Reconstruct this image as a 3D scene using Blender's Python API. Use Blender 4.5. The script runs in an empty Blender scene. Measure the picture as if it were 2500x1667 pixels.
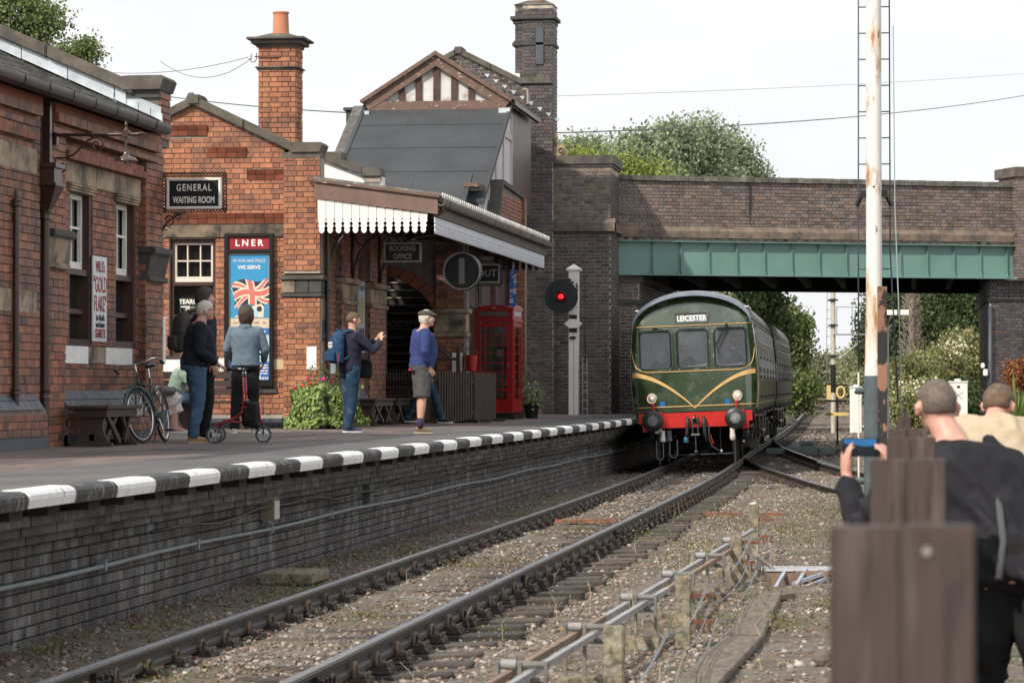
import bpy, bmesh, math, random
import numpy as np
from mathutils import Vector, Matrix, noise
R = random.Random(7)
C = bpy.context.scene.collection
SC = bpy.context.scene

# ---------------------------------------------------------------- camera, sky, sun, exposure
EYE = Vector((0, 0, 1.82))
YAW = math.atan(969 / 7292); PITCH = math.atan(107.5 / 7292)
cam_d = bpy.data.cameras.new('camera'); cam = bpy.data.objects.new('camera', cam_d); C.objects.link(cam)
cam.location = EYE; cam.rotation_euler = (math.pi / 2 + PITCH, 0, YAW)
cam_d.sensor_width = 36; cam_d.lens = 105.0; cam_d.clip_start = 0.1; cam_d.clip_end = 3000
cam_d.dof.use_dof = True; cam_d.dof.focus_distance = 50; cam_d.dof.aperture_fstop = 7.1
SC.camera = cam

SUN_EL = math.radians(41); SUN_AZ = math.radians(33)       # azimuth from straight behind the camera (-Y) towards the left (-X)
sun_dir = Vector((-math.sin(SUN_AZ) * math.cos(SUN_EL), -math.cos(SUN_AZ) * math.cos(SUN_EL), math.sin(SUN_EL)))
W = bpy.data.worlds.new('World'); SC.world = W; W.use_nodes = True
nt = W.node_tree; nt.nodes.clear()
sky = nt.nodes.new('ShaderNodeTexSky'); sky.sky_type = 'NISHITA'; sky.sun_disc = False
sky.sun_elevation = SUN_EL; sky.sun_rotation = math.pi + SUN_AZ; sky.dust_density = 2.0; sky.ozone_density = 1.5
tc = nt.nodes.new('ShaderNodeTexCoord')
mp = nt.nodes.new('ShaderNodeMapping'); mp.inputs['Scale'].default_value = (1, 1, 2.6)
cn = nt.nodes.new('ShaderNodeTexNoise'); cn.inputs['Scale'].default_value = 2.2; cn.inputs['Detail'].default_value = 7; cn.inputs['Roughness'].default_value = 0.55
cr = nt.nodes.new('ShaderNodeValToRGB'); cr.color_ramp.elements[0].position = 0.30; cr.color_ramp.elements[1].position = 0.62
cr.color_ramp.elements[0].color = (0.82, 0.82, 0.82, 1); cr.color_ramp.elements[1].color = (1, 1, 1, 1)
cn2 = nt.nodes.new('ShaderNodeTexNoise'); cn2.inputs['Scale'].default_value = 3.4; cn2.inputs['Detail'].default_value = 5
cr2 = nt.nodes.new('ShaderNodeValToRGB'); cr2.color_ramp.elements[0].position = 0.35; cr2.color_ramp.elements[1].position = 0.65
cr2.color_ramp.elements[0].color = (8.3, 8.4, 8.6, 1); cr2.color_ramp.elements[1].color = (10.2, 10.25, 10.3, 1)
mx = nt.nodes.new('ShaderNodeMixRGB')
bg = nt.nodes.new('ShaderNodeBackground'); bg.inputs['Strength'].default_value = 0.084
ow = nt.nodes.new('ShaderNodeOutputWorld')
L = nt.links.new
L(tc.outputs['Generated'], mp.inputs['Vector']); L(mp.outputs[0], cn.inputs['Vector']); L(mp.outputs[0], cn2.inputs['Vector'])
L(cn.outputs['Fac'], cr.inputs[0]); L(cn2.outputs['Fac'], cr2.inputs[0])
L(cr.outputs[0], mx.inputs[0]); L(sky.outputs[0], mx.inputs[1]); L(cr2.outputs[0], mx.inputs[2])
L(mx.outputs[0], bg.inputs[0]); L(bg.outputs[0], ow.inputs[0])
sl = bpy.data.lights.new('sun', 'SUN'); sl.energy = 3.3; sl.angle = math.radians(1.6); sl.color = (1.0, 0.93, 0.82)
so = bpy.data.objects.new('sun', sl); C.objects.link(so); so.rotation_euler = sun_dir.to_track_quat('Z', 'Y').to_euler(); so.location = (-30, -30, 40)
SC.view_settings.view_transform = 'Standard'; SC.view_settings.look = 'None'; SC.view_settings.gamma = 1
SC.view_settings.exposure = 0.45; SC.view_settings.use_curve_mapping = False
SC.cycles.max_bounces = 6; SC.cycles.transparent_max_bounces = 16

# ---------------------------------------------------------------- materials
MATS = {}
def mat(name, col, rough=0.7, metal=0.0, var=0.12, vs=6.0, alt=None, bump=0.0, bs=40.0, rnd=0.0, emit=0.0, spec=0.5, stretch=(1, 1, 1), coat=0.0, pal=None, alpha=None, trans=0.0):
    """col albedo; alt=(colour, scale, low, high) second colour by noise; rnd = brightness spread from piece to piece; pal = list of colours picked per piece"""
    if name in MATS: return MATS[name]
    m = bpy.data.materials.new(name); m.use_nodes = True; MATS[name] = m
    t = m.node_tree; N = t.nodes; Lk = t.links.new
    b = N['Principled BSDF']
    b.inputs['Roughness'].default_value = rough; b.inputs['Metallic'].default_value = metal
    b.inputs['Specular IOR Level'].default_value = spec
    if coat: b.inputs['Coat Weight'].default_value = coat; b.inputs['Coat Roughness'].default_value = 0.06
    if trans: b.inputs['Transmission Weight'].default_value = trans
    if alpha is not None: b.inputs['Alpha'].default_value = alpha
    g = N.new('ShaderNodeNewGeometry')
    mpn = N.new('ShaderNodeMapping'); mpn.inputs['Scale'].default_value = stretch
    Lk(g.outputs['Position'], mpn.inputs['Vector'])
    def nz(scale, detail=4, rg=0.55):
        n = N.new('ShaderNodeTexNoise'); n.inputs['Scale'].default_value = scale; n.inputs['Detail'].default_value = detail; n.inputs['Roughness'].default_value = rg
        Lk(mpn.outputs[0], n.inputs['Vector']); return n.outputs['Fac']
    cur = N.new('ShaderNodeRGB'); cur.outputs[0].default_value = (*col, 1); cur = cur.outputs[0]
    if pal or rnd:
        oi = N.new('ShaderNodeObjectInfo'); ad = N.new('ShaderNodeMath'); ad.operation = 'ADD'; Lk(oi.outputs['Random'], ad.inputs[0]); Lk(g.outputs['Random Per Island'], ad.inputs[1])
        fr = N.new('ShaderNodeMath'); fr.operation = 'FRACT'; Lk(ad.outputs[0], fr.inputs[0]); rv = fr.outputs[0]
    if pal:
        r = N.new('ShaderNodeValToRGB'); r.color_ramp.interpolation = 'LINEAR'; e = r.color_ramp.elements
        n = len(pal)
        while len(e) < n: e.new(0.5)
        for i, c in enumerate(pal): e[i].position = i / max(1, n - 1); e[i].color = (*c, 1)
        Lk(rv, r.inputs[0]); cur = r.outputs[0]
    def mix(fac, a, c2, blend='MIX'):
        x = N.new('ShaderNodeMixRGB'); x.blend_type = blend
        if isinstance(fac, float): x.inputs[0].default_value = fac
        else: Lk(fac, x.inputs[0])
        Lk(a, x.inputs[1])
        if isinstance(c2, tuple): x.inputs[2].default_value = (*c2, 1)
        else: Lk(c2, x.inputs[2])
        return x.outputs[0]
    def ramp(v, lo, hi):
        mr = N.new('ShaderNodeMapRange'); mr.inputs['From Min'].default_value = lo; mr.inputs['From Max'].default_value = hi; Lk(v, mr.inputs['Value']); return mr.outputs['Result']
    alts = alt if isinstance(alt, list) else ([alt] if alt else [])
    for (ac, asc, lo, hi) in alts:
        cur = mix(ramp(nz(asc, 6, 0.62), lo, hi), cur, ac)
    if rnd:
        m1 = N.new('ShaderNodeMath'); m1.operation = 'MULTIPLY'; m1.inputs[1].default_value = 7.31; Lk(rv, m1.inputs[0])
        f2 = N.new('ShaderNodeMath'); f2.operation = 'FRACT'; Lk(m1.outputs[0], f2.inputs[0])
        mr = N.new('ShaderNodeMapRange'); mr.inputs['To Min'].default_value = 1 - rnd; mr.inputs['To Max'].default_value = 1 + rnd; Lk(f2.outputs[0], mr.inputs['Value'])
        cb = N.new('ShaderNodeCombineColor'); [Lk(mr.outputs[0], cb.inputs[i]) for i in range(3)]
        cur = mix(1.0, cur, cb.outputs[0], 'MULTIPLY')
    if var:
        v = nz(vs, 5); mr = N.new('ShaderNodeMapRange'); mr.inputs['From Min'].default_value = 0.3; mr.inputs['From Max'].default_value = 0.7
        mr.inputs['To Min'].default_value = 1 - var; mr.inputs['To Max'].default_value = 1 + var; Lk(v, mr.inputs['Value'])
        cb = N.new('ShaderNodeCombineColor'); [Lk(mr.outputs[0], cb.inputs[i]) for i in range(3)]
        cur = mix(1.0, cur, cb.outputs[0], 'MULTIPLY')
    Lk(cur, b.inputs['Base Color'])
    if bump:
        bn = N.new('ShaderNodeBump'); bn.inputs['Strength'].default_value = bump; bn.inputs['Distance'].default_value = 0.01
        Lk(nz(bs, 5), bn.inputs['Height']); Lk(bn.outputs[0], b.inputs['Normal'])
    if emit: Lk(cur, b.inputs['Emission Color']); b.inputs['Emission Strength'].default_value = emit
    return m

def leafmat(name, cols, rough=0.55):
    """foliage: colour differs from leaf to leaf, light passes through"""
    if name in MATS: return MATS[name]
    m = mat(name, cols[0], rough, var=0.25, vs=0.6, pal=cols, rnd=0.25, spec=0.3)
    t = m.node_tree; b = t.nodes['Principled BSDF']; out = t.nodes['Material Output']
    tr = t.nodes.new('ShaderNodeBsdfTranslucent'); ms = t.nodes.new('ShaderNodeMixShader'); ms.inputs[0].default_value = 0.3
    src = b.inputs['Base Color'].links[0].from_socket
    t.links.new(src, tr.inputs['Color']); t.links.new(b.outputs[0], ms.inputs[1]); t.links.new(tr.outputs[0], ms.inputs[2]); t.links.new(ms.outputs[0], out.inputs['Surface'])
    return m

REDPAL = [(.33,.13,.065),(.41,.175,.09),(.36,.14,.07),(.28,.11,.062),(.43,.19,.10),(.37,.145,.073),(.20,.09,.06),(.34,.13,.068),(.40,.165,.085),(.25,.10,.062)]
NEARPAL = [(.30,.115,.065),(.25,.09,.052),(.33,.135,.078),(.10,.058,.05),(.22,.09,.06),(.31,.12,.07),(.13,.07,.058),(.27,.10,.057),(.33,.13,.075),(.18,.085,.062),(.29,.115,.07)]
m_red = mat('red_brick', REDPAL[0], 0.75, pal=REDPAL, rnd=0.16, var=0.2, vs=9, alt=[((.09,.055,.04), 1.1, .53, .72), ((.22,.10,.06), 3, .55, .75)], bump=.35, bs=90)
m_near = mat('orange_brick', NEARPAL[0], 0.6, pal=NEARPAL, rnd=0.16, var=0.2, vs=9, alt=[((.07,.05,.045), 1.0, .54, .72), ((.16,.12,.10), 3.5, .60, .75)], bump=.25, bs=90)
m_dred = mat('moulded_red_brick', (.24,.07,.035), 0.65, rnd=.25, var=.25, alt=((.08,.04,.03), 3, .5, .75), bump=.3, bs=80)
BLUEPAL = [(.050,.046,.055),(.095,.072,.072),(.038,.038,.046),(.12,.08,.068),(.070,.064,.074),(.060,.050,.050),(.11,.095,.105),(.042,.040,.048)]
m_blue = mat('blue_brick', BLUEPAL[0], 0.5, pal=BLUEPAL, rnd=0.25, var=0.2, vs=8, alt=((.20,.16,.13), 1.3, .62, .85), bump=.3, bs=80)
PARPAL = [(.12,.095,.085),(.19,.145,.125),(.15,.13,.13),(.20,.135,.105),(.105,.09,.09),(.17,.14,.135),(.15,.11,.09),(.21,.17,.15),(.09,.08,.08)]
m_par = mat('brown_brick', PARPAL[0], 0.6, pal=PARPAL, rnd=0.2, var=0.2, vs=6, alt=((.10,.085,.08), 1.1, .55, .8), bump=.3, bs=80)
m_plat = mat('sooty_brick', (.085,.078,.076), 0.7, pal=[(.08,.074,.072),(.12,.11,.108),(.065,.06,.06),(.10,.085,.08),(.14,.13,.128)], rnd=.25, var=.4, vs=7, stretch=(1,1,.35), alt=[((.22,.23,.235), 2.2, .53, .70), ((.035,.033,.032), 1.2, .53, .7)], bump=.5, bs=50)
m_mort = mat('mortar', (.34,.29,.24), 0.9, var=.2)
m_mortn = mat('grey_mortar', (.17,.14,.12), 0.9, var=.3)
m_mortb = mat('pale_mortar', (.44,.38,.31), 0.9, var=.3, alt=((.14,.115,.10), .9, .50, .66))
m_mortd = mat('sooty_mortar', (.10,.095,.09), 0.9, var=.3, alt=((.28,.28,.28), 2.0, .55, .8))
m_stone = mat('sandstone', (.34,.27,.19), 0.8, var=.25, vs=5, alt=[((.07,.06,.05), 2.4, .45, .66)], bump=.3, bs=40)
m_cop = mat('weathered_coping', (.105,.09,.075), 0.8, var=.35, vs=4, alt=[((.035,.033,.03), 1.5, .5, .75), ((.18,.18,.12), 9, .62, .75)], bump=.5, bs=30)
m_dark = mat('blackened_stone', (.05,.05,.045), .7, var=.35, bump=.4, bs=40, alt=((.16,.15,.11), 5, .62, .75))
m_slate = mat('roof_slate', (.085,.085,.075), .7, rnd=.35, var=.3, vs=4, alt=((.16,.16,.11), 3, .55, .8), bump=.4, bs=40)
m_lead = mat('lead_flashing', (.52,.56,.60), .42, metal=.25, var=.25, vs=2.5, alt=((.33,.35,.37), 2, .5, .75), bump=.15, bs=9)
m_felt = mat('roofing_felt', (.048,.052,.058), .88, var=.2, vs=1.2, alt=((.05,.055,.06), 3.5, .58, .78), bump=.6, bs=180)
m_iron = mat('brown_cast_iron', (.045,.020,.015), .33, var=.3, vs=6, spec=.6, alt=((.09,.035,.02), 8, .62, .8))
m_gut = mat('gutter_black', (.035,.028,.024), .4, var=.3, alt=((.09,.07,.06), 5, .6, .8))
m_brown = mat('brown_paint', (.055,.027,.02), .45, var=.25, vs=3, bump=.15, bs=60)
m_bpeel = mat('peeling_brown_paint', (.145,.085,.065), .7, var=.2, vs=4, alt=[((.50,.45,.40), 9, .63, .65)], bump=.5, bs=30, stretch=(1,1,2.2))
m_fascia = mat('faded_fascia_paint', (.17,.105,.085), .65, var=.18, vs=4, alt=((.10,.06,.05), 6, .6, .8), bump=.3, bs=30)
m_white = mat('white_paint', (.78,.76,.71), .55, var=.07, vs=5, alt=((.45,.42,.36), 7, .68, .82), bump=.1, bs=40)
m_cream = mat('cream_paint', (.70,.62,.52), .5, var=.08, alt=((.45,.40,.32), 6, .66, .82))
m_wpatch = mat('whitewash', (.78,.78,.76), .7, var=.1, vs=12, alt=((.5,.48,.45), 10, .62, .8))
m_glass = mat('dark_window_glass', (.012,.013,.015), .05, var=0, spec=.9)
m_black = mat('black_paint', (.012,.012,.013), .35, var=.1)
m_steel = mat('bright_steel', (.55,.55,.56), .25, metal=1, var=.1)
m_chrome = mat('chrome', (.75,.76,.78), .12, metal=1, var=0)

# ---------------------------------------------------------------- mesh helpers
class MB:
    def __init__(s): s.v = []; s.f = []
    def add(s, vs, fs):
        o = len(s.v); s.v += [tuple(p) for p in vs]; s.f += [tuple(i + o for i in q) for q in fs]; return s
    def box(s, x0, x1, y0, y1, z0, z1, M=None):
        vs = [(x0,y0,z0),(x1,y0,z0),(x1,y1,z0),(x0,y1,z0),(x0,y0,z1),(x1,y0,z1),(x1,y1,z1),(x0,y1,z1)]
        if M: vs = [M @ Vector(p) for p in vs]
        return s.add(vs, [(0,3,2,1),(4,5,6,7),(0,1,5,4),(1,2,6,5),(2,3,7,6),(3,0,4,7)])
    def beam(s, a, b, w, h, up=(0,0,1)):
        a = Vector(a); b = Vector(b); t = (b - a).normalized(); up = Vector(up)
        if abs(t.dot(up)) > .98: up = Vector((0,1,0))
        r = t.cross(up).normalized(); u = r.cross(t)
        vs = []
        for p in (a, b):
            for (i, j) in ((-1,-1),(1,-1),(1,1),(-1,1)): vs.append(p + r*i*w/2 + u*j*h/2)
        return s.add(vs, [(0,3,2,1),(4,5,6,7),(0,1,5,4),(1,2,6,5),(2,3,7,6),(3,0,4,7)])
    def prism(s, poly, d0, d1, M=None):
        """poly: (x, z) outline extruded along y from d0 to d1"""
        n = len(poly); vs = [(x, d0, z) for x, z in poly] + [(x, d1, z) for x, z in poly]
        if M: vs = [M @ Vector(p) for p in vs]
        return s.add(vs, [tuple(range(n))[::-1] if False else tuple(range(n)), tuple(range(2*n-1, n-1, -1))] + [(i, i+n, (i+1) % n + n, (i+1) % n) for i in range(n)])
    def tube(s, pts, r, n=8, caps=True, closed=False):
        pts = [Vector(p) for p in pts]; m = len(pts); rs = r if isinstance(r, (list, tuple)) else [r]*m
        vs = []; fs = []; pu = None
        for i, p in enumerate(pts):
            if closed: t = (pts[(i+1) % m] - pts[i-1]).normalized()
            else: t = (pts[min(i+1, m-1)] - pts[max(i-1, 0)]).normalized()
            if pu is None: pu = Vector((0,0,1)) if abs(t.z) < .9 else Vector((1,0,0))
            rr = t.cross(pu).normalized(); pu = rr.cross(t).normalized()
            for k in range(n):
                a = 2*math.pi*k/n; vs.append(p + (rr*math.cos(a) + pu*math.sin(a))*rs[i])
        for i in range(m if closed else m-1):
            j = (i+1) % m
            for k in range(n): fs.append((i*n+k, i*n+(k+1) % n, j*n+(k+1) % n, j*n+k))
        if caps and not closed: fs.append(tuple(range(n))[::-1]); fs.append(tuple(range((m-1)*n, m*n)))
        return s.add(vs, fs)
    def lathe(s, prof, c=(0,0,0), n=16, M=None, caps=True):
        """prof: (radius, height) pairs round a vertical axis through c"""
        vs = []; fs = []
        for r, z in prof:
            for k in range(n):
                a = 2*math.pi*k/n; vs.append(Vector((c[0]+r*math.cos(a), c[1]+r*math.sin(a), c[2]+z)))
        if M: vs = [M @ p for p in vs]
        for i in range(len(prof)-1):
            for k in range(n): fs.append((i*n+k, i*n+(k+1) % n, (i+1)*n+(k+1) % n, (i+1)*n+k))
        if caps: fs.append(tuple(range(n))[::-1]); fs.append(tuple(range((len(prof)-1)*n, len(prof)*n)))
        return s.add(vs, fs)
    def ball(s, c, r, n=10, m=7):
        r = r if isinstance(r, (tuple, list)) else (r, r, r); c = Vector(c); vs = [c + Vector((0,0,-r[2]))]; fs = []
        for i in range(1, m):
            th = math.pi*i/m
            for k in range(n):
                a = 2*math.pi*k/n; vs.append(c + Vector((r[0]*math.sin(th)*math.cos(a), r[1]*math.sin(th)*math.sin(a), -r[2]*math.cos(th))))
        vs.append(c + Vector((0,0,r[2]))); T = len(vs)-1
        for k in range(n):
            fs.append((0, 1+(k+1) % n, 1+k)); fs.append((T, T-n+k, T-n+(k+1) % n))
            for i in range(m-2): a = 1+i*n; fs.append((a+k, a+(k+1) % n, a+n+(k+1) % n, a+n+k))
        return s.add(vs, fs)
    def xf(s, M): s.v = [tuple(M @ Vector(p)) for p in s.v]; return s
    def mesh(s, name):
        me = bpy.data.meshes.new(name); me.from_pydata(s.v, [], s.f); me.update(); return me
    def build(s, name, m, parent=None, smooth=False, bevel=0, **kw):
        me = s.mesh(name)
        bm = bmesh.new(); bm.from_mesh(me); bmesh.ops.recalc_face_normals(bm, faces=bm.faces)
        if bevel: bmesh.ops.bevel(bm, geom=bm.edges[:], offset=bevel, segments=2, affect='EDGES', clamp_overlap=True)
        bm.to_mesh(me); bm.free()
        return link(name, me, m, parent, smooth, **kw)

def link(name, me, m, parent=None, smooth=False, label=None, cat=None, group=None, kind=None):
    if m and not me.materials: me.materials.append(m)
    if smooth:
        me.polygons.foreach_set('use_smooth', [True]*len(me.polygons))
        if smooth == 'auto':
            try: me.set_sharp_from_angle(angle=math.radians(38))
            except Exception: pass
    o = bpy.data.objects.new(name, me); C.objects.link(o)
    if parent: o.parent = parent
    return tag(o, label, cat, group, kind)
def tag(o, label=None, cat=None, group=None, kind=None):
    for k, v in (('label', label), ('category', cat), ('group', group), ('kind', kind)):
        if v: o[k] = v
    return o
def root(name, label, cat, loc=(0,0,0), rz=0, group=None, kind=None):
    o = bpy.data.objects.new(name, None); C.objects.link(o); o.location = loc; o.rotation_euler = (0,0,rz); o.empty_display_size = .2
    return tag(o, label, cat, group, kind)
def dup(r, loc, rz=None, label=None):
    c = r.copy(); C.objects.link(c); c.location = loc
    if rz is not None: c.rotation_euler = (0,0,rz)
    if label: c['label'] = label
    for ch in r.children:
        d = ch.copy(); C.objects.link(d); d.parent = c
        for g in ch.children:
            e = g.copy(); C.objects.link(e); e.parent = d
    return c
def px(p):
    """where a point falls in the photograph (2500 wide) and how far off it is"""
    q = Vector(p) - EYE; cy, sy = math.cos(YAW), math.sin(YAW)
    d = q.y*cy - q.x*sy; l = q.x*cy + q.y*sy
    return (1250 + 7292*l/max(d, .01), 941 - 7292*q.z/max(d, .01), d)
def Mx(loc=(0,0,0), rz=0, rx=0, ry=0): return Matrix.Translation(loc) @ Matrix.Rotation(rz,4,'Z') @ Matrix.Rotation(ry,4,'Y') @ Matrix.Rotation(rx,4,'X')

def big_mesh(name, V, F, m, parent=None, smooth=False, **kw):
    """V (n,3) and F (m,k) numpy arrays, all faces with k corners"""
    me = bpy.data.meshes.new(name); k = F.shape[1]
    me.vertices.add(len(V)); me.vertices.foreach_set('co', np.ascontiguousarray(V, dtype=np.float32).ravel())
    me.loops.add(F.size); me.loops.foreach_set('vertex_index', np.ascontiguousarray(F, dtype=np.int32).ravel())
    me.polygons.add(len(F)); me.polygons.foreach_set('loop_start', np.arange(0, F.size, k, dtype=np.int32)); me.polygons.foreach_set('loop_total', np.full(len(F), k, dtype=np.int32))
    me.update(calc_edges=True); me.validate()
    return link(name, me, m, parent, smooth, **kw)

# bricks: the largest in view as objects of their own that share meshes, the rest joined
BR = {}
def brick_mesh(L_, h, kx):
    k = (round(L_, 3), round(h, 3), kx)
    if k not in BR:
        mb = MB(); e = .004
        x, z, y0, y1 = L_/2, h/2, -.016, .02       # front face points to -y in its own frame
        vs = [(-x,y1,-z),(x,y1,-z),(x,y1,z),(-x,y1,z),(-x,y0+e,-z),(x,y0+e,-z),(x,y0+e,z),(-x,y0+e,z),(-x+e,y0,-z+e),(x-e,y0,-z+e),(x-e,y0,z-e),(-x+e,y0,z-e)]
        fs = [(0,1,5,4),(1,2,6,5),(2,3,7,6),(3,0,4,7),(4,5,9,8),(5,6,10,9),(6,7,11,10),(7,4,8,11),(8,9,10,11)]
        mb.add(vs, fs); BR[k] = mb.mesh('brick')
    return BR[k]
def bricks(parent, m, O, U, N, w, h, holes=(), top=None, nmax=300, bl=.225, hd=.11, ph=.086, j=.011, name='brick', skip=None, proud=0.0, english=False, bottom=None):
    if m.name.startswith(('blue', 'brown')): j = .017
    O = Vector(O); U = Vector(U).normalized(); N = Vector(N).normalized(); rows = int(h/ph + .5); allb = []
    for r in range(rows):
        v0 = r*ph; v1 = v0 + ph - j; vc = (v0+v1)/2
        x = -(0 if r % 2 == 0 else (bl+hd)/2 - .02) + 0; k = 0
        stretch = True
        segs = []
        while x < w:
            if english: ln = (bl if r % 3 else hd)
            else: ln = bl if k % 2 == 0 else hd
            segs.append((x, x + ln - j)); x += ln; k += 1
        for (a, b) in segs:
            a = max(a, 0); b = min(b, w)
            iv = [(a, b)]
            for (hu0, hu1, hv0, hv1) in holes:
                if hv0 < vc < hv1:
                    nv = []
                    for (p, q) in iv:
                        if q <= hu0 or p >= hu1: nv.append((p, q))
                        else:
                            if p < hu0: nv.append((p, hu0 - .003))
                            if q > hu1: nv.append((hu1 + .003, q))
                    iv = nv
            for (p, q) in iv:
                if q - p < .03: continue
                if top and v1 > top((p+q)/2): continue
                if bottom and v0 < bottom((p+q)/2): continue
                allb.append((p, q, v0, v1))
    rot = Matrix((( U.x, -N.x, 0), (U.y, -N.y, 0), (0, 0, 1))).to_4x4()
    items = []
    for (p, q, v0, v1) in allb:
        c = O + U*((p+q)/2) + Vector((0,0,(v0+v1)/2)) + N*(proud + R.uniform(-.003, .004))
        u_, v_, d = px(c); ok = -40 < u_ < 2540 and -40 < v_ < 1700
        items.append(((0 if ok else 1e5) + d, c, q-p, v1-v0))
    items.sort(key=lambda t: t[0])
    rest = MB(); cnt = 0
    for dd, c, ln, hh in items:
        full = abs(ln-(bl-j)) < .004 or abs(ln-(hd-j)) < .004
        if cnt < nmax and full and dd < 1e5:
            me = brick_mesh(ln, hh, m.name)
            if not me.materials: me.materials.append(m)
            o = bpy.data.objects.new(name, me); C.objects.link(o); o.parent = parent
            o.matrix_world = Matrix.Translation(c) @ rot @ Matrix.Rotation(R.uniform(-.006,.006), 4, 'Y')
            cnt += 1
        else:
            me = brick_mesh(ln, hh, m.name); M = Matrix.Translation(c) @ rot
            o_ = len(rest.v)
            rest.v += [tuple(M @ v.co) for v in me.vertices]; rest.f += [tuple(i+o_ for i in p.vertices) for p in me.polygons]
    if rest.v:
        me = rest.mesh(name+'work'); link(name+'work', me, m, parent, kind='stuff')

def txt(s, size, m, parent, loc, rot, name='lettering', ex=.004, align='CENTER', sx=1.0, bold=0.0, spacing=1.0):
    """raised lettering"""
    cu = bpy.data.curves.new(name, 'FONT'); cu.body = s; cu.size = size; cu.extrude = ex; cu.align_x = align; cu.align_y = 'CENTER'; cu.offset = bold; cu.space_character = spacing; cu.resolution_u = 3
    o = bpy.data.objects.new('t', cu); C.objects.link(o); dg = bpy.context.evaluated_depsgraph_get()
    me = bpy.data.meshes.new_from_object(o.evaluated_get(dg)); bpy.data.objects.remove(o); bpy.data.curves.remove(cu)
    me.materials.clear()
    t = link(name, me, m, parent); t.matrix_local = Matrix.Translation(loc) @ rot @ Matrix.Diagonal((sx, 1, 1, 1)); return t
FACE = Matrix.Rotation(math.pi/2, 4, 'X')                              # lettering upright, read from -Y
FACEX = Matrix.Rotation(math.pi/2, 4, 'Z') @ Matrix.Rotation(math.pi/2, 4, 'X')   # read from +X
P = 1.12                                                               # platform level
# ---------------------------------------------------------------- ground
def lerp_tab(tab, y):
    if y <= tab[0][0]: return tab[0][1]
    for (a, va), (b, vb) in zip(tab, tab[1:]):
        if y <= b: t = (y-a)/(b-a); return va + (vb-va)*t
    return tab[-1][1]
def smooth_tab(tab, y, w=7):
    return sum(lerp_tab(tab, y + k*w/3) for k in (-3,-2,-1,0,1,2,3))/7
MAIN = [(-20,-4.18),(47,-4.18),(55,-4.24),(63,-4.40),(72,-4.63),(81,-4.83),(99,-5.08),(118,-5.4),(150,-6.2),(177,-6.9),(220,-7.4),(273,-7.2),(330,-4.5),(420,4)]
TURN = [(36,2.9),(42,1.1),(47,-.05),(51,-.72),(53.8,-1.1),(59.7,-1.87),(65.3,-2.62),(69.6,-3.0),(77.7,-3.85),(85.4,-4.45),(94,-4.98),(104,-5.16)]
def main_x(y): return smooth_tab(MAIN, y)
def turn_x(y): return smooth_tab(TURN, y, 4)
def gz(x, y):
    c = main_x(y) if y < 300 else main_x(300)
    z = -.064
    if x > -2.6: z += min(.12, (x+2.6)*.06)
    if y > 70 and x > c + 5.2:
        t = x - (c + 5.2); z += max(0, t-1.2)*.42*min(1, (y-70)/26)
        z = min(z, 5.5)
    if y > 100 and x < c - 6.5: z += min(4, (c-6.5-x)*.5)*min(1, (y-100)/20)
    z += noise.noise(Vector((x*.9, y*.6, 0)))*.035 + noise.noise(Vector((x*3.1, y*2.7, 5)))*.015
    return z
xs = sorted(set([round(v,3) for v in np.concatenate([np.arange(-6.6,3.2,.16), np.arange(3.2,14,.8), np.arange(14,60,6), np.arange(-40,-6.6,2.5), [-400,-200,-100,-60,100,200,400]])]))
ys = sorted(set([round(v,3) for v in np.concatenate([np.arange(-4,12,1.5), np.arange(12,76,.28), np.arange(76,150,2.2), np.arange(150,330,8), [360,420,500,700,1200]])]))
V = []; F = []
for y in ys:
    for x in xs: V.append((x, y, gz(x, y) if y < 330 and abs(x) < 60 else gz(max(-60, min(60, x)), min(330, y))))
nx = len(xs)
for j in range(len(ys)-1):
    for i in range(nx-1):
        a = j*nx+i; F.append((a, a+1, a+nx+1, a+nx))
m_ground = mat('ballast_ground', (.125,.095,.070), .95, var=.35, vs=5, alt=[((.20,.18,.16), 28, .52, .66), ((.05,.04,.033), 14, .48, .66), ((.16,.145,.135), 1.1, .5, .7), ((.075,.075,.035), .7, .53, .68)], bump=.9, bs=35)
big_mesh('ground', np.array(V), np.array(F), m_ground, smooth=True, kind='structure')

# ---------------------------------------------------------------- platform
plat = root('platform', 'station platform of tarmac behind a black and white painted edge', 'platform', kind='structure')
m_tar = mat('pinkish_tarmac', (.165,.125,.115), .85, var=.25, vs=1.0, alt=[((.10,.085,.082), .7, .46, .6), ((.075,.065,.065), 6, .56, .66), ((.21,.18,.165), 3, .58, .7)], bump=.35, bs=160, stretch=(1,.35,1))
m_tar2 = mat('grey_tarmac', (.095,.092,.095), .85, var=.2, vs=2, alt=((.13,.115,.105), 1.5, .5, .75), bump=.4, bs=160, stretch=(1,.35,1))
mb = MB(); mb.box(-16, -7.15, 2, 75, .2, P); mb.build('surface', m_tar, plat)
mb = MB(); mb.box(-7.149, -5.93, 2, 90, P-.08, P + .001); mb.build('surface', m_tar2, plat)
mb = MB(); mb.box(-7.15, -6.36, 2, 90, -.4, P-.23); mb.build('backing_wall', m_mortd, plat)
m_edgew = mat('white_edge_paint', (.80,.80,.79), .6, var=.08, vs=8, alt=((.30,.29,.28), 12, .585, .68), bump=.3, bs=40, stretch=(1,1,.4))
m_edgeb = mat('black_edge_paint', (.045,.045,.046), .75, var=.4, vs=9, alt=((.20,.20,.195), 13, .54, .66), bump=.5, bs=50, stretch=(1,1,.5))
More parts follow.
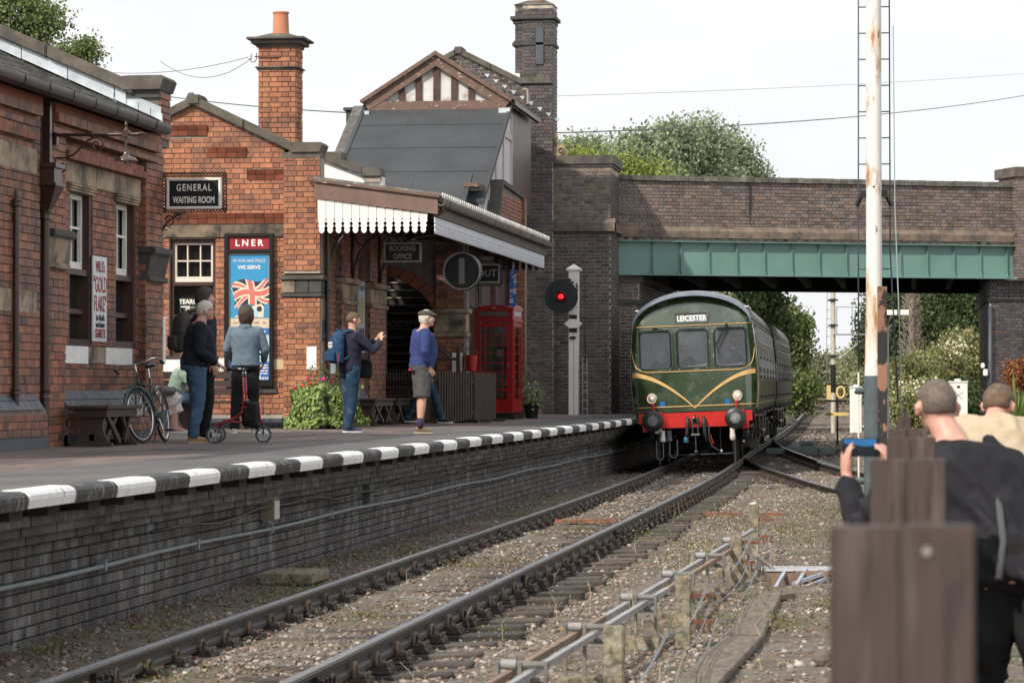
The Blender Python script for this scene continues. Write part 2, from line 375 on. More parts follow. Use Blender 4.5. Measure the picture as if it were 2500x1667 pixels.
def slab_mesh(Ln):
    prof = [(-.66,-.115),(0,-.115),(0.012,-.06),(.01,-.028),(-.012,-.006),(-.045,.005),(-.179,.005),(-.181,-.079),(-.66,-.079)]
    mb = MB(); n = len(prof); g = .006
    mb.add([(x, g, z) for x, z in prof] + [(x, Ln-g, z) for x, z in prof], [tuple(range(n)), tuple(range(2*n-1, n-1, -1))] + [(i, i+n, (i+1) % n+n, (i+1) % n) for i in range(n)])
    return mb
BLK = 1.105
sm_w = slab_mesh(BLK).mesh('coping'); sm_b = slab_mesh(BLK).mesh('coping'); sm_w.materials.append(m_edgew); sm_b.materials.append(m_edgeb)
for me in (sm_w, sm_b):
    bm = bmesh.new(); bm.from_mesh(me); bmesh.ops.recalc_face_normals(bm, faces=bm.faces); bm.to_mesh(me); bm.free()
y = 19.08 - 8*BLK; k = 0
while y < 92:
    o = link('coping_slab', sm_b if k % 2 else sm_w, None, plat); o.location = (-5.75 + R.uniform(-.006,.006), y, P + R.uniform(-.003,.004))
    if k == 0: pass
    y += BLK; k += 1
for i, (x, z0, z1) in enumerate([(-6.04, .845, .915), (-6.12, .765, .842), (-6.22, .685, .762)]):     # oversailing courses
    o = mb = MB(); yy = 10.
    while yy < 74:
        ln = .44 + R.uniform(-.02,.02); mb.box(-6.5, x+R.uniform(-.006,.006), yy, yy+ln-.008, z0, z1); yy += ln
    mb.build('oversailing_course', m_plat, plat, kind='stuff')
mb = MB(); yy = 10.3
while yy < 74:
    mb.box(-6.4, -5.90+R.uniform(-.02,.02), yy, yy+.30, .918, 1.004); yy += .98
mb.build('corbel_block', mat('tarry_timber', (.05,.038,.03), .9, var=.4, bump=.5), plat, kind='stuff')
bricks(plat, m_plat, (-6.33, 11, -.25), (0,1,0), (1,0,0), 63, .93, nmax=300, ph=.084)
sj = MB()
for (x0, y0, x1, y1) in ((-8.2,12,-8.3,60),(-7.6,26,-9.6,26.3),(-7.2,37.5,-9.7,37.2),(-9.0,20,-9.1,33),(-7.2,47,-9.0,46.6),(-7.3,31.5,-8.2,31.7)): sj.beam((x0,y0,P+.0005),(x1,y1,P+.0005),.018,.004)
sj.build('tarmac_seam', mat('tarmac_seam_tar', (.035,.032,.032), .6, var=.3), plat)
for (x, y, a, b) in ((-8.4,22.5,.5,1.6),(-7.9,34,.35,2.0),(-8.9,40.2,.6,1.2)): MB().box(x-a, x+a, y-b, y+b, P-.01, P+.003).build('tarmac_patch', mat('darker_tarmac_patch', (.085,.078,.078), .85, var=.2, bump=.4, bs=160, alt=((.12,.10,.095), 2, .5, .7)), plat)
# cable pipe and box on the platform wall
pip = MB(); pts = [(-6.27, y_, .41 + .012*math.sin(y_*.8) + .0*y_) for y_ in np.arange(11, 74, 1.5)]; pip.tube(pts, .022, 8)
g = root('cable_conduit', 'grey cable conduit pipe clipped along the platform side wall', 'pipe'); pip.build('pipe', mat('grey_pvc', (.20,.23,.24), .5, var=.2), g, smooth=True)
for y_ in np.arange(13.5, 74, 3.1):
    mb = MB(); mb.box(-6.32, -6.24, y_, y_+.04, .37, .46); mb.build('clip', mat('galvanised', (.38,.40,.41), .45, metal=.5), g)
g = root('junction_box', 'pale grey and tan junction box on the platform wall above the conduit', 'box', (-6.24, 28.7, .5))
MB().box(-.07, .07, 0, .25, 0, .2).build('case', mat('tan_box_paint', (.30,.25,.17), .6, var=.15), g, bevel=.006)
MB().box(.071, .082, .015, .235, .012, .188).build('lid', mat('pale_box_paint', (.62,.60,.57), .5, var=.1), g)
g = root('junction_box', 'dark flush junction box low on the platform wall past the pale one', 'box', (-6.29, 34.3, .45))
MB().box(-.04, .05, 0, .3, 0, .22).build('case', mat('box_dark', (.09,.10,.095), .6), g); MB().box(.051, .058, .02, .28, .02, .2).build('lid', MATS['box_dark'], g)
# black cable under the oversail
tag(MB().tube([(-6.19, y_, .62 + .03*math.sin(y_*.9) + .02*math.sin(y_*2.3)) for y_ in np.arange(24, 72, .8)], .014, 6).build('cable', m_black, smooth=True), 'black cable sagging along under the platform edge', 'cable')

# ---------------------------------------------------------------- railway track
m_rail = mat('rusty_rail_web', (.038,.028,.022), .6, var=.3, vs=4, alt=((.03,.028,.028), 6, .5, .7), bump=.2, bs=50, stretch=(1,.3,1))
m_head = mat('worn_rail_head', (.24,.25,.28), .3, metal=.9, var=.15, stretch=(1,.2,1))
m_sleep = mat('weathered_sleeper', (.060,.050,.043), .9, var=.35, vs=9, rnd=.3, alt=((.11,.095,.085), 7, .52, .72), bump=.8, bs=30, stretch=(.25,2.5,1))
m_chair = mat('rusty_chair_iron', (.048,.034,.026), .8, var=.3, vs=14, rnd=.2, bump=.4, bs=60, alt=((.085,.06,.045), 18, .55, .75))
def rail_obj(fx, y0, y1, zoff, parent, step=1.0):
    prof = [(-.034,-.145),(.034,-.145),(.034,-.115),(.010,-.098),(.010,-.048),(.034,-.038),(.034,-.006),(.028,0),(-.028,0),(-.034,-.006),(-.034,-.038),(-.010,-.048),(-.010,-.098),(-.034,-.115)]
    ys_ = list(np.arange(y0, y1, step)) + [y1]; n = len(prof)
    mb = MB(); vs = []; fs = []; hv = []; hf = []
    for i, y in enumerate(ys_):
        x = fx(y); z = zoff(y)
        for a, b in prof: vs.append((x+a, y, z+b))
        for a, b in ((-.0352,-.012),(-.0275,.0012),(.0275,.0012),(.0352,-.012)): hv.append((x+a, y, z+b))
    for i in range(len(ys_)-1):
        for k in range(n): fs.append((i*n+k, i*n+(k+1) % n, (i+1)*n+(k+1) % n, (i+1)*n+k))
        for k in range(3): hf.append((i*4+k, i*4+k+1, (i+1)*4+k+1, (i+1)*4+k))
    fs.append(tuple(range(n))); mb.add(vs, fs); r = mb.build('rail', m_rail, parent)
    h = MB(); h.add(hv, hf); h.build('running_surface', m_head, r)
    return r
ZL, ZR = .12, .18
def zl(y): return ZL
def zr(y): return ZR
track = root('railway_track', 'main running line of bullhead rails on timber sleepers beside the platform', 'railway track', (0,0,0))
rail_obj(lambda y: main_x(y) - .752, 4, 330, zl, track); rail_obj(lambda y: main_x(y) + .752, 4, 330, zr, track)
sl_me = MB().box(-1.3, 1.3, -.125, .125, -.13, 0); sl_o = sl_me.mesh('sleeper')
bm = bmesh.new(); bm.from_mesh(sl_o); bmesh.ops.bevel(bm, geom=bm.edges[:], offset=.012, segments=1, affect='EDGES'); bm.to_mesh(sl_o); bm.free(); sl_o.materials.append(m_sleep)
ch = MB(); ch.box(-.18,.18,-.09,.09,0,.04); ch.add([(-.16,-.07,.045),(-.05,-.05,.10),(-.05,.05,.10),(-.16,.07,.045),(-.045,-.07,.045),(-.045,.07,.045)], [(0,4,1),(3,2,5),(0,1,2,3),(4,5,2,1),(0,3,5,4)])
ch.add([(.17,-.07,.045),(.085,-.04,.08),(.085,.04,.08),(.17,.07,.045),(.045,-.07,.045),(.045,.07,.045)], [(0,1,4),(3,5,2),(0,3,2,1),(4,1,2,5),(0,4,5,3)])
for sx in (-.15,.15):
    for sy in (-.06,.06): ch.lathe([(.022,.045),(.022,.07),(.012,.078)], (sx, sy, 0), 6)
ch_me = ch.mesh('chair'); ch_me.materials.append(m_chair)
kb = MB(); kb.tube([(0, -.062 + .062*(1-math.cos(a)), .055*math.sin(a) if a < math.pi else .02*math.sin(a)) for a in np.linspace(-.6, math.pi+.7, 13)], .016, 6); key_me = kb.mesh('key'); key_me.materials.append(mat('rusty_key', (.13,.085,.055), .75, var=.3, rnd=.3))
kb2 = MB(); kb2.box(-.02,.02,-.13,.11,-.03,.03); kb2_me = kb2.mesh('key')
tilt = math.atan2(ZR-ZL, 1.504)
def chair(parent, x, y, ztop, rz=0):
    c = link('rail_chair', ch_me, None, parent); c.location = (x, y, ztop-.145-.048); c.scale = (.85, 1, .9); c.rotation_euler = (0, -tilt, rz)
    k = link('key', key_me, None, c); k.location = (.062, R.uniform(-.02,.02), .045+.035); k.rotation_euler = (0, R.uniform(-.1,.1), R.uniform(-.15,.15)); k.scale = (1, 1, R.uniform(.85,1.15))
    k.parent = c
y = 11.2; n = 0
while y < 61:
    j = .762 + R.uniform(-.05,.05); c = main_x(y)
    o = link('sleeper', sl_o, None, track); o.location = (c + R.uniform(-.05,.06), y, (ZL+ZR)/2-.205 + R.uniform(-.014,.006)); o.rotation_euler = (0, -tilt, R.uniform(-.02,.02)); o.scale = (R.uniform(.97,1.03), R.uniform(.9,1.08), 1)
    chair(track, c-.752, y, ZL); chair(track, c+.752, y, ZR)
    y += j; n += 1
mb = MB()
while y < 260:
    c = main_x(y); mb.box(-1.3, 1.3, -.125, .125, -.13, 0, Mx((c, y, (ZL+ZR)/2-.19), 0, 0, -tilt)); y += .76
mb.build('sleeper', m_sleep, track, kind='stuff')
# fishplate joints
for (fx, yj, z) in ((-.752, 17.9, ZL), (.752, 17.2, ZR), (-.752, 36.0, ZL), (.752, 34.9, ZR), (.752, 26.6, ZR)):
    x = main_x(yj)+fx; mb = MB(); mb.box(x+.012, x+.045, yj-.25, yj+.25, z-.112, z-.04); mb.box(x-.045, x-.012, yj-.25, yj+.25, z-.112, z-.04)
    for q in (-.18,-.06,.06,.18): mb.lathe([(.02,0),(.02,.025)], (0,0,0), 6, Mx((x+.045, yj+q, z-.075), 0, 0, math.pi/2))
    mb.build('fishplate', mat('oily_iron', (.02,.018,.017), .45, var=.3), track)
# turnout leading off to the right
tr2 = root('railway_track', 'diverging track of the turnout curving off to the right of the train', 'railway track')
rail_obj(lambda y: turn_x(y) - .752, 44, 71.5, lambda y: .12, tr2, .8); rail_obj(lambda y: turn_x(y) + .752, 44, 95, lambda y: .15, tr2, .8)
y = 44.3; mb = MB()
while y < 96:
    c = (turn_x(y) + (main_x(y) if y > 64 else turn_x(y)))/2; a = math.atan((turn_x(y+.5)-turn_x(y-.5)))
    w = abs(turn_x(y)-main_x(y))/2 if y > 64 else 0
    o = link('sleeper', sl_o, None, tr2); o.location = (c, y, -.045 + R.uniform(-.01,.005)); o.rotation_euler = (0,0,-a if y < 64 else 0); o.scale = (1 + w/1.3, 1, 1)
    for s, zt in ((-.752,.12),(.752,.15)):
        if s < 0 and y > 71: continue
        ccc = link('rail_chair', ch_me, None, tr2); ccc.location = (turn_x(y)+s, y, zt-.19); ccc.rotation_euler = (0,0,-a)
        kk = link('key', key_me, None, ccc); kk.location = (.062, 0, .08)
    y += .72
# check rail
rail_obj(lambda y: turn_x(y) + .752 - .11, 60, 66, lambda y: .15, tr2, .8)
far_t = root('railway_track', 'second running line far beyond the bridge left of the main line', 'railway track')
for s in (-.752, .752): rail_obj(lambda y, s=s: main_x(y) - 3.4 + s, 90, 330, lambda y: .12, far_t, 3)

# stones of the ballast
def blob_stones(name, pts, sizes, m, label=None):
    t = (1+5**.5)/2; ico = np.array([(-1,t,0),(1,t,0),(-1,-t,0),(1,-t,0),(0,-1,t),(0,1,t),(0,-1,-t),(0,1,-t),(t,0,-1),(t,0,1),(-t,0,-1),(-t,0,1)], float)/1.9
    fc = np.array([(0,11,5),(0,5,1),(0,1,7),(0,7,10),(0,10,11),(1,5,9),(5,11,4),(11,10,2),(10,7,6),(7,1,8),(3,9,4),(3,4,2),(3,2,6),(3,6,8),(3,8,9),(4,9,5),(2,4,11),(6,2,10),(8,6,7),(9,8,1)])
    rng = np.random.default_rng(4); n = len(pts)
    q = rng.normal(size=(n,4)); q /= np.linalg.norm(q, axis=1)[:,None]; w,x,y,z = q.T
    Rm = np.stack([1-2*(y*y+z*z),2*(x*y-z*w),2*(x*z+y*w),2*(x*y+z*w),1-2*(x*x+z*z),2*(y*z-x*w),2*(x*z-y*w),2*(y*z+x*w),1-2*(x*x+y*y)],1).reshape(n,3,3)
    base = ico[None]*rng.uniform(.6,1.25,(n,12,1))*rng.uniform(.55,1.2,(n,1,3))
    v = np.einsum('nij,nkj->nki', Rm, base)*sizes[:,None,None]; v[:,:,2] *= .7
    v += pts[:,None,:]
    Fz = (fc[None] + (np.arange(n)*12)[:,None,None]).reshape(-1,3)
    return big_mesh(name, v.reshape(-1,3), Fz, m, kind='stuff', label=label)
rng = np.random.default_rng(11)
N_ = 62000
dd = 12.5*(66/12.5)**rng.random(N_)                       # more stones close by, fewer far off
xx = rng.uniform(-6.3, 3.6, N_)
xx = np.concatenate([xx, rng.uniform(-7.5, 4.5, 9000)]); dd = np.concatenate([dd, rng.uniform(60, 135, 9000)]); N_ = len(xx)
pts = []; sz = []
for x, y, r1, r2 in zip(xx, dd, rng.random(N_), rng.random(N_)):
    u = (px((x, y, 0)))
    if u[0] < -30 or u[0] > 2520 or u[1] > 1700: continue
    c = main_x(y)
    if abs(abs(x-c)-.752) < .05: continue
    if x < c-1.0 and r2 < .55: continue                  # dirt along the foot of the platform wall
    if x > -1.2 and r2 < .55: continue
    patch = noise.noise(Vector((x*.8, y*.45, 9)))
    if patch > .18 and r2 < .6: continue
    s = .012 + .022*r1**3 + y*.00012 + (.022 if y > 66 else 0)
    z = gz(x, y) + .003
    if abs(x-c) < 1.35: z = max(z, -.045 if r2 < .30 else z)
    pts.append((x, y, z)); sz.append(s)
PALST = [(.30,.26,.22),(.12,.09,.07),(.21,.165,.13),(.48,.45,.41),(.15,.105,.08),(.25,.175,.135),(.10,.088,.078),(.33,.27,.21),(.18,.165,.15),(.14,.10,.075),(.17,.14,.115)]
m_stn = mat('ballast_stone', PALST[0], .9, pal=PALST, rnd=.25, var=.15, vs=30)
blob_stones('gravel', np.array(pts), np.array(sz), m_stn, 'pale and brown loose ballast stones around the sleepers')
# ---------------------------------------------------------------- wall helper
def panel(name, parent, m, O, U, N, w, v0, v1, th, holes=()):
    """a solid wall with openings: face through O along U, body behind the face; sliced round the holes"""
    O = Vector(O); U = Vector(U).normalized(); N = Vector(N).normalized()
    us = sorted(set([0, w] + [max(0, min(w, h)) for q in holes for h in q[:2]])); vs = sorted(set([v0, v1] + [max(v0, min(v1, h)) for q in holes for h in q[2:]]))
    mb = MB()
    for a, b in zip(us, us[1:]):
        run = None
        for c, d in zip(vs, vs[1:]):
            if b-a < 1e-4 or d-c < 1e-4: continue
            if any(h[0] <= (a+b)/2 <= h[1] and h[2] <= (c+d)/2 <= h[3] for h in holes): run = None; continue
            p = [O+U*a, O+U*b, O+U*b-N*th, O+U*a-N*th]
            vsx = [(q.x, q.y, q.z+c) for q in p] + [(q.x, q.y, q.z+d) for q in p]
            mb.add(vsx, [(0,3,2,1),(4,5,6,7),(0,1,5,4),(1,2,6,5),(2,3,7,6),(3,0,4,7)])
    return mb.build(name, m, parent)
XP = (1,0,0); YP = (0,1,0); YN = (0,-1,0)

# ---------------------------------------------------------------- near station building (left)
nb = root('station_building', 'long orange brick station building nearest on the left with slate roof and black gutter', 'building', (0,0,0))
# holes in (u along Y from Y0, z above ground 0)
def wallX(root_, X, y0, y1, z0, z1, holes, m, mm, nmax, th=.35, ph=.092, **kw):
    panel('wall', root_, mm, (X, y0, 0), YP, XP, y1-y0, z0, z1, th, [(h[0]-y0, h[1]-y0, h[2], h[3]) for h in holes])
    bricks(root_, m, (X, y0, z0), YP, XP, y1-y0, z1-z0, [(h[0]-y0, h[1]-y0, h[2]-z0, h[3]-z0) for h in holes], nmax=nmax, ph=ph, **kw)
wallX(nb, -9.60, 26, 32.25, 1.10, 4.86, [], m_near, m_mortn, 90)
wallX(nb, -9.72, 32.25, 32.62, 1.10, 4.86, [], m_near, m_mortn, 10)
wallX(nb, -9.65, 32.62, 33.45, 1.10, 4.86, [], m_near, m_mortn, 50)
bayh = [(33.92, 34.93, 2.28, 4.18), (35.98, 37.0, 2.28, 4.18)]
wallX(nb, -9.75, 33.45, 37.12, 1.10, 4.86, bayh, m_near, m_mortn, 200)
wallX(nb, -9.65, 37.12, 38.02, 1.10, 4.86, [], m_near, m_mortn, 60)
panel('wall', nb, m_mortn, (-16, 38.02, 0), (1,0,0), (0,1,0), 6.34, 1.1, 5.1, .3)
def course(parent, m, X0, X1, y0, y1, z0, z1, ln=.12, slant=0, name='moulded_brick'):
    """a string course of separate moulded bricks projecting from X0 to X1"""
    n = int((y1-y0)/ln); me = MB(); s = slant
    me.add([(X0,0,z0),(X1,0,z0),(X1,ln-.008,z0),(X0,ln-.008,z0),(X0,s,z1),(X1,s,z1),(X1,s+ln-.008,z1),(X0,s+ln-.008,z1)], [(0,3,2,1),(4,5,6,7),(0,1,5,4),(1,2,6,5),(2,3,7,6),(3,0,4,7)])
    me = me.mesh(name); me.materials.append(m)
    for i in range(n):
        o = link(name, me, None, parent); o.location = (R.uniform(-.003,.003), y0+i*ln, 0)
for (ya, yb) in ((30.2, 32.2), (32.7, 37.5)):
    course(nb, m_near, -9.72, -9.56, ya, yb, 4.68, 4.745, .225)
    MB().box(-9.72, -9.575, ya, yb, 4.752, 4.79).build('string_course', m_dred, nb)
    course(nb, m_near, -9.72, -9.50, ya, yb, 4.80, 4.90, .235)
    MB().box(-9.72, -9.54, ya, yb, 4.905, 5.02).build('string_course', m_dred, nb)
course(nb, m_dred, -9.8, -9.64, 33.42, 37.1, 4.54, 4.60, .225)
course(nb, m_dred, -9.8, -9.60, 33.42, 37.1, 4.445, 4.53, .225, .06)
course(nb, m_dred, -9.72, -9.52, 30.2, 32.2, 4.52, 4.60, .225, .06)
mb = MB(); mb.box(-9.72, -9.575, 30.0, 32.1, 4.15, 4.44); mb.build('lintel', m_stone, nb, bevel=.01)
for a, b in ((33.46, 34.98), (34.985, 35.85), (35.855, 37.1)): MB().box(-9.8, -9.70, a, b, 4.19, 4.44).build('lintel', m_stone, nb, bevel=.008)
for (a, b) in ((33.75, 35.0), (35.8, 37.08)):
    mb = MB()
    for i in range(3): mb.box(-9.85, -9.70-.0+.012*i, a+.1, b-.1, 4.10+.03*i, 4.125+.03*i)
    mb.build('lintel_moulding', m_dark if False else m_stone, nb)
for (a, b) in ((32.62, 33.42), (37.12, 38.0)):                       # pier capitals
    mm_ = m_stone if a < 34 else m_dark
    MB().add(*(lambda X0, X1, X2: ([(X0,a-.02,3.22),(X1,a-.02,3.22),(X1,b+.02,3.22),(X0,b+.02,3.22),(X0,a-.02,3.50),(X2,a-.02,3.50),(X2,b+.02,3.50),(X0,b+.02,3.50)], [(0,3,2,1),(4,5,6,7),(0,1,5,4),(1,2,6,5),(2,3,7,6),(3,0,4,7)]))(-9.8,-9.62,-9.56)).build('capital', mm_, nb)
    MB().box(-9.8, -9.51, a-.05, b+.05, 3.50, 3.59).build('capital_slab', m_dark, nb, bevel=.015)
    MB().box(-9.8, -9.58, a-.03, b+.03, 3.15, 3.215).build('capital_base', mm_, nb, bevel=.01)
MB().box(-9.72, -9.58, 28, 32.1, 2.62, 2.86).build('stone_band', m_stone, nb)
def sash_window(parent, X, y0, y1, z0, z1, zmid, npanes, white=True):
    """a window in a wall that faces +X"""
    w = root('window', None, None); w.parent = parent
    MB().box(X-.30, X-.28, y0, y1, z0, z1).build('glass', m_glass, w)
    fr = MB(); t = .09
    fr.box(X-.28, X-.13, y0, y0+t, z0, z1); fr.box(X-.28, X-.13, y1-t, y1, z0, z1); fr.box(X-.28, X-.13, y0+t, y1-t, z1-t, z1); fr.box(X-.28, X-.13, y0+t, y1-t, z0, z0+t); fr.box(X-.28, X-.15, y0+t, y1-t, zmid-.05, zmid+.02)
    fr.build('window_frame', m_brown, w)
    if white:
        s = MB(); a, b = y0+t+.004, y1-t-.004; s.box(X-.262, X-.215, a, a+.06, zmid+.022, z1-t-.002); s.box(X-.262, X-.215, b-.06, b, zmid+.022, z1-t-.002); s.box(X-.262, X-.215, a+.06, b-.06, z1-t-.06, z1-t-.002); s.box(X-.262, X-.215, a+.06, b-.06, zmid+.022, zmid+.11)
        s.box(X-.258, X-.225, a+.06, b-.06, (zmid+z1)/2-.0, (zmid+z1)/2+.03)
        for k in range(1, npanes): yy = a + (b-a)*k/npanes; s.box(X-.259, X-.226, yy-.012, yy+.012, zmid+.11, z1-t-.06)
        s.build('sash', m_white, w)
    l = MB(); l.box(X-.276, X-.20, y0+t, y1-t, z0+t+.3, z0+t+.36); l.build('glazing_bar', m_brown, w)
    return w
for a, b, c_, d in bayh:
    sash_window(nb, -9.75+.13, a, b, c_, d, 3.18, 2); bricks(nb, m_near, (-9.97, b, c_), XP, YN, .215, d-c_, nmax=0, ph=.092)
bricks(nb, m_near, (-9.76, 37.118, 1.26), XP, YN, .12, 3.2, nmax=0, ph=.092)
for a, b in ((33.66, 34.72), (35.52, 36.76)): MB().box(-9.80, -9.722, a, b, 2.08, 2.285).build('painted_sill', m_wpatch, nb)
MB().box(-9.80, -9.724, 34.73, 35.5, 2.09, 2.28).build('sill_stone', m_stone, nb)
MB().box(-9.72, -9.618, 37.94, 38.05, 2.1, 2.72).build('painted_quoin', m_wpatch, nb)
# sloping dark plinth bricks
m_plin = mat('plinth_blue_brick', (.055,.065,.08), .5, rnd=.25, var=.2, bump=.2, bs=60)
def plinth(parent, X, y0, y1, z0=1.66):
    for r in range(2):
        me = MB(); a = .105
        me.add([(X-.05,0,z0-r*a),(X+.05+r*.07,0,z0-r*a),(X+.05+r*.07,.21,z0-r*a),(X-.05,.21,z0-r*a),(X-.05,0,z0+.098-r*a),(X-.012+r*.07,0,z0+.098-r*a),(X-.012+r*.07,.21,z0+.098-r*a),(X-.05,.21,z0+.098-r*a)], [(0,3,2,1),(4,5,6,7),(0,1,5,4),(1,2,6,5),(2,3,7,6),(3,0,4,7)])
        me = me.mesh('plinth_brick'); me.materials.append(m_plin)
        for i in range(int((y1-y0)/.218)):
            o = link('plinth_brick', me, None, parent); o.location = (0, y0+i*.218, 0)
    MB().box(X-.05, X+.105, y0, y1, 1.1, z0-.107).build('plinth_wall', m_mortn, parent)
    bricks(parent, m_near, (X+.105, y0, 1.26), YP, XP, y1-y0, .29, nmax=60)
    MB().box(X-.05, X+.135, y0, y1, 1.1, 1.25).build('plinth_base', m_plin, parent)
plinth(nb, -9.60, 26, 32.2); plinth(nb, -9.70, 33.4, 37.1)
# roof of the near building
EV = (-9.38, 5.12); SLP = .44
def roof_z(x): return EV[1] + (EV[0]-x)*SLP
mb = MB(); mb.add([(-9.35,26,5.085),(-9.35,37.35,5.085),(-14,37.35,roof_z(-14)-.035),(-14,26,roof_z(-14)-.035),(-9.35,26,5.06),(-9.35,37.35,5.06),(-14,37.35,5.06),(-14,26,5.06)], [(0,1,2,3),(4,7,6,5),(0,4,5,1),(0,3,7,4),(1,5,6,2)]); mb.build('roof_deck', m_brown, nb)
sl = MB(); sa = math.atan(SLP); sl.box(-.40, 0, .003, .297, 0, .016); sl_m = sl.mesh('slate'); sl_m.materials.append(m_slate)
items = []
for r in range(16):
    for k in range(34):
        yy = 27.2 + k*.3 + (.15 if r % 2 else 0)
        if yy > 37.0: continue
        x = -9.33 - r*.20; items.append((px((x, yy, 5.5))[2], x, yy, r))
items.sort(); rest = MB(); cnt = 0
for d, x, yy, r in items:
    M = Matrix.Translation((x, yy, EV[1] + (EV[0]-x)*SLP + .012 + R.uniform(0,.006))) @ Matrix.Rotation(sa-.045, 4, 'Y')
    if px((x,yy,5.5))[0] > -40 and cnt < 300:
        o = link('slate', sl_m, None, nb); o.matrix_basis = M; cnt += 1
    else:
        o_ = len(rest.v); rest.v += [tuple(M @ v.co) for v in sl_m.vertices]; rest.f += [tuple(i+o_ for i in p.vertices) for p in sl_m.polygons]
me = rest.mesh('slating'); link('slating', me, m_slate, nb, kind='stuff')
# parapet gable wall, coping, lead
pf = lambda x: 5.75 + (-9.94 - x)*.43
mb = MB(); M0 = Mx((0,0,0)); mb.prism([(-9.55,4.9),(-9.55,5.62),(-9.94,5.62),(-14.4,pf(-14.4)-.17),(-14.4,4.9)], 37.42, 37.95); mb.build('parapet', m_mortn, nb)
bricks(nb, m_near, (-9.545, 37.43, 5.0), YP, XP, .51, .62, nmax=10)
ld = MB(); xx_ = -9.52; k = 0
while xx_ > -14:
    nx_ = xx_ - .62
    z0a = roof_z(xx_)+.05; z0b = roof_z(nx_)+.05
    ld.add([(xx_,37.40,z0a-.01),(nx_+.012,37.40,z0b-.01),(nx_+.012,37.40,max(z0b, pf(nx_)-.175)),(xx_,37.40,max(z0a+.02, pf(xx_)-.175)),(xx_,37.21,z0a),(nx_+.012,37.21,z0b)], [(0,1,2,3),(0,4,5,1)])
    xx_ = nx_; k += 1
lo = ld.build('lead_flashing', m_lead, nb)
for i in range(5):
    st = MB(); x1 = -9.50 - i*.16; st.box(x1-.15, x1, 37.385, 37.40, roof_z(x1)+.02, roof_z(x1)+.14); st.build('lead_step', m_lead, nb)
x = -9.88
while x > -14.2:
    L_ = 1.15; a, b = x, x-L_+.012; c = MB(); c.prism([(a, pf(a)-.165),(a, pf(a)),(b, pf(b)),(b, pf(b)-.165)], 37.33, 38.03); c.build('coping_stone', m_cop, nb, bevel=.015); x -= L_
MB().prism([(-10.02,5.62),(-10.05,5.79),(-9.93,5.80),(-9.50,5.80),(-9.47,5.76),(-9.52,5.62)], 37.32, 38.04).build('kneeler_stone', m_cop, nb)
MB().box(-9.98, -9.535, 37.38, 37.98, 5.52, 5.618).build('kneeler_bed', m_dark, nb)
# gutter and pipes
gt = MB(); prof = [(-9.41,5.105),(-9.41,5.04),(-9.385,5.0),(-9.33,4.99),(-9.28,5.015),(-9.262,5.06),(-9.262,5.105),(-9.277,5.105),(-9.28,5.06),(-9.335,5.01),(-9.39,5.05),(-9.395,5.105)]
gt.prism(prof, 24, 36.95); gt.build('gutter', m_gut, nb, smooth='auto')
mb = MB()
for yy in np.arange(26.9, 36.9, .93): mb.prism([(a if 0 else (-9.335+(a+9.335)*1.12), 5.05+(b-5.05)*1.12) for a, b in prof[:7]], yy, yy+.05)
mb.build('gutter_joint', m_gut, nb, kind='stuff')
pp = root('downpipe', None, None); pp.parent = nb
MB().box(-9.60, -9.52, 32.40, 32.48, 4.30, 5.0).build('pipe', m_iron, pp)
hp = MB(); hp.box(-9.68, -9.40, 32.22, 32.62, 4.245, 4.30); hp.add([(-9.68,32.26,4.07),(-9.43,32.26,4.07),(-9.43,32.58,4.07),(-9.68,32.58,4.07),(-9.68,32.26,4.245),(-9.43,32.26,4.245),(-9.43,32.58,4.245),(-9.68,32.58,4.245)], [(0,3,2,1),(4,5,6,7),(0,1,5,4),(1,2,6,5),(2,3,7,6),(3,0,4,7)])
hp.box(-9.68, -9.395, 32.21, 32.63, 4.04, 4.08); hp.add([(-9.66,32.36,3.78),(-9.52,32.36,3.78),(-9.52,32.50,3.78),(-9.66,32.50,3.78),(-9.68,32.24,4.04),(-9.41,32.24,4.04),(-9.41,32.60,4.04),(-9.68,32.60,4.04)], [(0,3,2,1),(4,5,6,7),(0,1,5,4),(1,2,6,5),(2,3,7,6),(3,0,4,7)])
hp.build('hopper_head', m_iron, pp, bevel=.008)
dp = MB(); dp.tube([(-9.58,32.43,3.8),(-9.58,32.43,1.12)], .05, 12)
for z in (3.72, 1.72): dp.lathe([(.066,-.05),(.07,-.04),(.06,-.02),(.06,.03),(.07,.05),(.066,.06)], (-9.58,32.43,z), 12); dp.box(-9.68,-9.60,32.33,32.53,z-.03,z+.03)
dp.build('pipe', m_iron, pp, smooth='auto')
g = root('downpipe', None, None); g.parent = nb
dp = MB(); dp.tube([(-9.54,31.2,3.84),(-9.54,31.2,1.55)], .035, 10)
for z in (3.78, 1.75): dp.lathe([(.05,-.03),(.055,-.02),(.047,0),(.055,.03),(.05,.04)], (-9.54,31.2,z), 10); dp.box(-9.60,-9.56,31.12,31.28,z-.025,z+.025)
dp.lathe([(.02,0),(.03,.05),(.012,.1)], (-9.54,31.2,3.84), 8); dp.build('pipe', m_iron, g, smooth='auto')

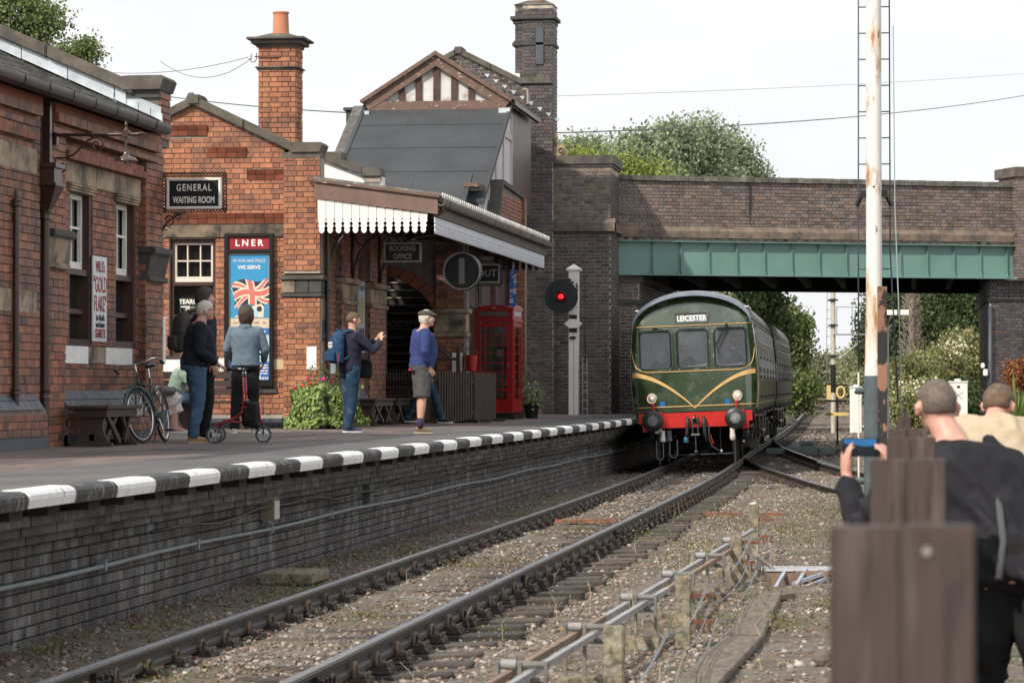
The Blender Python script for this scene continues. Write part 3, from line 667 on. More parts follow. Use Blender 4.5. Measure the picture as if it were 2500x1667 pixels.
# cigarette enamel sign
m_enw = mat('enamel_white', (.66,.68,.70), .35, var=.1, alt=((.25,.18,.14), 9, .68, .74)); m_enr = mat('enamel_red', (.28,.02,.04), .4, var=.1); m_enb = mat('enamel_black', (.03,.03,.05), .4)
sg = root('enamel_sign', 'tall narrow white enamel cigarette sign between the two tall windows', 'sign', (-9.735, 34.98+.23, 2.35))
MB().box(0, .02, -.31, .31, 0, 1.03).build('panel', m_enw, sg, bevel=.004)
for s, z, sz_, mm_, sxx in (("WILLS's", .90, .19, m_enr, .72), ('"GOLD', .68, .27, m_enr, .78), ('FLAKE"', .45, .27, m_enr, .72), ("The World's", .285, .10, m_enb, .85), ('most famous', .205, .10, m_enb, .85), ('CIGARETTE', .095, .15, m_enr, .68)):
    txt(s, sz_, mm_, sg, (.021, 0, z), FACEX, sx=sxx*.9, bold=.001)

# station lamp on its bracket
lb = root('wall_lamp', 'brown iron swan bracket lamp with enamel shade on the near building', 'lamp', (-9.62, 32.9, 4.66))
MB().box(0, .045, -.05, .05, -.12, .12).build('wall_plate', m_iron, lb, bevel=.01)
a_ = MB(); a_.tube([(.03,0,0),(.96,0,0)], .020, 10); a_.lathe([(.03,-.02),(.034,0),(.03,.02)], (0,0,0), 10, Mx((.45,0,0),0,0,math.pi/2)); a_.box(.80,.88,-.04,.04,-.04,.04); a_.lathe([(.035,.04),(.02,.06),(.012,.09),(.02,.11),(.004,.15)], (.84,0,0), 10); a_.tube([(.96,0,0),(1.03,0,.012),(1.08,0,0)], [.02,.014,.004], 8); a_.build('arm', m_iron, lb, smooth='auto')
def spiral(cx, cz, r0, r1, a0, a1, n=26): return [(cx + (r0+(r1-r0)*t)*math.cos(a0+(a1-a0)*t), 0, cz + (r0+(r1-r0)*t)*math.sin(a0+(a1-a0)*t)) for t in np.linspace(0, 1, n)]
sc = MB(); sc.tube([(.03,0,-.26),(.14,0,-.26),(.24,0,-.22),(.32,0,-.14),(.40,0,-.06),(.47,0,-.035)] + spiral(.50,-.115,.085,.02,1.6,-6.3), .011, 6)
sc.tube([(.02,0,-.26),(.02,0,-.34)] + spiral(.09,-.36,.075,.015,3.1,10.2), .011, 6); sc.build('scroll', m_iron, lb, smooth=True)
ps = MB(); ps.tube([(.84,0,-.04),(.84,0,-.20)], [.014,.010], 8); ps.lathe([(.018,-.19),(.03,-.21),(.035,-.235),(.06,-.25),(.105,-.265),(.128,-.29),(.13,-.30),(.12,-.298),(.05,-.262)], (.84,0,0), 20); ps.build('lamp_shade', mat('brown_enamel', (.09,.06,.05), .2, var=.1), lb, smooth='auto')
MB().ball((.84,0,-.305), (.028,.028,.034)).build('bulb', mat('lamp_glass', (.5,.45,.4), .1, trans=.6, var=0), lb, smooth=True)

# hanging sign GENERAL WAITING ROOM
gw = root('hanging_sign', 'white framed black sign reading GENERAL WAITING ROOM on a lattice iron bracket', 'sign', (-9.66, 37.98, 3.72))
MB().tube([(-.02,0,0),(-.02,0,.96)], .022, 8).build('bracket_post', m_iron, gw, smooth=True)
mb = MB(); mb.ball((-.02,0,.98), .035); mb.ball((-.02,0,-.01), .03); mb.build('finial', m_iron, gw, smooth=True)
def ring_strip(mb, x0, z0, x1, z1, n):
    for i in range(n):
        t = (i+.5)/n; cx, cz = x0+(x1-x0)*t, z0+(z1-z0)*t
        mb.tube([(cx+.019*math.cos(a), 0, cz+.019*math.sin(a)) for a in np.linspace(0, 2*math.pi, 9)[:-1]], .0065, 4, closed=True)
    dx, dz = (z1-z0), -(x1-x0); q = math.hypot(dx, dz); dx, dz = dx/q*.027, dz/q*.027
    mb.beam((x0+dx,0,z0+dz), (x1+dx,0,z1+dz), .012, .010); mb.beam((x0-dx,0,z0-dz), (x1-dx,0,z1-dz), .012, .010)
lt = MB(); ring_strip(lt, .0, .845, .87, .845, 20); ring_strip(lt, .0, .375, .87, .375, 20); ring_strip(lt, .845, .36, .845, .85, 11); ring_strip(lt, .035, .36, .035, .85, 11)
lt.build('lattice_frame', m_iron, gw)
sc = MB(); sc.tube(spiral(.10,.26,.075,.02,-1.4,5.2), .011, 6); sc.tube(spiral(.22,.29,.065,.018,3.4,-2.8), .010, 6); sc.tube([(.0,0,.05),(.02,0,.14),(.06,0,.21),(.14,0,.27),(.22,0,.32),(.34,0,.355)], .014, 6); sc.tube(spiral(.07,.14,.05,.012,0,5.6), .009, 6); sc.build('scroll', m_iron, gw, smooth=True)
fm = MB(); X0, X1, Z0, Z1, t = .075, .80, .395, .80, .035
fm.box(X0,X1,-.03,.03,Z0,Z0+t); fm.box(X0,X1,-.03,.03,Z1-t,Z1); fm.box(X0,X0+t,-.03,.03,Z0+t,Z1-t); fm.box(X1-t,X1,-.03,.03,Z0+t,Z1-t); fm.build('sign_frame', m_white, gw, bevel=.006)
MB().box(X0+t,X1-t,-.018,.018,Z0+t,Z1-t).build('board', mat('sign_black', (.01,.012,.015), .35), gw)
txt('GENERAL', .125, m_white, gw, ((X0+X1)/2, -.019, .67), FACE, bold=.003, spacing=1.3, sx=.72); txt('WAITING ROOM', .118, m_white, gw, ((X0+X1)/2, -.019, .51), FACE, bold=.004, sx=.60, spacing=1.04)
# ---------------------------------------------------------------- waiting room wing with the gable
G = 48.2
gb = root('waiting_room_wing', 'sunlit red brick gabled waiting room wing with stepped brick corbels and chimney', 'building')
def cop(x): return 6.60 - (x+11.7)*.472 if x > -11.7 else 6.60 + (x+11.7)*.472
def wallY(root_, Yp, x0, x1, z0, z1, holes, m, mm, nmax, th=.35, top=None, ph=.086, **kw):
    """wall facing the camera (-Y)"""
    panel('wall', root_, mm, (x0, Yp, 0), XP, YN, x1-x0, z0, z1, th, [(h[0]-x0, h[1]-x0, h[2], h[3]) for h in holes])
    bricks(root_, m, (x0, Yp, z0), XP, YN, x1-x0, z1-z0, [(h[0]-x0, h[1]-x0, h[2]-z0, h[3]-z0) for h in holes], nmax=nmax, ph=ph, top=(lambda u: top(x0+u)-z0) if top else None, **kw)
wh = [(-12.12, -11.34, 2.30, 4.24)]
ex = [(-12.14,-11.48,5.94,6.115),(-11.47,-10.82,5.57,5.745),(-10.81,-10.18,5.20,5.375),(-12.8,-10.18,4.48,4.655),(-12.8,-10.18,4.26,4.47)]
panel('wall', gb, m_mort, (-13.6, G, 0), XP, YN, 3.42, 1.10, 5.6, .35, [(-12.12+13.6, -11.34+13.6, 2.30, 4.24)])
MB().prism([(-13.6,5.6),(-10.18,5.6),(-10.18,5.75),(-11.7,6.45),(-13.6,5.55)], G, G+.35).build('wall', m_mort, gb)
bricks(gb, m_red, (-12.6, G, 1.10), XP, YN, 2.42, 5.45, [(h[0]+12.6, h[1]+12.6, h[2]-1.10, h[3]-1.10) for h in wh+ex+[(-12.6,-10.2,1.10,1.32),(-11.36,-10.3,1.70,1.80),(-12.3,-11.2,2.05,2.3)]], top=lambda u: cop(-12.6+u)-1.10-.12, nmax=300)
wallY(gb, G-.07, -10.18, -9.57, 1.3, 5.56, [(-10.3,-9.4,3.24,3.66)], m_red, m_mort, 200)
MB().box(-10.2, -9.55, G-.11, G+.3, 1.12, 1.30).build('plinth_base', m_plin, gb)
bricks(gb, m_plin, (-12.6, G-.02, 1.12), XP, YN, 2.4, .17, nmax=30)
MB().box(-11.36, -10.3, G-.05, G, 1.70, 1.79).build('plinth_course', m_dark, gb)
def stepcorb(x0, x1, z):
    n = max(1, round((x1-x0)/.16)); w = (x1-x0)/n
    for r, (za, zb, pr) in enumerate(((z, z+.08, .05), (z+.088, z+.17, .085))):
        for i in range(n):
            MBc = MB(); a = x0+i*w + .004; MBc.add([(a,G,za),(a+w-.008,G,za),(a+w-.008,G-pr*.55,za),(a,G-pr*.55,za),(a,G,zb),(a+w-.008,G,zb),(a+w-.008,G-pr,zb),(a,G-pr,zb)], [(0,3,2,1),(4,5,6,7),(0,1,5,4),(1,2,6,5),(2,3,7,6),(3,0,4,7)])
            MBc.build('moulded_brick', m_dred, gb)
for e in ex[:3]: stepcorb(e[0], e[1], e[2]+.005)
stepcorb(-12.6, -10.19, 4.485)
for a, b in ((-12.8,-11.26),(-11.255,-10.185)): MB().box(a, b, G-.045, G+.1, 4.26, 4.465).build('lintel', mat('sooty_sandstone', (.20,.15,.10), .85, var=.3, vs=5, alt=((.04,.035,.03), 2.6, .42, .6), bump=.3), gb, bevel=.008)
# window with six white panes above
w = root('window', None, None); w.parent = gb
x0, x1 = -12.12, -11.34
MB().box(x0, x1, G+.20, G+.22, 2.30, 4.24).build('glass', m_glass, w)
fr = MB(); t = .06
fr.box(x0, x0+t, G+.06, G+.19, 2.30, 4.24); fr.box(x1-t, x1, G+.06, G+.19, 2.30, 4.24); fr.box(x0+t, x1-t, G+.06, G+.19, 4.18, 4.24); fr.box(x0+t, x1-t, G+.03, G+.19, 2.30, 2.36); fr.box(x0+t, x1-t, G+.04, G+.19, 3.47, 3.53); fr.box(x0+t, x1-t, G+.07, G+.18, 2.93, 2.99); fr.build('window_frame', m_brown, w)
s = MB(); a, b = x0+t+.003, x1-t-.003
s.box(a, a+.035, G+.09, G+.17, 3.532, 4.178); s.box(b-.035, b, G+.09, G+.17, 3.532, 4.178); s.box(a+.035, b-.035, G+.09, G+.17, 4.145, 4.178); s.box(a+.035, b-.035, G+.09, G+.17, 3.532, 3.62)
for k in (1, 2): q = a + (b-a)*k/3; s.box(q-.010, q+.010, G+.10, G+.16, 3.62, 4.145)
s.box(a+.035, b-.035, G+.101, G+.159, 3.87, 3.892); s.build('sash', m_cream, w)
MB().box(x0-.08, x1+.05, G-.06, G+.05, 2.262, 2.298).build('sill', m_brown, gb)
MB().box(-12.6, -11.18, G-.045, G+.02, 2.05, 2.26).build('painted_band', m_wpatch, gb)
MB().box(-9.79, -9.625, G-.10, G-.06, 2.08, 2.46).build('painted_quoin', m_wpatch, gb)
MB().box(-10.36, -10.19, G-.03, G+.02, 2.085, 2.25).build('pale_stone', mat('pale_sandstone', (.50,.40,.24), .8, var=.15), gb)
# tearoom card inside the window
tcd = root('window_sign', 'small black TEAROOM card with pointing hand behind the waiting room window', 'sign', (-11.76, G+.185, 3.14))
MB().box(-.24, .24, -.01, 0, -.13, .13).build('card', mat('card_black', (.02,.022,.022), .5), tcd)
txt('TEAROOM', .105, m_white, tcd, (-.0, -.012, .065), FACE, bold=.004, sx=.95, ex=.001)
hd = MB(); hd.box(-.21,-.07,-.013,-.011,-.025,-.005); hd.box(-.07,-.06,-.013,-.011,-.09,.0)
for i in range(4): hd.tube([(-.13+.0*i, -.012, -.035-.02*i), (-.07, -.012, -.035-.02*i)], .006, 4)
hd.box(-.06,.02,-.013,-.011,-.03,-.022); hd.box(-.06,.02,-.013,-.011,-.10,-.092); hd.build('pointing_hand', m_white, tcd)
# gable coping and kneeler
def cops(parent, pts, y0, y1, m, th=.15, L_=.95):
    """coping stones along a line of (x, z) pairs"""
    for (xa, za), (xb, zb) in zip(pts, pts[1:]):
        n = max(1, round(math.hypot(xb-xa, zb-za)/L_))
        for i in range(n):
            t0, t1 = i/n, (i+1)/n - .008
            a = (xa+(xb-xa)*t0, za+(zb-za)*t0); b = (xa+(xb-xa)*t1, za+(zb-za)*t1)
            MB().prism([(a[0],a[1]-th),(b[0],b[1]-th),(b[0],b[1]),(a[0],a[1])], y0, y1).build('coping_stone', m, parent, bevel=.012)
cops(gb, [(-13.6, 5.70),(-11.73, 6.585)], G-.10, G+.42, m_cop); cops(gb, [(-11.67, 6.585),(-10.02, 5.80)], G-.10, G+.42, m_cop)
MB().lathe([(.06,0),(.075,.02),(.075,.09),(.05,.11)], (0,0,0), 10, Mx((-11.85, G+.15, 6.60), 0, 0, math.pi/2)).build('ridge_stone', m_cop, gb); MB().box(-11.82,-11.58,G-.12,G+.44,6.44,6.62).build('apex_stone', m_cop, gb, bevel=.03)
MB().prism([(-10.05,5.65),(-10.03,5.80),(-9.93,5.81),(-9.56,5.81),(-9.53,5.77),(-9.58,5.65)], G-.125, G+.445).build('kneeler_stone', m_cop, gb)
MB().box(-10.20, -9.57, G-.09, G+.35, 5.55, 5.648).build('kneeler_bed', m_cop, gb)
# pilaster capital
MB().box(-10.24, -9.50, G-.14, G+.3, 3.55, 3.63).build('capital_slab', m_cop, gb, bevel=.012)
for a, b in ((-10.205,-9.98),(-9.975,-9.76),(-9.755,-9.54)): MB().box(a, b, G-.105, G+.3, 3.34, 3.545).build('capital', m_stone if a < -10 else m_dark, gb, bevel=.01)
MB().box(-10.22, -9.53, G-.12, G+.3, 3.27, 3.335).build('capital_base', m_dark, gb, bevel=.012)
# poster board
pb = root('poster_board', 'tall black framed railway poster board on the red brick gable wall', 'poster', (-10.76, G-.02, 1.81))
fr = MB(); fr.box(-.41,-.345,-.09,0,0,2.51); fr.box(.345,.41,-.09,0,0,2.51); fr.box(-.345,.345,-.09,0,2.455,2.51); fr.box(-.345,.345,-.09,0,0,.07); fr.box(-.345,.345,-.09,0,2.19,2.25); fr.box(-.345,.345,-.03,0,.07,2.19); fr.build('frame', m_black, pb, bevel=.006)
MB().box(-.345,.345,-.05,-.031,2.252,2.453).build('heading_panel', mat('crimson_enamel', (.30,.018,.035), .4, var=.05), pb)
txt('LNER', .15, m_white, pb, (0, -.052, 2.35), FACE, spacing=1.5, bold=.004, ex=.003)
blu = mat('poster_blue', (.035,.27,.52), .5, var=.05); blu2 = mat('poster_deep_blue', (.03,.13,.42), .5, var=.05); pale = mat('poster_pale_blue', (.42,.60,.68), .5, var=.05); crm = mat('poster_cream', (.62,.52,.38), .55, var=.05)
def sheet(n, x0, x1, z0, z1, m, off): MB().box(x0, x1, -.034-off, -.031-off, z0, z1).build(n, m, pb)
sheet('paper', -.345, .345, .10, 2.185, crm, 0)
sheet('paper', -.325, .325, 1.12, 2.165, blu, .004); sheet('paper', -.325, .325, .50, .80, pale, .004) if False else None
sheet('paper', -.335, .335, .845, .955, blu2, .004); sheet('paper', -.335, .335, .40, .84, pale, .004); sheet('paper', -.335, .335, .10, .395, blu2, .004)
Z_ = lambda y_: 2.185 - y_
txt('IN WAR AND PEACE', .072, m_white, pb, (0, -.042, 2.06), FACE, ex=.001, sx=.82); txt('WE SERVE', .085, m_white, pb, (0, -.042, 1.95), FACE, ex=.001, bold=.002)
txt('And a Mechanised Army', .062, m_white, pb, (0, -.042, .90), FACE, ex=.001, sx=.9, bold=.003); txt('GWR   LMS   LNER   SR', .055, mat('faint_print', (.45,.36,.27), .6), pb, (0, -.042, 1.045), FACE, ex=.001)
for i, s_ in enumerate(('Keep Britain\'s Railways None', 'and their skilled', 'trained knowledge', 'for the National Cause')): txt(s_, .038, m_white, pb, (.32, -.042, .345-.045*i), FACE, align='RIGHT', ex=.001, bold=.002)
txt('Carry on', .05, m_white, pb, (.1, -.042, .165), FACE, ex=.001, bold=.003); txt('RAILWAYS', .05, m_white, pb, (.32, -.042, .125), FACE, align='RIGHT', ex=.001, bold=.003, spacing=1.3)
# the waving flag of the poster: flat printed shapes
def flagpt(u, v): return (-.30 + .60*u + .02*math.sin(v*3) + .055*(1-v), 1.30 + .42*v + .10*u*(1-v)*.3 + .045*math.sin(u*6.0) + (.11*u-.04))
def fpoly(pts, m, off, sub=8):
    q = []
    for (a, b), (c_, d_) in zip(pts, pts[1:]+pts[:1]):
        for k in range(sub): t = k/sub; q.append(flagpt(a+(c_-a)*t, b+(d_-b)*t))
    MB().prism(q, -.036-off, -.034-off).build('flag_print', m, pb)
navy = mat('print_navy', (.03,.03,.05), .5); fcr = mat('print_cream', (.72,.62,.48), .5); fre = mat('print_red', (.62,.16,.13), .5)
fpoly([(0,0),(1,0),(1,1),(0,1)], navy, .004, 14)
for w_, m_, o_ in ((.13, fcr, .005),):
    fpoly([(0,0),(w_,0),(1,1-w_),(1,1),(1-w_,1),(0,w_)], m_, o_, 10); fpoly([(0,1),(w_,1),(1,w_),(1,0),(1-w_,0),(0,1-w_)], m_, o_+.0005, 10)
fpoly([(0,0),(.06,0),(1,.92),(1,1),(.95,1),(0,.06)], fre, .0062, 10); fpoly([(0,1),(.05,1),(1,.06),(1,0),(.95,0),(0,.94)], fre, .0066, 10)
fpoly([(.38,0),(.62,0),(.62,1),(.38,1)], fcr, .0072, 10); fpoly([(0,.33),(1,.33),(1,.67),(0,.67)], fcr, .0074, 14)
fpoly([(.43,0),(.57,0),(.57,1),(.43,1)], fre, .0082, 10); fpoly([(0,.40),(1,.40),(1,.60),(0,.60)], fre, .0086, 14)
MB().prism([(-.31,1.62),(-.30,1.62),(-.12,1.15),(-.13,1.15)], -.0445, -.0435).build('flag_print', fcr, pb)
MB().prism([(-.26,1.13),(.10,1.33),(.20,1.36),(.25,1.30),(.24,1.13)], -.042, -.040).build('engine_print', fcr, pb); MB().prism([(-.20,1.14),(.10,1.29),(.14,1.24),(.14,1.14)], -.044, -.0425).build('engine_print', pale, pb)
mb = MB(); mb.lathe([(.045,0),(.045,.002)], (0,0,0), 14, Mx((.17,-.044,1.27), 0, math.pi/2)); mb.build('engine_print', navy, pb)
# chimney
ch1 = root('chimney_stack', 'orange brick chimney stack with terracotta pot rising behind the gable', 'chimney', (0,0,0))
MB().box(-10.905, -10.275, 49.52, 50.02, 5.6, 7.54).build('core', m_mort, ch1)
bricks(ch1, m_red, (-10.91, 49.51, 5.75), XP, YN, .64, 1.80, nmax=120); bricks(ch1, m_red, (-10.27, 49.51, 5.75), YP, XP, .52, 1.80, nmax=60)
def capring(parent, m, x0, x1, y0, y1, steps, name='cap_stone'):
    for z0, z1, e in steps: MB().box(x0-e, x1+e, y0-e, y1+e, z0, z1).build(name, m, parent, bevel=.012)
capring(ch1, m_cop, -10.92, -10.26, 49.5, 50.04, [(7.15,7.18,.02),(7.183,7.215,.045)], 'band_stone')
capring(ch1, m_cop, -10.92, -10.26, 49.5, 50.04, [(7.54,7.59,.03),(7.592,7.66,.10),(7.662,7.705,.17)])
MB().add([(-11.0,49.42,7.705),(-10.18,49.42,7.705),(-10.18,50.12,7.705),(-11.0,50.12,7.705),(-10.72,49.62,7.79),(-10.44,49.62,7.79),(-10.44,49.92,7.79),(-10.72,49.92,7.79)], [(4,5,6,7),(0,1,5,4),(1,2,6,5),(2,3,7,6),(3,0,4,7)]).build('cap_slope', m_cop, ch1)
m_terra = mat('terracotta', (.50,.20,.11), .75, var=.12, vs=5)
MB().lathe([(.15,-.02),(.14,.05),(.128,.36),(.14,.37),(.14,.395),(.11,.395),(.10,.05)], (-10.58,49.77,7.77), 20).build('chimney_pot', m_terra, ch1, smooth='auto')
# insulators on the chimney with drooping wires
ins = root('insulator_bracket', 'rusty bracket with white porcelain insulators strapped on the orange chimney', 'bracket', (-10.91, 49.5, 7.38))
MB().box(0, .38, -.03, -.012, -.015, .015).build('strap', mat('rust', (.16,.07,.04), .85, var=.3), ins)
mb = MB(); mb.tube([(0,-.02,0),(-.06,-.02,0)], .012, 6); mb.tube([(-.03,-.02,.06),(-.03,-.02,-.04),(-.06,-.02,-.09),(-.11,-.02,-.09),(-.14,-.02,-.04)], .008, 6); mb.build('hook', MATS['rust'], ins)
MB().lathe([(.025,-.04),(.035,-.03),(.03,0),(.038,.01),(.034,.05),(.02,.06)], (-.14,-.02,0), 12).build('insulator', m_white, ins, smooth='auto')
def wire(pts, r, label, m=m_black):
    return tag(MB().tube(pts, r, 5).build('wire', m, smooth=True), label, 'wire')
def sag(a, b, s, n=14): return [tuple(a[i]+(b[i]-a[i])*t - (s*4*t*(1-t) if i == 2 else 0) for i in range(3)) for t in np.linspace(0, 1, n)]
m_wire = mat('weathered_wire', (.14,.14,.15), .6)
wire(sag((-11.05,49.48,7.38), (-17.6,57,8.4), .35), .006, 'thin sagging wire from the orange chimney to the tree on the left', m_wire)
wire(sag((-11.05,49.48,7.34), (-13.0,51,7.5), .30), .006, 'short looping wire below the chimney insulator', m_wire)

# ---------------------------------------------------------------- canopy
cn_ = root('platform_canopy', 'booking office canopy with scalloped white valance boards and pantile roof edge', 'canopy')
CY0, CY1 = 47.9, 62.7
def board(w, h, t=.018, hole=True):
    """a valance board with a pointed foot and half a diamond cut in each edge"""
    g = w/2-.004; R_ = [(g,h),(g,.238),(g-.012,.224),(g,.209)] + ([(g,.188),(g-.026,.155),(g-.016,.135),(g-.004,.12),(g-.018,.10),(g-.028,.085)] ) + [(g*.72,.045),(g*.45,.012),(g*.2,0)]
    return R_ + [(-x, z) for x, z in R_[::-1]]
bw = (9.57-7.75)/13
for i in range(13):
    xc = -9.57 + bw*(i+.5); h = (4.88 - .27*(i+.5)/13) - 4.305
    o = MB().prism(board(bw, h), 0, .018).build('valance_board', m_white, cn_); o.location = (xc, CY0, 4.305)
vb = MB().prism(board(.14, .275), 0, .018, Matrix.Rotation(math.pi/2, 4, 'Z')).mesh('valance_board'); vb.materials.append(mat('shaded_valance_white', (.62,.66,.72), .5, var=.06, vs=6, alt=((.35,.30,.27), 8, .66, .8)))  # side boards get a bluer white, their shade put into the colour
bm = bmesh.new(); bm.from_mesh(vb); bmesh.ops.recalc_face_normals(bm, faces=bm.faces); bm.to_mesh(vb); bm.free()
for i in range(int((CY1-CY0-.1)/.14)):
    o = link('valance_board', vb, None, cn_); o.location = (-7.63, CY0+.1+.14*i, 4.285)
for i in range(8):
    o = MB().prism(board(.14, .30), 0, .018).build('valance_board', MATS['brown_paint'], cn_); o.location = (-8.65+.14*i, CY1, 4.26)
MB().add([(-9.62,CY0-.03,4.88),(-7.58,CY0-.03,4.60),(-7.58,CY0-.03,4.86),(-9.62,CY0-.03,5.14),(-9.62,CY0+.03,4.88),(-7.58,CY0+.03,4.60),(-7.58,CY0+.03,4.86),(-9.62,CY0+.03,5.14)], [(0,1,2,3),(7,6,5,4),(0,4,5,1),(3,2,6,7),(1,5,6,2),(0,3,7,4)]).build('fascia', m_fascia, cn_)
MB().add([(-9.62,CY0-.07,5.145),(-7.55,CY0-.07,4.865),(-7.55,CY0-.07,4.91),(-9.62,CY0-.07,5.19),(-9.62,CY0+.05,5.145),(-7.55,CY0+.05,4.865),(-7.55,CY0+.05,4.91),(-9.62,CY0+.05,5.19)], [(0,1,2,3),(7,6,5,4),(0,4,5,1),(3,2,6,7),(1,5,6,2),(0,3,7,4)]).build('verge_board', m_bpeel, cn_)
MB().box(-7.66, -7.60, CY0+.03, CY1, 4.565, 4.74).build('fascia', mat('grey_brown_fascia', (.10,.075,.065), .7, var=.2, alt=((.05,.04,.035), 5, .55, .75)), cn_)
rf = MB(); rf.add([(-9.7,CY0,5.17),(-7.56,CY0,4.87),(-7.56,CY1,4.87),(-9.7,CY1,5.17),(-9.7,CY0,5.10),(-7.56,CY0,4.80),(-7.56,CY1,4.80),(-9.7,CY1,5.10)], [(0,1,2,3),(7,6,5,4),(0,4,5,1),(3,2,6,7),(1,5,6,2),(0,3,7,4)]); rf.build('roof_deck', m_brown, cn_)
rr = MB(); rr.tube([(-7.50,0,0),(-9.65,0,.30)], .05, 6); rt = rr.mesh('tile_roll'); rt.materials.append(mat('weathered_tile', (.12,.11,.10), .85, var=.3, alt=((.30,.30,.28), 7, .55, .72), bump=.4)); 
for i in range(int((CY1-CY0)/.24)):
    o = link('tile_roll', rt, None, cn_); o.location = (0, CY0+.08+i*.24, 4.90)
em = MB(); em.lathe([(.052,0),(.055,.02),(.03,.03)], (0,0,0), 8, Mx((0,0,0),0,0,math.pi/2)); eme = em.mesh('tile_end'); eme.materials.append(mat('mortar_white', (.5,.5,.47), .9, var=.3))
for i in range(int((CY1-CY0)/.24)):
    o = link('tile_end', eme, None, cn_); o.location = (-7.52, CY0+.08+i*.24, 4.905)
gp = [(-.07,.05),(-.07,-.01),(-.045,-.05),(0,-.065),(.045,-.05),(.065,-.01),(.065,.05),(.05,.05),(.048,-.005),(0,-.045),(-.05,-.005),(-.055,.05)]
MB().prism([(-7.53+a, 4.79+b) for a, b in gp], CY0-.02, CY1+.25).build('gutter', m_gut if False else mat('brown_gutter', (.10,.075,.062), .5, var=.25), cn_, smooth='auto')
mb = MB()
for yy in np.arange(CY0+.6, CY1, 1.8): mb.prism([(-7.53+a*1.15, 4.79+b*1.15) for a, b in gp[:7]], yy, yy+.06)
mb.build('gutter_joint', MATS['brown_gutter'], cn_)
mb = MB(); mb.tube([(-7.53,CY0+.12,4.73),(-7.53,CY0+.12,4.66),(-7.60,CY0+.12,4.60),(-7.70,CY0+.12,4.56)], .035, 8); mb.build('gutter_outlet', m_brown, cn_, smooth=True)
MB().box(-9.7, -7.62, CY1-.05, CY1, 4.56, 4.85).build('end_board', m_brown, cn_)
for yy in np.arange(CY0+.5, CY1, 1.2): MB().box(-9.6, -7.67, yy-.04, yy+.04, 4.62, 4.74).build('joist', m_brown, cn_)
def bracket(parent, y):
    b = MB(); x0 = -9.52
    b.tube([(x0,y,3.62),(x0,y,4.6)], .03, 6); b.tube([(x0,y,4.58),(-8.1,y,4.58)], .025, 6)
    b.tube([(x0,y,3.62),(x0+.03,y,3.85),(x0+.12,y,4.1),(x0+.3,y,4.33),(x0+.6,y,4.50),(x0+1.0,y,4.56)], .028, 8)
    b.tube([(p[0]+x0+.20, y, p[2]+4.38) for p in spiral(0,0,.16,.14,0,6.28)], .014, 6)
    b.tube([(p[0]+x0+.48, y, p[2]+4.50) for p in spiral(0,0,.06,.05,0,6.28)], .010, 6)
    b.build('bracket', m_iron, parent, smooth=True)
for y in (48.5, 50.75, 53.4): bracket(cn_, y)

# ---------------------------------------------------------------- booking office front under the canopy
bo = root('booking_office', 'booking office front in deep shade under the canopy with stone capitals', 'building')
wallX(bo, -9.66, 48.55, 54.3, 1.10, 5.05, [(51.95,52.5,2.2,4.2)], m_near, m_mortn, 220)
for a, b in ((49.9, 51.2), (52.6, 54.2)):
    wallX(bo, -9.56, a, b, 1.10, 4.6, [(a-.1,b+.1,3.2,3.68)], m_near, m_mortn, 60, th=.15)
    MB().box(-9.7, -9.53, a-.02, b+.02, 3.28, 3.56).build('capital', m_stone, bo, bevel=.02); MB().box(-9.7, -9.46, a-.06, b+.06, 3.565, 3.66).build('capital_slab', m_stone, bo, bevel=.015); MB().box(-9.7, -9.49, a-.04, b+.04, 3.21, 3.275).build('capital_base', m_stone, bo, bevel=.015)
MB().box(-9.95, -9.80, 51.95, 52.5, 2.2, 4.2).build('window', m_glass, bo)
plinth(bo, -9.62, 48.6, 49.85); plinth(bo, -9.62, 51.3, 52.5)
MB().box(-9.68,-9.64,49.0,49.85,2.02,2.30).build('painted_sill', m_wpatch, bo)
dp = MB(); dp.tube([(-9.50,48.42,4.5),(-9.50,48.42,1.15)], .045, 10)
for z in (3.4, 1.9): dp.lathe([(.06,-.03),(.065,0),(.06,.03)], (-9.50,48.42,z), 10)
dp.build('downpipe', m_iron, bo, smooth='auto')
psn = root('wall_poster', 'narrow faded poster on the shaded booking office wall beside the young man', 'poster', (-9.55, 51.6, 2.4))
MB().box(0,.03,-.32,.32,0,1.25).build('board', mat('faded_poster', (.36,.42,.45), .6, var=.1), psn); MB().box(.031,.035,-.2,.2,.5,.95).build('print', mat('faded_ochre', (.35,.28,.12), .6), psn); txt('RECORD', .12, MATS['print_navy'], psn, (.036,0,1.12), FACEX, ex=.001); MB().box(.031,.034,-.25,.25,.08,.42).build('print', navy, psn)
sg = root('small_notice', 'tiny blue and white notice on the pilaster edge beside the planter', 'sign', (-9.56, 48.45, 2.55))
MB().box(0,.015,-.14,.14,0,.34).build('plate', mat('notice_blue', (.06,.09,.13), .5), sg); MB().box(.016,.018,-.04,.04,.2,.3).build('symbol', m_white, sg); MB().box(.016,.018,-.06,.06,.05,.12).build('symbol', m_white, sg)
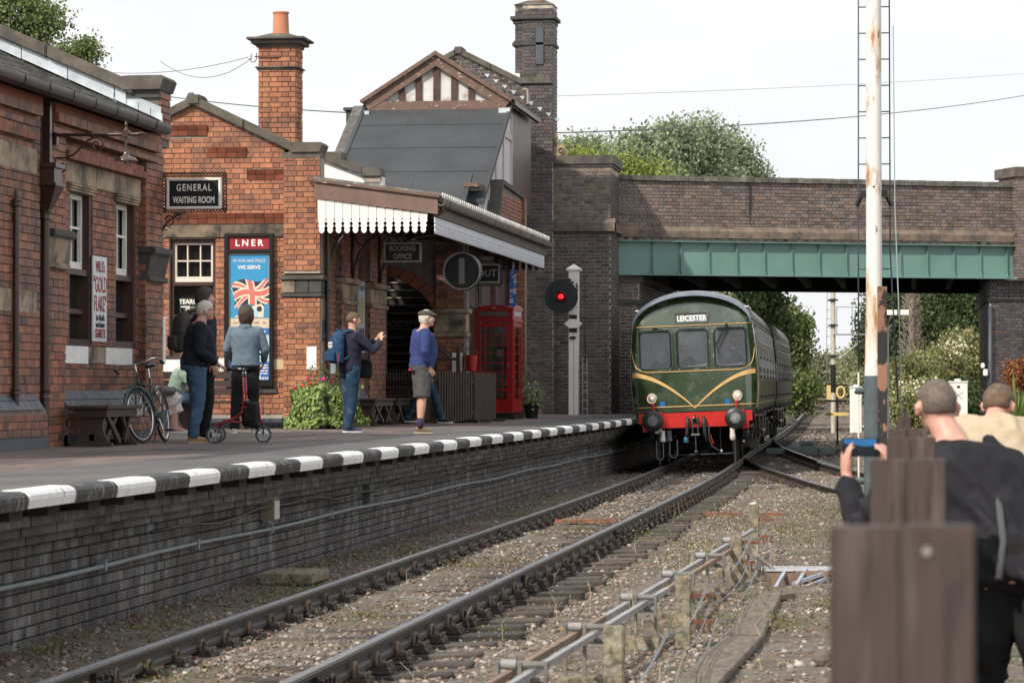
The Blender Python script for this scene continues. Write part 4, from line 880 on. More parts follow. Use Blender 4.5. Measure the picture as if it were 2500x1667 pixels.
# hanging board BOOKING OFFICE
m_dimw = mat('grey_sign_white', (.30,.30,.29), .6, var=.15)  # darker, greyer white for frames and lettering of the hanging signs
def hang_sign(name, label, X0, X1, Y, Z0, Z1, lines, size, sx=.8, edge=.03, mfr=None):
    r = root(name, label, 'sign', ((X0+X1)/2, Y, Z0)); w = (X1-X0)/2; h = Z1-Z0
    MB().box(-w+edge, w-edge, -.015, .015, edge, h-edge).build('board', MATS['sign_black'], r)
    f = MB(); f.box(-w,w,-.03,.03,0,edge); f.box(-w,w,-.03,.03,h-edge,h); f.box(-w,-w+edge,-.03,.03,edge,h-edge); f.box(w-edge,w,-.03,.03,edge,h-edge); f.build('sign_frame', mfr or m_dimw, r)
    for i, s_ in enumerate(lines): txt(s_, size, m_dimw, r, (0, -.017, h*(.5 if len(lines) == 1 else (.69-.40*i))), FACE, sx=sx, bold=.004, ex=.002, spacing=1.1)
    m_ = MB(); m_.tube([(-w*.7,0,h),(-w*.7,0,h+.3)], .008, 5); m_.tube([(w*.7,0,h),(w*.7,0,h+.3)], .008, 5); m_.build('hanger', m_iron, r)
    return r
hang_sign('hanging_sign', 'white edged black sign reading BOOKING OFFICE hanging under the canopy', -8.93, -8.28, 50.5, 3.93, 4.27, ['BOOKING','OFFICE'], .125, .75)
wo = hang_sign('hanging_sign', 'dark WAY OUT sign in the shade half hidden by the round signal', -8.93, -7.95, 58, 3.83, 4.2, ['WAY OUT'], .2, .85)
lt = MB(); ring_strip(lt, -.49, .415, .53, .415, 22); ring_strip(lt, -.49, -.035, .53, -.035, 22); ring_strip(lt, .52, -.03, .52, .42, 9); lt.build('lattice_frame', m_iron, wo)
# round banner signal under the canopy
bn = root('banner_signal', 'round black banner signal with an upright bar and white rim under the canopy', 'signal', (-7.87, 52.5, 3.85))
RX = Matrix.Rotation(math.pi/2, 4, 'X')
MB().lathe([(.295,-.05),(.295,.05)], n=32, M=RX).build('disc', m_black, bn)
MB().lathe([(.305,.02),(.335,.02),(.335,.10),(.32,.10),(.308,.055)], n=36, M=RX, caps=False).build('rim', mat('grey_white_rim', (.26,.26,.26), .5), bn, smooth='auto')
MB().box(-.05,.05,-.06,-.052,-.23,.23).build('bar', mat('grey_bar', (.17,.17,.17), .6), bn)
MB().box(-.02,.02,.05,.12,-.1,.75).build('hanger', m_iron, bn); MB().lathe([(.34,-.16),(.34,-.05)], n=28, M=RX).build('housing', m_black, bn)
# arch, pilaster and side walls of the stairs
sb = root('stair_building', 'stair building climbing to the road with grey felt roof and brown gable boards', 'building')
panel('wall', sb, m_mortn, (-12.4, 57.5, 0), XP, YN, 3.86, 1.1, 4.9, .4, [(0, 3.25, 1.1-1.1+1.05, 4.1)])
# rounded head of the arch
ah = MB(); N_a = 20
outer = [(-12.4,4.1),(-9.15,4.1)]; arc = [(-10.775+1.62*math.cos(a), 3.1+.95*math.sin(a)) for a in np.linspace(0, math.pi, N_a)]
for i in range(N_a-1):
    (xa, za), (xb, zb) = arc[i], arc[i+1]; ah.prism([(xa,za),(xa,4.12),(xb,4.12),(xb,zb)], 57.51, 57.88)
ah.build('arch_head', m_mortn, sb)
for i in range(N_a-1):
    a0 = math.pi*i/(N_a-1); a1 = math.pi*(i+1)/(N_a-1)-.012
    q = [(-10.775+(1.62)*math.cos(a0), 3.1+.95*math.sin(a0)),(-10.775+(1.62)*math.cos(a1), 3.1+.95*math.sin(a1)),(-10.775+1.85*math.cos(a1), 3.1+1.16*math.sin(a1)),(-10.775+1.85*math.cos(a0), 3.1+1.16*math.sin(a0))]
    MB().prism(q, 57.44, 57.5).build('arch_brick', m_dred, sb)
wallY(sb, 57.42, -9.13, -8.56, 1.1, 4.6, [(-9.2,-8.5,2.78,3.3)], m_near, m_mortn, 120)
MB().box(-9.17,-8.52,57.36,57.8,2.85,3.22).build('capital', m_stone, sb, bevel=.02); MB().box(-9.22,-8.47,57.31,57.85,3.225,3.31).build('capital_slab', m_stone, sb, bevel=.015); MB().box(-9.19,-8.50,57.34,57.82,2.77,2.845).build('capital_base', m_stone, sb, bevel=.012)
MB().box(-8.80,-8.60,57.38,57.42,2.08,2.46).build('painted_quoin', m_wpatch, sb)
m_step = mat('stair_boards', (.30,.26,.21), .6, var=.3, alt=((.45,.40,.33), 6, .5, .7)); m_ris = mat('stair_riser', (.028,.025,.024), .8, var=.3)
for i in range(27):
    y0 = 58.2 + i*.32; z = 1.12 + .172*(i+1)
    MB().box(-12.35, -9.16, y0, y0+.03, z-.172, z-.03).build('riser', m_ris, sb); MB().box(-12.35, -9.16, y0-.03, y0+.33, z-.03, z).build('tread', m_step, sb)
txt('QUORNDON CITY ROAD AT TOP OF STAIRS'.replace('QUORNDON CITY', 'BUSY'), .15, m_white, sb, (-10.30, 58.2+11*.32-.005, 1.12+.172*11.45), FACE, sx=.80, ex=.001)
MB().box(-12.75,-12.36,57.9,61.5,1.1,4.9).build('side_wall', m_mortd, sb); MB().add([(-12.36,60,4.8),(-12.36,66,4.8),(-12.36,66,8.1),(-12.36,61,5.4),(-12.10,60,4.8),(-12.10,66,4.8),(-12.10,66,8.1),(-12.10,61,5.4)], [(0,1,2,3),(7,6,5,4),(0,4,5,1),(1,5,6,2),(2,6,7,3),(3,7,4,0)]).build('side_wall', m_mortd, sb)
MB().box(-14,-10.05,48.7,57.2,1.1,5.12).build('rear_block', m_mortd, bo); MB().box(-12.6,-9.7,57.3,61,4.9,5.1).build('stair_ceiling', m_brown, sb)
MB().box(-9.15,-8.95,57.8,66.3,1.1,5.1).build('side_wall', m_brown, sb)
for k in range(42):                                                  # boarded wall beyond the pilaster
    o = MB().box(-8.95,-8.925,0,.19,1.12,5.0).build('boarding', m_brown, sb) if k == 0 else link('boarding', bd.data, None, sb)
    if k == 0: bd = o
    o.location = (R.uniform(0,.004), 57.85+k*.2, 0)
for yy in (59.2, 61.4, 63.6): MB().box(-8.945,-8.915,yy,yy+.8,2.6,4.0).build('window', m_glass, sb); MB().box(-8.945,-8.90,yy+.36,yy+.42,2.6,4.0).build('window_bar', m_brown, sb)
# felt roof
fz = lambda y: 6.04 + (y-61.8)*.538
def slab(parent, name, m, x0, x1, y0, y1, zf, th): 
    return MB().add([(x0,y0,zf(y0)),(x1,y0,zf(y0)),(x1,y1,zf(y1)),(x0,y1,zf(y1)),(x0,y0,zf(y0)-th),(x1,y0,zf(y0)-th),(x1,y1,zf(y1)-th),(x0,y1,zf(y1)-th)], [(0,1,2,3),(7,6,5,4),(0,4,5,1),(3,2,6,7),(1,5,6,2),(0,3,7,4)]).build(name, m, parent)
for i, (ya, yb) in enumerate(((61.0,62.35),(62.36,63.45),(63.46,64.55),(64.56,65.55))):
    xs_ = [-12.0, -10.9, -9.8, -8.76] if i == 3 else ([-12.0, -8.76])
    for a, b in zip(xs_, xs_[1:]): slab(sb, 'roof_felt', m_felt, a+.002, b-.002, ya, yb-.01, lambda y, i=i, ya=ya: fz(y) + .012*(1-(y-ya)), .05)
slab(sb, 'roof_edge_roll', m_felt, -8.77, -8.69, 61.0, 65.6, lambda y: fz(y)+.035, .10); slab(sb, 'roof_edge_roll', m_felt, -12.05, -11.97, 60.5, 65.6, lambda y: fz(y)+.035, .10)
fz2 = lambda y: 6.17 + (y-61.4)*.60
for a, b in ((-12.0,-11.3),(-11.3,-10.2),(-10.2,-9.04)): slab(sb, 'roof_felt', m_felt, a+.002, b-.002, 59.2, 60.28, lambda y: fz2(y), .05)
for a, b in ((-12.0,-10.2),(-10.2,-9.04)): slab(sb, 'roof_felt', m_felt, a+.002, b-.002, 60.3, 61.42, lambda y: fz2(y)+.01, .05)
slab(sb, 'roof_edge_roll', m_felt, -9.06, -8.99, 59.2, 61.5, lambda y: fz2(y)+.03, .09)
slab(sb, 'soffit', m_bpeel, -9.1, -8.80, 60.9, 61.9, lambda y: 6.0, .08)
mb = MB(); mb.prism([(a*1.0, b*1.0) for a, b in [(-9.04,5.92),(-9.04,5.84),(-8.70,5.84),(-8.66,5.92)]], 60.95, 61.1); mb.build('gutter_end', m_gut, sb)
# upper timber side with cream and lilac panels
m_lil = mat('pale_lilac_panel', (.50,.48,.52), .6, var=.08, vs=3); m_pink = mat('faded_cream_post', (.50,.42,.38), .65, var=.15, alt=((.25,.17,.14), 6, .66, .8))
tp = MB(); tp.add([(-9.0,60.2,5.0),(-9.0,66.2,5.0),(-9.0,66.2,7.95),(-9.0,65.5,7.93),(-9.0,60.2,5.05),(-8.82,60.2,5.0),(-8.82,66.2,5.0),(-8.82,66.2,7.95),(-8.82,65.5,7.93),(-8.82,60.2,5.05)], [(0,1,2,3,4),(9,8,7,6,5),(0,5,6,1),(1,6,7,2),(2,7,8,3),(3,8,9,4)]); tp.build('side_panel', m_lil, sb)
for yy in (60.6, 61.5, 62.5, 63.6, 64.8, 66.1): MB().box(-8.83,-8.79,yy,yy+.13,5.0,min(7.9, fz(yy)-.1)).build('post', m_pink, sb)
MB().box(-8.83,-8.785,64.9,66.2,7.28,7.42).build('rail', m_pink, sb); MB().box(-8.83,-8.785,60.6,66.2,5.05,5.2).build('rail', m_pink, sb)
# low brick pier with sloping coping beside it
lp = MB(); lp.xf(Matrix()); pl = [(62.2,4.6),(66.45,4.6),(66.45,6.02),(62.95,6.12),(62.1,5.1)]
lp.add([(-8.78,y,z) for y, z in pl] + [(-8.60,y,z) for y, z in pl], [(0,1,2,3,4),(9,8,7,6,5)] + [(i,i+5,(i+1)%5+5,(i+1)%5) for i in range(5)]); lp.build('wall', m_mortn, sb)
bricks(sb, m_near, (-8.60, 62.3, 4.65), YP, XP, 4.1, 1.4, nmax=60, top=lambda u: (5.95 if u > .7 else 5.1+u*1.1)-4.65)
for a, b in zip([(62.0,5.05),(62.92,6.15),(66.5,6.05)], [(62.92,6.15),(66.5,6.05)]):
    MB().beam((-8.68,a[0],a[1]),(-8.68,b[0],b[1]),.28,.10).build('coping', m_dark, sb)
wallY(sb, 66.3, -9.0, -8.52, 1.1, 6.0, [], m_near, m_mortn, 60)
es = root('enamel_sign', 'narrow blue and white enamel sign behind the telephone box roof', 'sign', (-8.78, 66.26, 3.9))
MB().box(-.08,.07,-.03,0,-1.0,.75).build('panel', mat('enamel_blue', (.03,.12,.42), .4, alt=((.5,.5,.52), 11, .5, .53), var=.1), es)
# gable over the top of the stairs
PK = (-10.38, 9.17); FL = (-12.02, 8.12); FR = (-8.72, 8.12)
def bargeboard(a, b, w, y0, y1, m, nm='bargeboard'):
    a, b = Vector((a[0],0,a[1])), Vector((b[0],0,b[1])); t = (b-a).normalized(); n = Vector((t.z,0,-t.x)); n = n if n.z < 0 else -n
    q = [a, b, b+n*w, a+n*w]; return MB().prism([(p.x, p.z) for p in q], y0, y1).build(nm, m, sb)
bargeboard(FL, PK, .23, 65.30, 65.35, m_bpeel); bargeboard(PK, FR, .23, 65.296, 65.346, m_bpeel)
bargeboard((FL[0]-.06,FL[1]+.03), (PK[0],PK[1]+.06), .08, 65.22, 65.42, m_bpeel, 'verge_moulding'); bargeboard((PK[0],PK[1]+.06), (FR[0]+.06,FR[1]+.03), .08, 65.216, 65.416, m_bpeel, 'verge_moulding')
MB().box(-11.9,-8.9,65.31,65.36,7.93,8.12).build('tie_beam', m_bpeel, sb)
MB().prism([(-11.8,8.1),(-9.0,8.1),(-10.38,9.0)], 65.42, 65.5).build('gable_panel', mat('gable_plaster', (.60,.60,.60), .8, var=.1, alt=((.36,.30,.24), 2.2, .48, .62)), sb)
for x_, w_, h_ in ((-11.16,.13,.38),(-10.78,.14,.62),(-10.38,.14,.85),(-9.98,.14,.62),(-9.6,.13,.38)): MB().box(x_-w_/2,x_+w_/2,65.37,65.42,8.11,8.11+h_).build('gable_post', mat('dark_brown_timber', (.07,.035,.028), .7, var=.3, alt=((.35,.3,.26), 9, .68, .72)), sb)
ur = MB(); ur.add([(FL[0]-.08,65.3,FL[1]+.0),(PK[0],65.3,PK[1]+.03),(PK[0],70,PK[1]+.03),(FL[0]-.08,70,FL[1])], [(0,1,2,3)]); ur.add([(FR[0]+.08,65.3,FR[1]),(PK[0],65.3,PK[1]+.03),(PK[0],70,PK[1]+.03),(FR[0]+.08,70,FR[1])], [(3,2,1,0)]); ur.build('upper_roof', m_slate, sb)
MB().box(-11.9,-8.85,65.5,70,5.8,8.1).build('upper_room', m_brown, sb)
MB().box(FR[0]+.0,FR[0]+.1,65.4,70,8.02,8.12).build('gutter', m_gut, sb); MB().box(-11.95,-11.85,65.1,65.3,7.78,7.9).build('lead_saddle', m_lead, sb); MB().box(-8.95,-8.7,65.1,65.3,7.8,7.93).build('lead_saddle', m_lead, sb)
# second parapet between the wing and the stairs, white painted inner face
sp = root('parapet_gable', 'dark coped parapet with white painted face between the wing and the felt roof', 'wall')
MB().prism([(-12.0,5.0),(-9.95,5.0),(-9.95,5.80),(-10.35,5.80),(-12.0,6.45)], 56.1, 56.4).build('wall', m_wpatch, sp)
cops(sp, [(-12.0,6.62),(-10.32,5.98)], 56.0, 56.5, m_cop); MB().prism([(-10.36,5.8),(-10.32,5.97),(-9.98,5.97),(-9.95,5.8)], 56.0, 56.5).build('kneeler_stone', m_cop, sp, bevel=.012); MB().box(-10.3,-9.99,56.05,56.45,5.7,5.797).build('kneeler_bed', m_mort, sp)
MB().box(-12.5,-10.9,57.0,57.6,6.0,6.36).build('ridge_capping', m_cop, sp, bevel=.02)
MB().add([(-12,48.6,6.1),(-9.7,48.6,5.15),(-9.7,56.1,5.15),(-12,56.1,6.1)], [(0,1,2,3)]).build('roof_slope', m_slate, sp)
# ---------------------------------------------------------------- road level buildings of blue brick
tw = root('blue_brick_building', 'dark blue brick road level building with tall chimney behind the grey roof', 'building')
wallY(tw, 73.2, -12.9, -8.82, 1.1, 8.7, [], m_blue, m_mortb, 220)
gt_ = lambda x: 9.80 - abs(x+10.62)*.50
MB().prism([(-13.0,8.5),(-8.95,8.5),(-8.95,8.85),(-10.62,9.70),(-13.0,8.5)], 70.3, 70.7).build('gable', m_mortb, tw)
bricks(tw, m_blue, (-13.0, 70.3, 8.0), XP, YN, 4.0, 1.8, nmax=120, top=lambda u: gt_(-13.0+u)-8.0-.12)
cops(tw, [(-12.6,8.86),(-10.66,9.84)], 70.2, 70.8, m_cop); cops(tw, [(-10.58,9.84),(-9.1,9.10)], 70.2, 70.8, m_cop); MB().box(-9.14,-8.4,70.2,70.8,8.98,9.13).build('coping_stone', m_cop, tw, bevel=.01); MB().box(-10.72,-10.52,70.18,70.82,9.70,9.88).build('apex_stone', m_cop, tw, bevel=.02)
x = -10.3
for i in range(9):
    xx_ = -10.0 + i*.21; zz = PK[1] - (xx_-PK[0])*.64 + .30
    MB().add([(xx_,70.27,zz),(xx_+.13,70.27,zz+.0),(xx_+.08,70.27,zz-.09)], [(0,2,1)]).build('lead_step', m_lead, tw)
# left chimney pier with scroll
MB().box(-13.25,-12.45,70.0,70.8,5.9,8.0).build('pier', m_mortb, tw); bricks(tw, m_blue, (-13.25,70.0,5.9), XP, YN, .8, 2.1, nmax=40)
capring(tw, m_dark, -13.25, -12.45, 70.0, 70.8, [(7.55,7.9,.03),(7.95,8.05,-.02),(8.06,8.35,.04),(8.36,8.44,.10)])
MB().prism([(-13.3,5.9),(-13.75,5.9),(-13.72,6.25),(-13.5,6.45),(-13.35,6.8),(-13.25,7.1)], 70.1, 70.6).build('scroll_stone', m_cop, tw)
# tall chimney
ck = root('chimney_stack', 'tall dark blue brick chimney stack rising above the bridge pier', 'chimney')
CX0, CX1, CYF = -9.40, -8.66, 72.72
MB().box(CX0,CX1,CYF+.01,CYF+.9,1.1,11.2).build('core', m_mortb, ck); MB().box(-9.60,CX0,CYF+.12,CYF+.8,8.9,11.2).build('core', m_mortb, ck)
bricks(ck, m_blue, (CX0, CYF, 1.12), XP, YN, CX1-CX0, 9.98, nmax=280); bricks(ck, m_blue, (-9.60, CYF+.11, 9.0), XP, YN, .20, 2.1, nmax=40); bricks(ck, m_blue, (CX1, CYF+.01, 7.3), YP, XP, .88, 3.8, nmax=100)
MB().box(-9.07,-8.88,CYF-.05,CYF,9.7,10.6).build('pilaster_strip', m_plin, ck)
for z0, z1, e in ((10.17,10.25,.05),(10.255,10.30,.02),(10.72,10.80,.03),(10.81,10.90,.09)):
    MB().box(CX0-e,CX1+e,CYF-e,CYF+.9+e,z0,z1).build('band_stone', m_dark, ck, bevel=.01); MB().box(-9.62-e,CX0-e-.002,CYF+.1-e,CYF+.8,z0,z1).build('band_stone', m_dark, ck, bevel=.01)
MB().add([(-9.62,CYF-.02,11.18),(CX1+.03,CYF-.02,11.18),(CX1+.03,CYF+.92,11.18),(-9.62,CYF+.92,11.18),(-9.3,CYF+.2,11.30),(-8.85,CYF+.2,11.30),(-8.85,CYF+.7,11.30),(-9.3,CYF+.7,11.30)], [(4,5,6,7),(0,1,5,4),(1,2,6,5),(2,3,7,6),(3,0,4,7)]).build('cap_slope', m_cop, ck)
MB().lathe([(.15,0),(.13,.5),(.15,.52),(.12,.54)], (-9.05,CYF+.45,11.26), 18).build('chimney_pot', m_terra, ck, smooth='auto')
ab = root('alarm_box', 'small white box on the left side of the tall dark chimney', 'box', (-9.62, CYF+.05, 9.36)); MB().box(-.16,.16,-.12,.05,-.12,.12).build('case', m_white, ab, bevel=.01)
# scroll stone where the chimney meets the pier
sc_ = [( -8.70,7.30),(-8.70,8.05),(-8.62,8.05),(-8.60,7.93),(-8.52,7.80),(-8.42,7.72),(-8.38,7.66),(-8.36,7.55),(-8.36,7.30)]
ss = root('scroll_stone', 'carved sandstone scroll block on the bridge pier beside the chimney', 'stone block')
MB().prism(sc_, 72.85, 73.3).build('block', mat('yellow_sandstone', (.42,.33,.20), .8, var=.2, vs=2.5, alt=((.06,.055,.05), 3, .5, .68)), ss, bevel=.01)
MB().tube([(p[0]-8.47, 72.84, p[2]+7.58) for p in spiral(0,0,.10,.02,-1.5,6.5)], .022, 6).build('carved_scroll', m_cop, ss, smooth=True)

# ---------------------------------------------------------------- bridge
br = root('road_bridge', 'skewed road bridge of brown brick parapet on a green riveted girder over the line', 'bridge')
# pier nearest the platform
PX0, PX1, PYF = -8.83, -7.25, 72.9
MB().box(PX0,PX1,PYF+.005,PYF+2.2,0,7.25).build('pier', m_mortb, br)
bricks(br, m_blue, (PX0, PYF, 1.12), XP, YN, PX1-PX0, 4.45, nmax=300, name='brick')
bricks(br, m_par, (PX0+.07, PYF+.05-.05, 5.85), XP, YN, PX1-PX0-.07, 1.30, nmax=170)
bricks(br, m_blue, (PX1, PYF+.005, 0.2), YP, XP, 2.1, 6.9, nmax=0)
for a, b in ((-8.95,-8.60),(-8.595,-8.02),(-8.015,-7.42),(-7.415,-7.13)): MB().add([(a,PYF-.16,5.60),(b,PYF-.16,5.60),(b,PYF-.16,5.80),(a,PYF-.16,5.80),(a,PYF+.3,5.57),(b,PYF+.3,5.57),(b,PYF+.02,5.92),(a,PYF+.02,5.92),(a,PYF-.02,5.57),(b,PYF-.02,5.57)], [(0,1,2,3),(3,2,6,7),(8,9,1,0),(0,3,7,4,8),(1,9,5,6,2)]).build('cornice_stone', m_cop if a < -8.5 else m_stone if False else mat('brown_cornice_stone', (.17,.13,.10), .85, var=.3, alt=((.06,.055,.05), 2.2, .45, .7), bump=.3), br)
MB().box(PX1,PX1+.12,PYF-.1,PYF+2,5.60,5.80).build('cornice_stone', MATS['brown_cornice_stone'], br)
MB().box(PX0-.06,PX1+.09,PYF-.08,PYF+2.2,7.24,7.47).build('pier_cap', m_cop, br, bevel=.02); MB().box(PX0-.02,PX1+.05,PYF-.05,PYF+2.2,7.19,7.238).build('pier_cap_bed', m_dark, br)
# frame along the skewed bridge
BL = Vector((-7.26, 74.9, 0)); d_ = 78.1; l_ = 13.16
BRt = Vector((.99128*l_ - .13176*d_, .13176*l_ + .99128*d_, 0)); BD = (BRt-BL).normalized(); BN = Vector((BD.y, -BD.x, 0)); BLEN = (BRt-BL).length
bang = math.atan2(BD.y, BD.x); MBR = Matrix.Translation(BL) @ Matrix.Rotation(bang, 4, 'Z')     # local x along the bridge, -y towards the camera
def bb(x0, x1, y0, y1, z0, z1, name, m, **kw):
    o = MB().box(x0, x1, y0, y1, z0, z1).build(name, m, br, **kw); o.matrix_basis = MBR; return o
m_green = mat('green_girder_paint', (.135,.245,.22), .5, var=.10, vs=1.2, alt=((.16,.26,.22), 1.5, .58, .8), bump=.05)
GZ0, GZ1 = 4.60, 5.47
bb(-.05, 10.9, 0, .03, GZ0+.02, GZ1-.02, 'girder_web', m_green); bb(-.05, 10.9, -.16, .16, GZ1-.02, GZ1, 'girder_flange', m_green); bb(-.05, 10.9, -.17, .16, GZ0, GZ0+.022, 'girder_flange', m_green)
gs = MB(); gs.add([(-.008,0,GZ0+.03),(.008,0,GZ0+.03),(.008,-.14,GZ0+.03),(-.008,-.14,GZ0+.03),(-.008,0,GZ1-.03),(.008,0,GZ1-.03),(.008,-.13,GZ1-.03),(-.008,-.13,GZ1-.03),(-.008,-.07,GZ0+.14),(.008,-.07,GZ0+.14),(-.008,-.06,GZ1-.12),(.008,-.06,GZ1-.12)], [(0,4,10,8),(1,9,11,5),(0,8,3),(1,2,9),(8,9,2,3),(8,10,11,9),(10,4,7),(5,11,6),(10,7,6,11),(4,5,6,7)])
gs.box(-.05,.05,-.012,0,GZ0+.03,GZ1-.03); gs.box(-.10,-.05,-.13,-.0,GZ0+.023,GZ0+.06)
gsm = gs.mesh('stiffener'); gsm.materials.append(m_green)
bm = bmesh.new(); bm.from_mesh(gsm); bmesh.ops.recalc_face_normals(bm, faces=bm.faces); bm.to_mesh(gsm); bm.free()
for k in range(15):
    o = link('stiffener', gsm, None, br); o.matrix_basis = MBR @ Matrix.Translation((.16 + k*.748 if k else .0, 0, 0))
rv = MB()
for k in range(140): rv.ball((.03+k*.076, -.10, GZ0+.024), (.011,.011,.008), 5, 3)
o = rv.build('rivet_row', m_green, br, kind='stuff'); o.matrix_basis = MBR
# cornice, parapet
bb(-.05, 11.2, .02, .6, GZ1+.01, 5.56, 'bearing_course', mat('flaky_white_bed', (.40,.36,.31), .9, var=.3, alt=((.10,.07,.06), 8, .5, .62)))
x = -.05; k = 0
while x < 11.0:
    ln = 1.0 + R.uniform(-.15,.12); o = MB().add([(x,-.10,5.56),(x+ln-.01,-.10,5.56),(x+ln-.01,-.10,5.73),(x,-.10,5.73),(x,.3,5.56),(x+ln-.01,.3,5.56),(x+ln-.01,.02,5.86),(x,.02,5.86)], [(0,1,2,3),(3,2,6,7),(4,5,1,0),(0,3,7,4),(1,5,6,2)]).build('cornice_stone', MATS['brown_cornice_stone'], br); o.matrix_basis = MBR; x += ln
bb(-.1, 11.2, .045, .5, 5.8, 6.12, 'parapet', m_mortb); bb(-.1, 11.2, .075, .5, 6.12, 6.99, 'parapet', m_mortb)
O_ = MBR @ Vector((-.1, .025, 5.86)); bricks(br, m_par, (O_.x, O_.y, 5.86), BD, BN, 11.2, .27, nmax=60)
O_ = MBR @ Vector((-.1, .06, 6.135)); bricks(br, m_par, (O_.x, O_.y, 6.135), BD, BN, 11.2, .87, nmax=240)
bb(-.1, 11.2, .0, .06, 6.118, 6.15, 'offset_course', MATS['brown_cornice_stone'])
for k in range(57):
    me_ = MB().box(0, .188, -.02, .55, 7.0, 7.13+.0) if k == 0 else None
    if k == 0: cpm = me_.mesh('coping_brick'); cpm.materials.append(mat('greenish_coping', (.13,.125,.105), .85, rnd=.3, var=.3, vs=5, alt=((.05,.048,.045), 3, .5, .75), bump=.4))
    o = link('coping_brick', cpm, None, br); o.matrix_basis = MBR @ Matrix.Translation((-.1+k*.197, R.uniform(-.004,.004), R.uniform(-.004,.004)))
for xx_ in (3.52,): o = bb(xx_, xx_+.02, .0, .03, 5.9, 7.1, 'expansion_joint', m_black)
# deck, soffit, far girder
DEP = 10.2; MSK = Matrix.Translation(BL) @ Matrix(((BD.x, 0, 0, 0), (BD.y, 1, 0, 0), (0, 0, 1, 0), (0, 0, 0, 1)))    # the tunnel runs along the line, askew to the face
def bs(x0, x1, y0, y1, z0, z1, name, m, **kw): return MB().box(x0, x1, y0, y1, z0, z1).xf(MSK).build(name, m, br, **kw)
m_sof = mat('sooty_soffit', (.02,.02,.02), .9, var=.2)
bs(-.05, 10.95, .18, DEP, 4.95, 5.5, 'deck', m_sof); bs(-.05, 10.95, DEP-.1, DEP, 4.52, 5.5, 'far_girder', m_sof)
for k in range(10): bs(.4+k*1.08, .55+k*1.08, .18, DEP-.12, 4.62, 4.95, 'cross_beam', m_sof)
bs(-3, 14, .5, DEP, 5.5, 5.9, 'road_deck', m_tar2); bs(-.1, 11.2, DEP-.3, DEP+.1, 5.5, 6.9, 'far_parapet', m_mortb)
# abutments
bs(-1.2, .55, .12, DEP, -.2, 4.59, 'abutment', m_mortb)
O_ = MBR @ Vector((-.1, .115, 0)); bricks(br, m_blue, (O_.x, O_.y, 0.0), BD, BN, .665, 4.5, nmax=120)
O_ = MSK @ Vector((.56, .12, 0)); bricks(br, m_blue, (O_.x, O_.y, 0.0), YP, XP, 11.2, 4.5, nmax=0)
bs(-.2, .60, .07, DEP, 3.86, 3.98, 'bull_nosed_course', m_dark, bevel=.02); bs(-.2, .62, .05, DEP, 4.40, 4.595, 'bed_stone', m_cop, bevel=.02)
RX0 = 10.15
bs(RX0, 16, .25, DEP, -.2, 4.59, 'abutment', m_mortb)
O_ = MSK @ Vector((RX0+.08, .235, 0)); bricks(br, m_blue, (O_.x, O_.y, -.1), BD, BN, 2.2, 4.12, nmax=120)
O_ = MSK @ Vector((RX0-.005, .3, 0)); bricks(br, m_blue, (O_.x, O_.y, -.1), YP, (-1,0,0), 10.5, 4.3, nmax=0)
bs(RX0-.08, 16, .18, DEP, 3.98, 4.59, 'bearing_block', m_dark, bevel=.05); O_ = MSK @ Vector((RX0+.02, .165, 4.1)); bricks(br, m_blue, (O_.x, O_.y, 4.08), BD, BN, 1.6, .5, nmax=30)
bb(10.85, 13.0, -.25, .9, 4.62, 7.3, 'pier', m_mortb); O_ = MBR @ Vector((10.85, -.255, 0)); bricks(br, m_par, (O_.x, O_.y, 4.66), BD, BN, 1.0, 2.6, nmax=60); O_ = MBR @ Vector((10.845, .9, 0)); bricks(br, m_par, (O_.x, O_.y, 4.66), BN, -BD, 1.16, 2.6, nmax=0); bb(10.75, 13.1, -.33, 1.0, 7.25, 7.52, 'pier_cap', m_cop, bevel=.02)
for x_ in (.53, RX0+.03): MB().tube([MSK @ Vector((x_, .17, -.2)), MSK @ Vector((x_, .17, 3.9))], .060, 12).build('bull_nosed_corner', m_plin, br, smooth=True)
# little lamp on the right abutment
fl = root('floodlight', 'small white floodlight fixed to the right hand abutment', 'lamp', tuple(MBR @ Vector((RX0+.02, .2, 2.15))))
MB().box(-.10,.02,-.16,-.02,-.08,.1).build('lamp_body', m_white, fl, bevel=.02); MB().box(-.16,-.06,-.12,-.03,.12,.26).build('sensor', m_white, fl, bevel=.02); MB().box(.0,.03,-.05,.12,-.02,.02).build('arm', m_iron, fl)
# ---------------------------------------------------------------- diesel railcar train
from mathutils.geometry import delaunay_2d_cdt
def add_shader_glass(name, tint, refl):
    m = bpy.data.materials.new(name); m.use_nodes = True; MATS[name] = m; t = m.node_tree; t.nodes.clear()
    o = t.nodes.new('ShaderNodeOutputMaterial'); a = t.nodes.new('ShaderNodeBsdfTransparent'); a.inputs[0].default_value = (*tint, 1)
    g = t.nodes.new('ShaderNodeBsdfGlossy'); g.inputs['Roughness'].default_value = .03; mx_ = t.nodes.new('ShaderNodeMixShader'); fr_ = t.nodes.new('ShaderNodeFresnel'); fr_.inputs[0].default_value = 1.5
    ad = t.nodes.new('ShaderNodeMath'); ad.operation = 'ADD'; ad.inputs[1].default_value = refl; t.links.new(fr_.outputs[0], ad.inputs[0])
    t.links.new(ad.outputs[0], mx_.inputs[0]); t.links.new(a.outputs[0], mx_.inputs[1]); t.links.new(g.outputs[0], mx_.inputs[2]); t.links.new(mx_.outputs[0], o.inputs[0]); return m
m_cabg = add_shader_glass('cab_glass', (.92,.94,.97), .07)
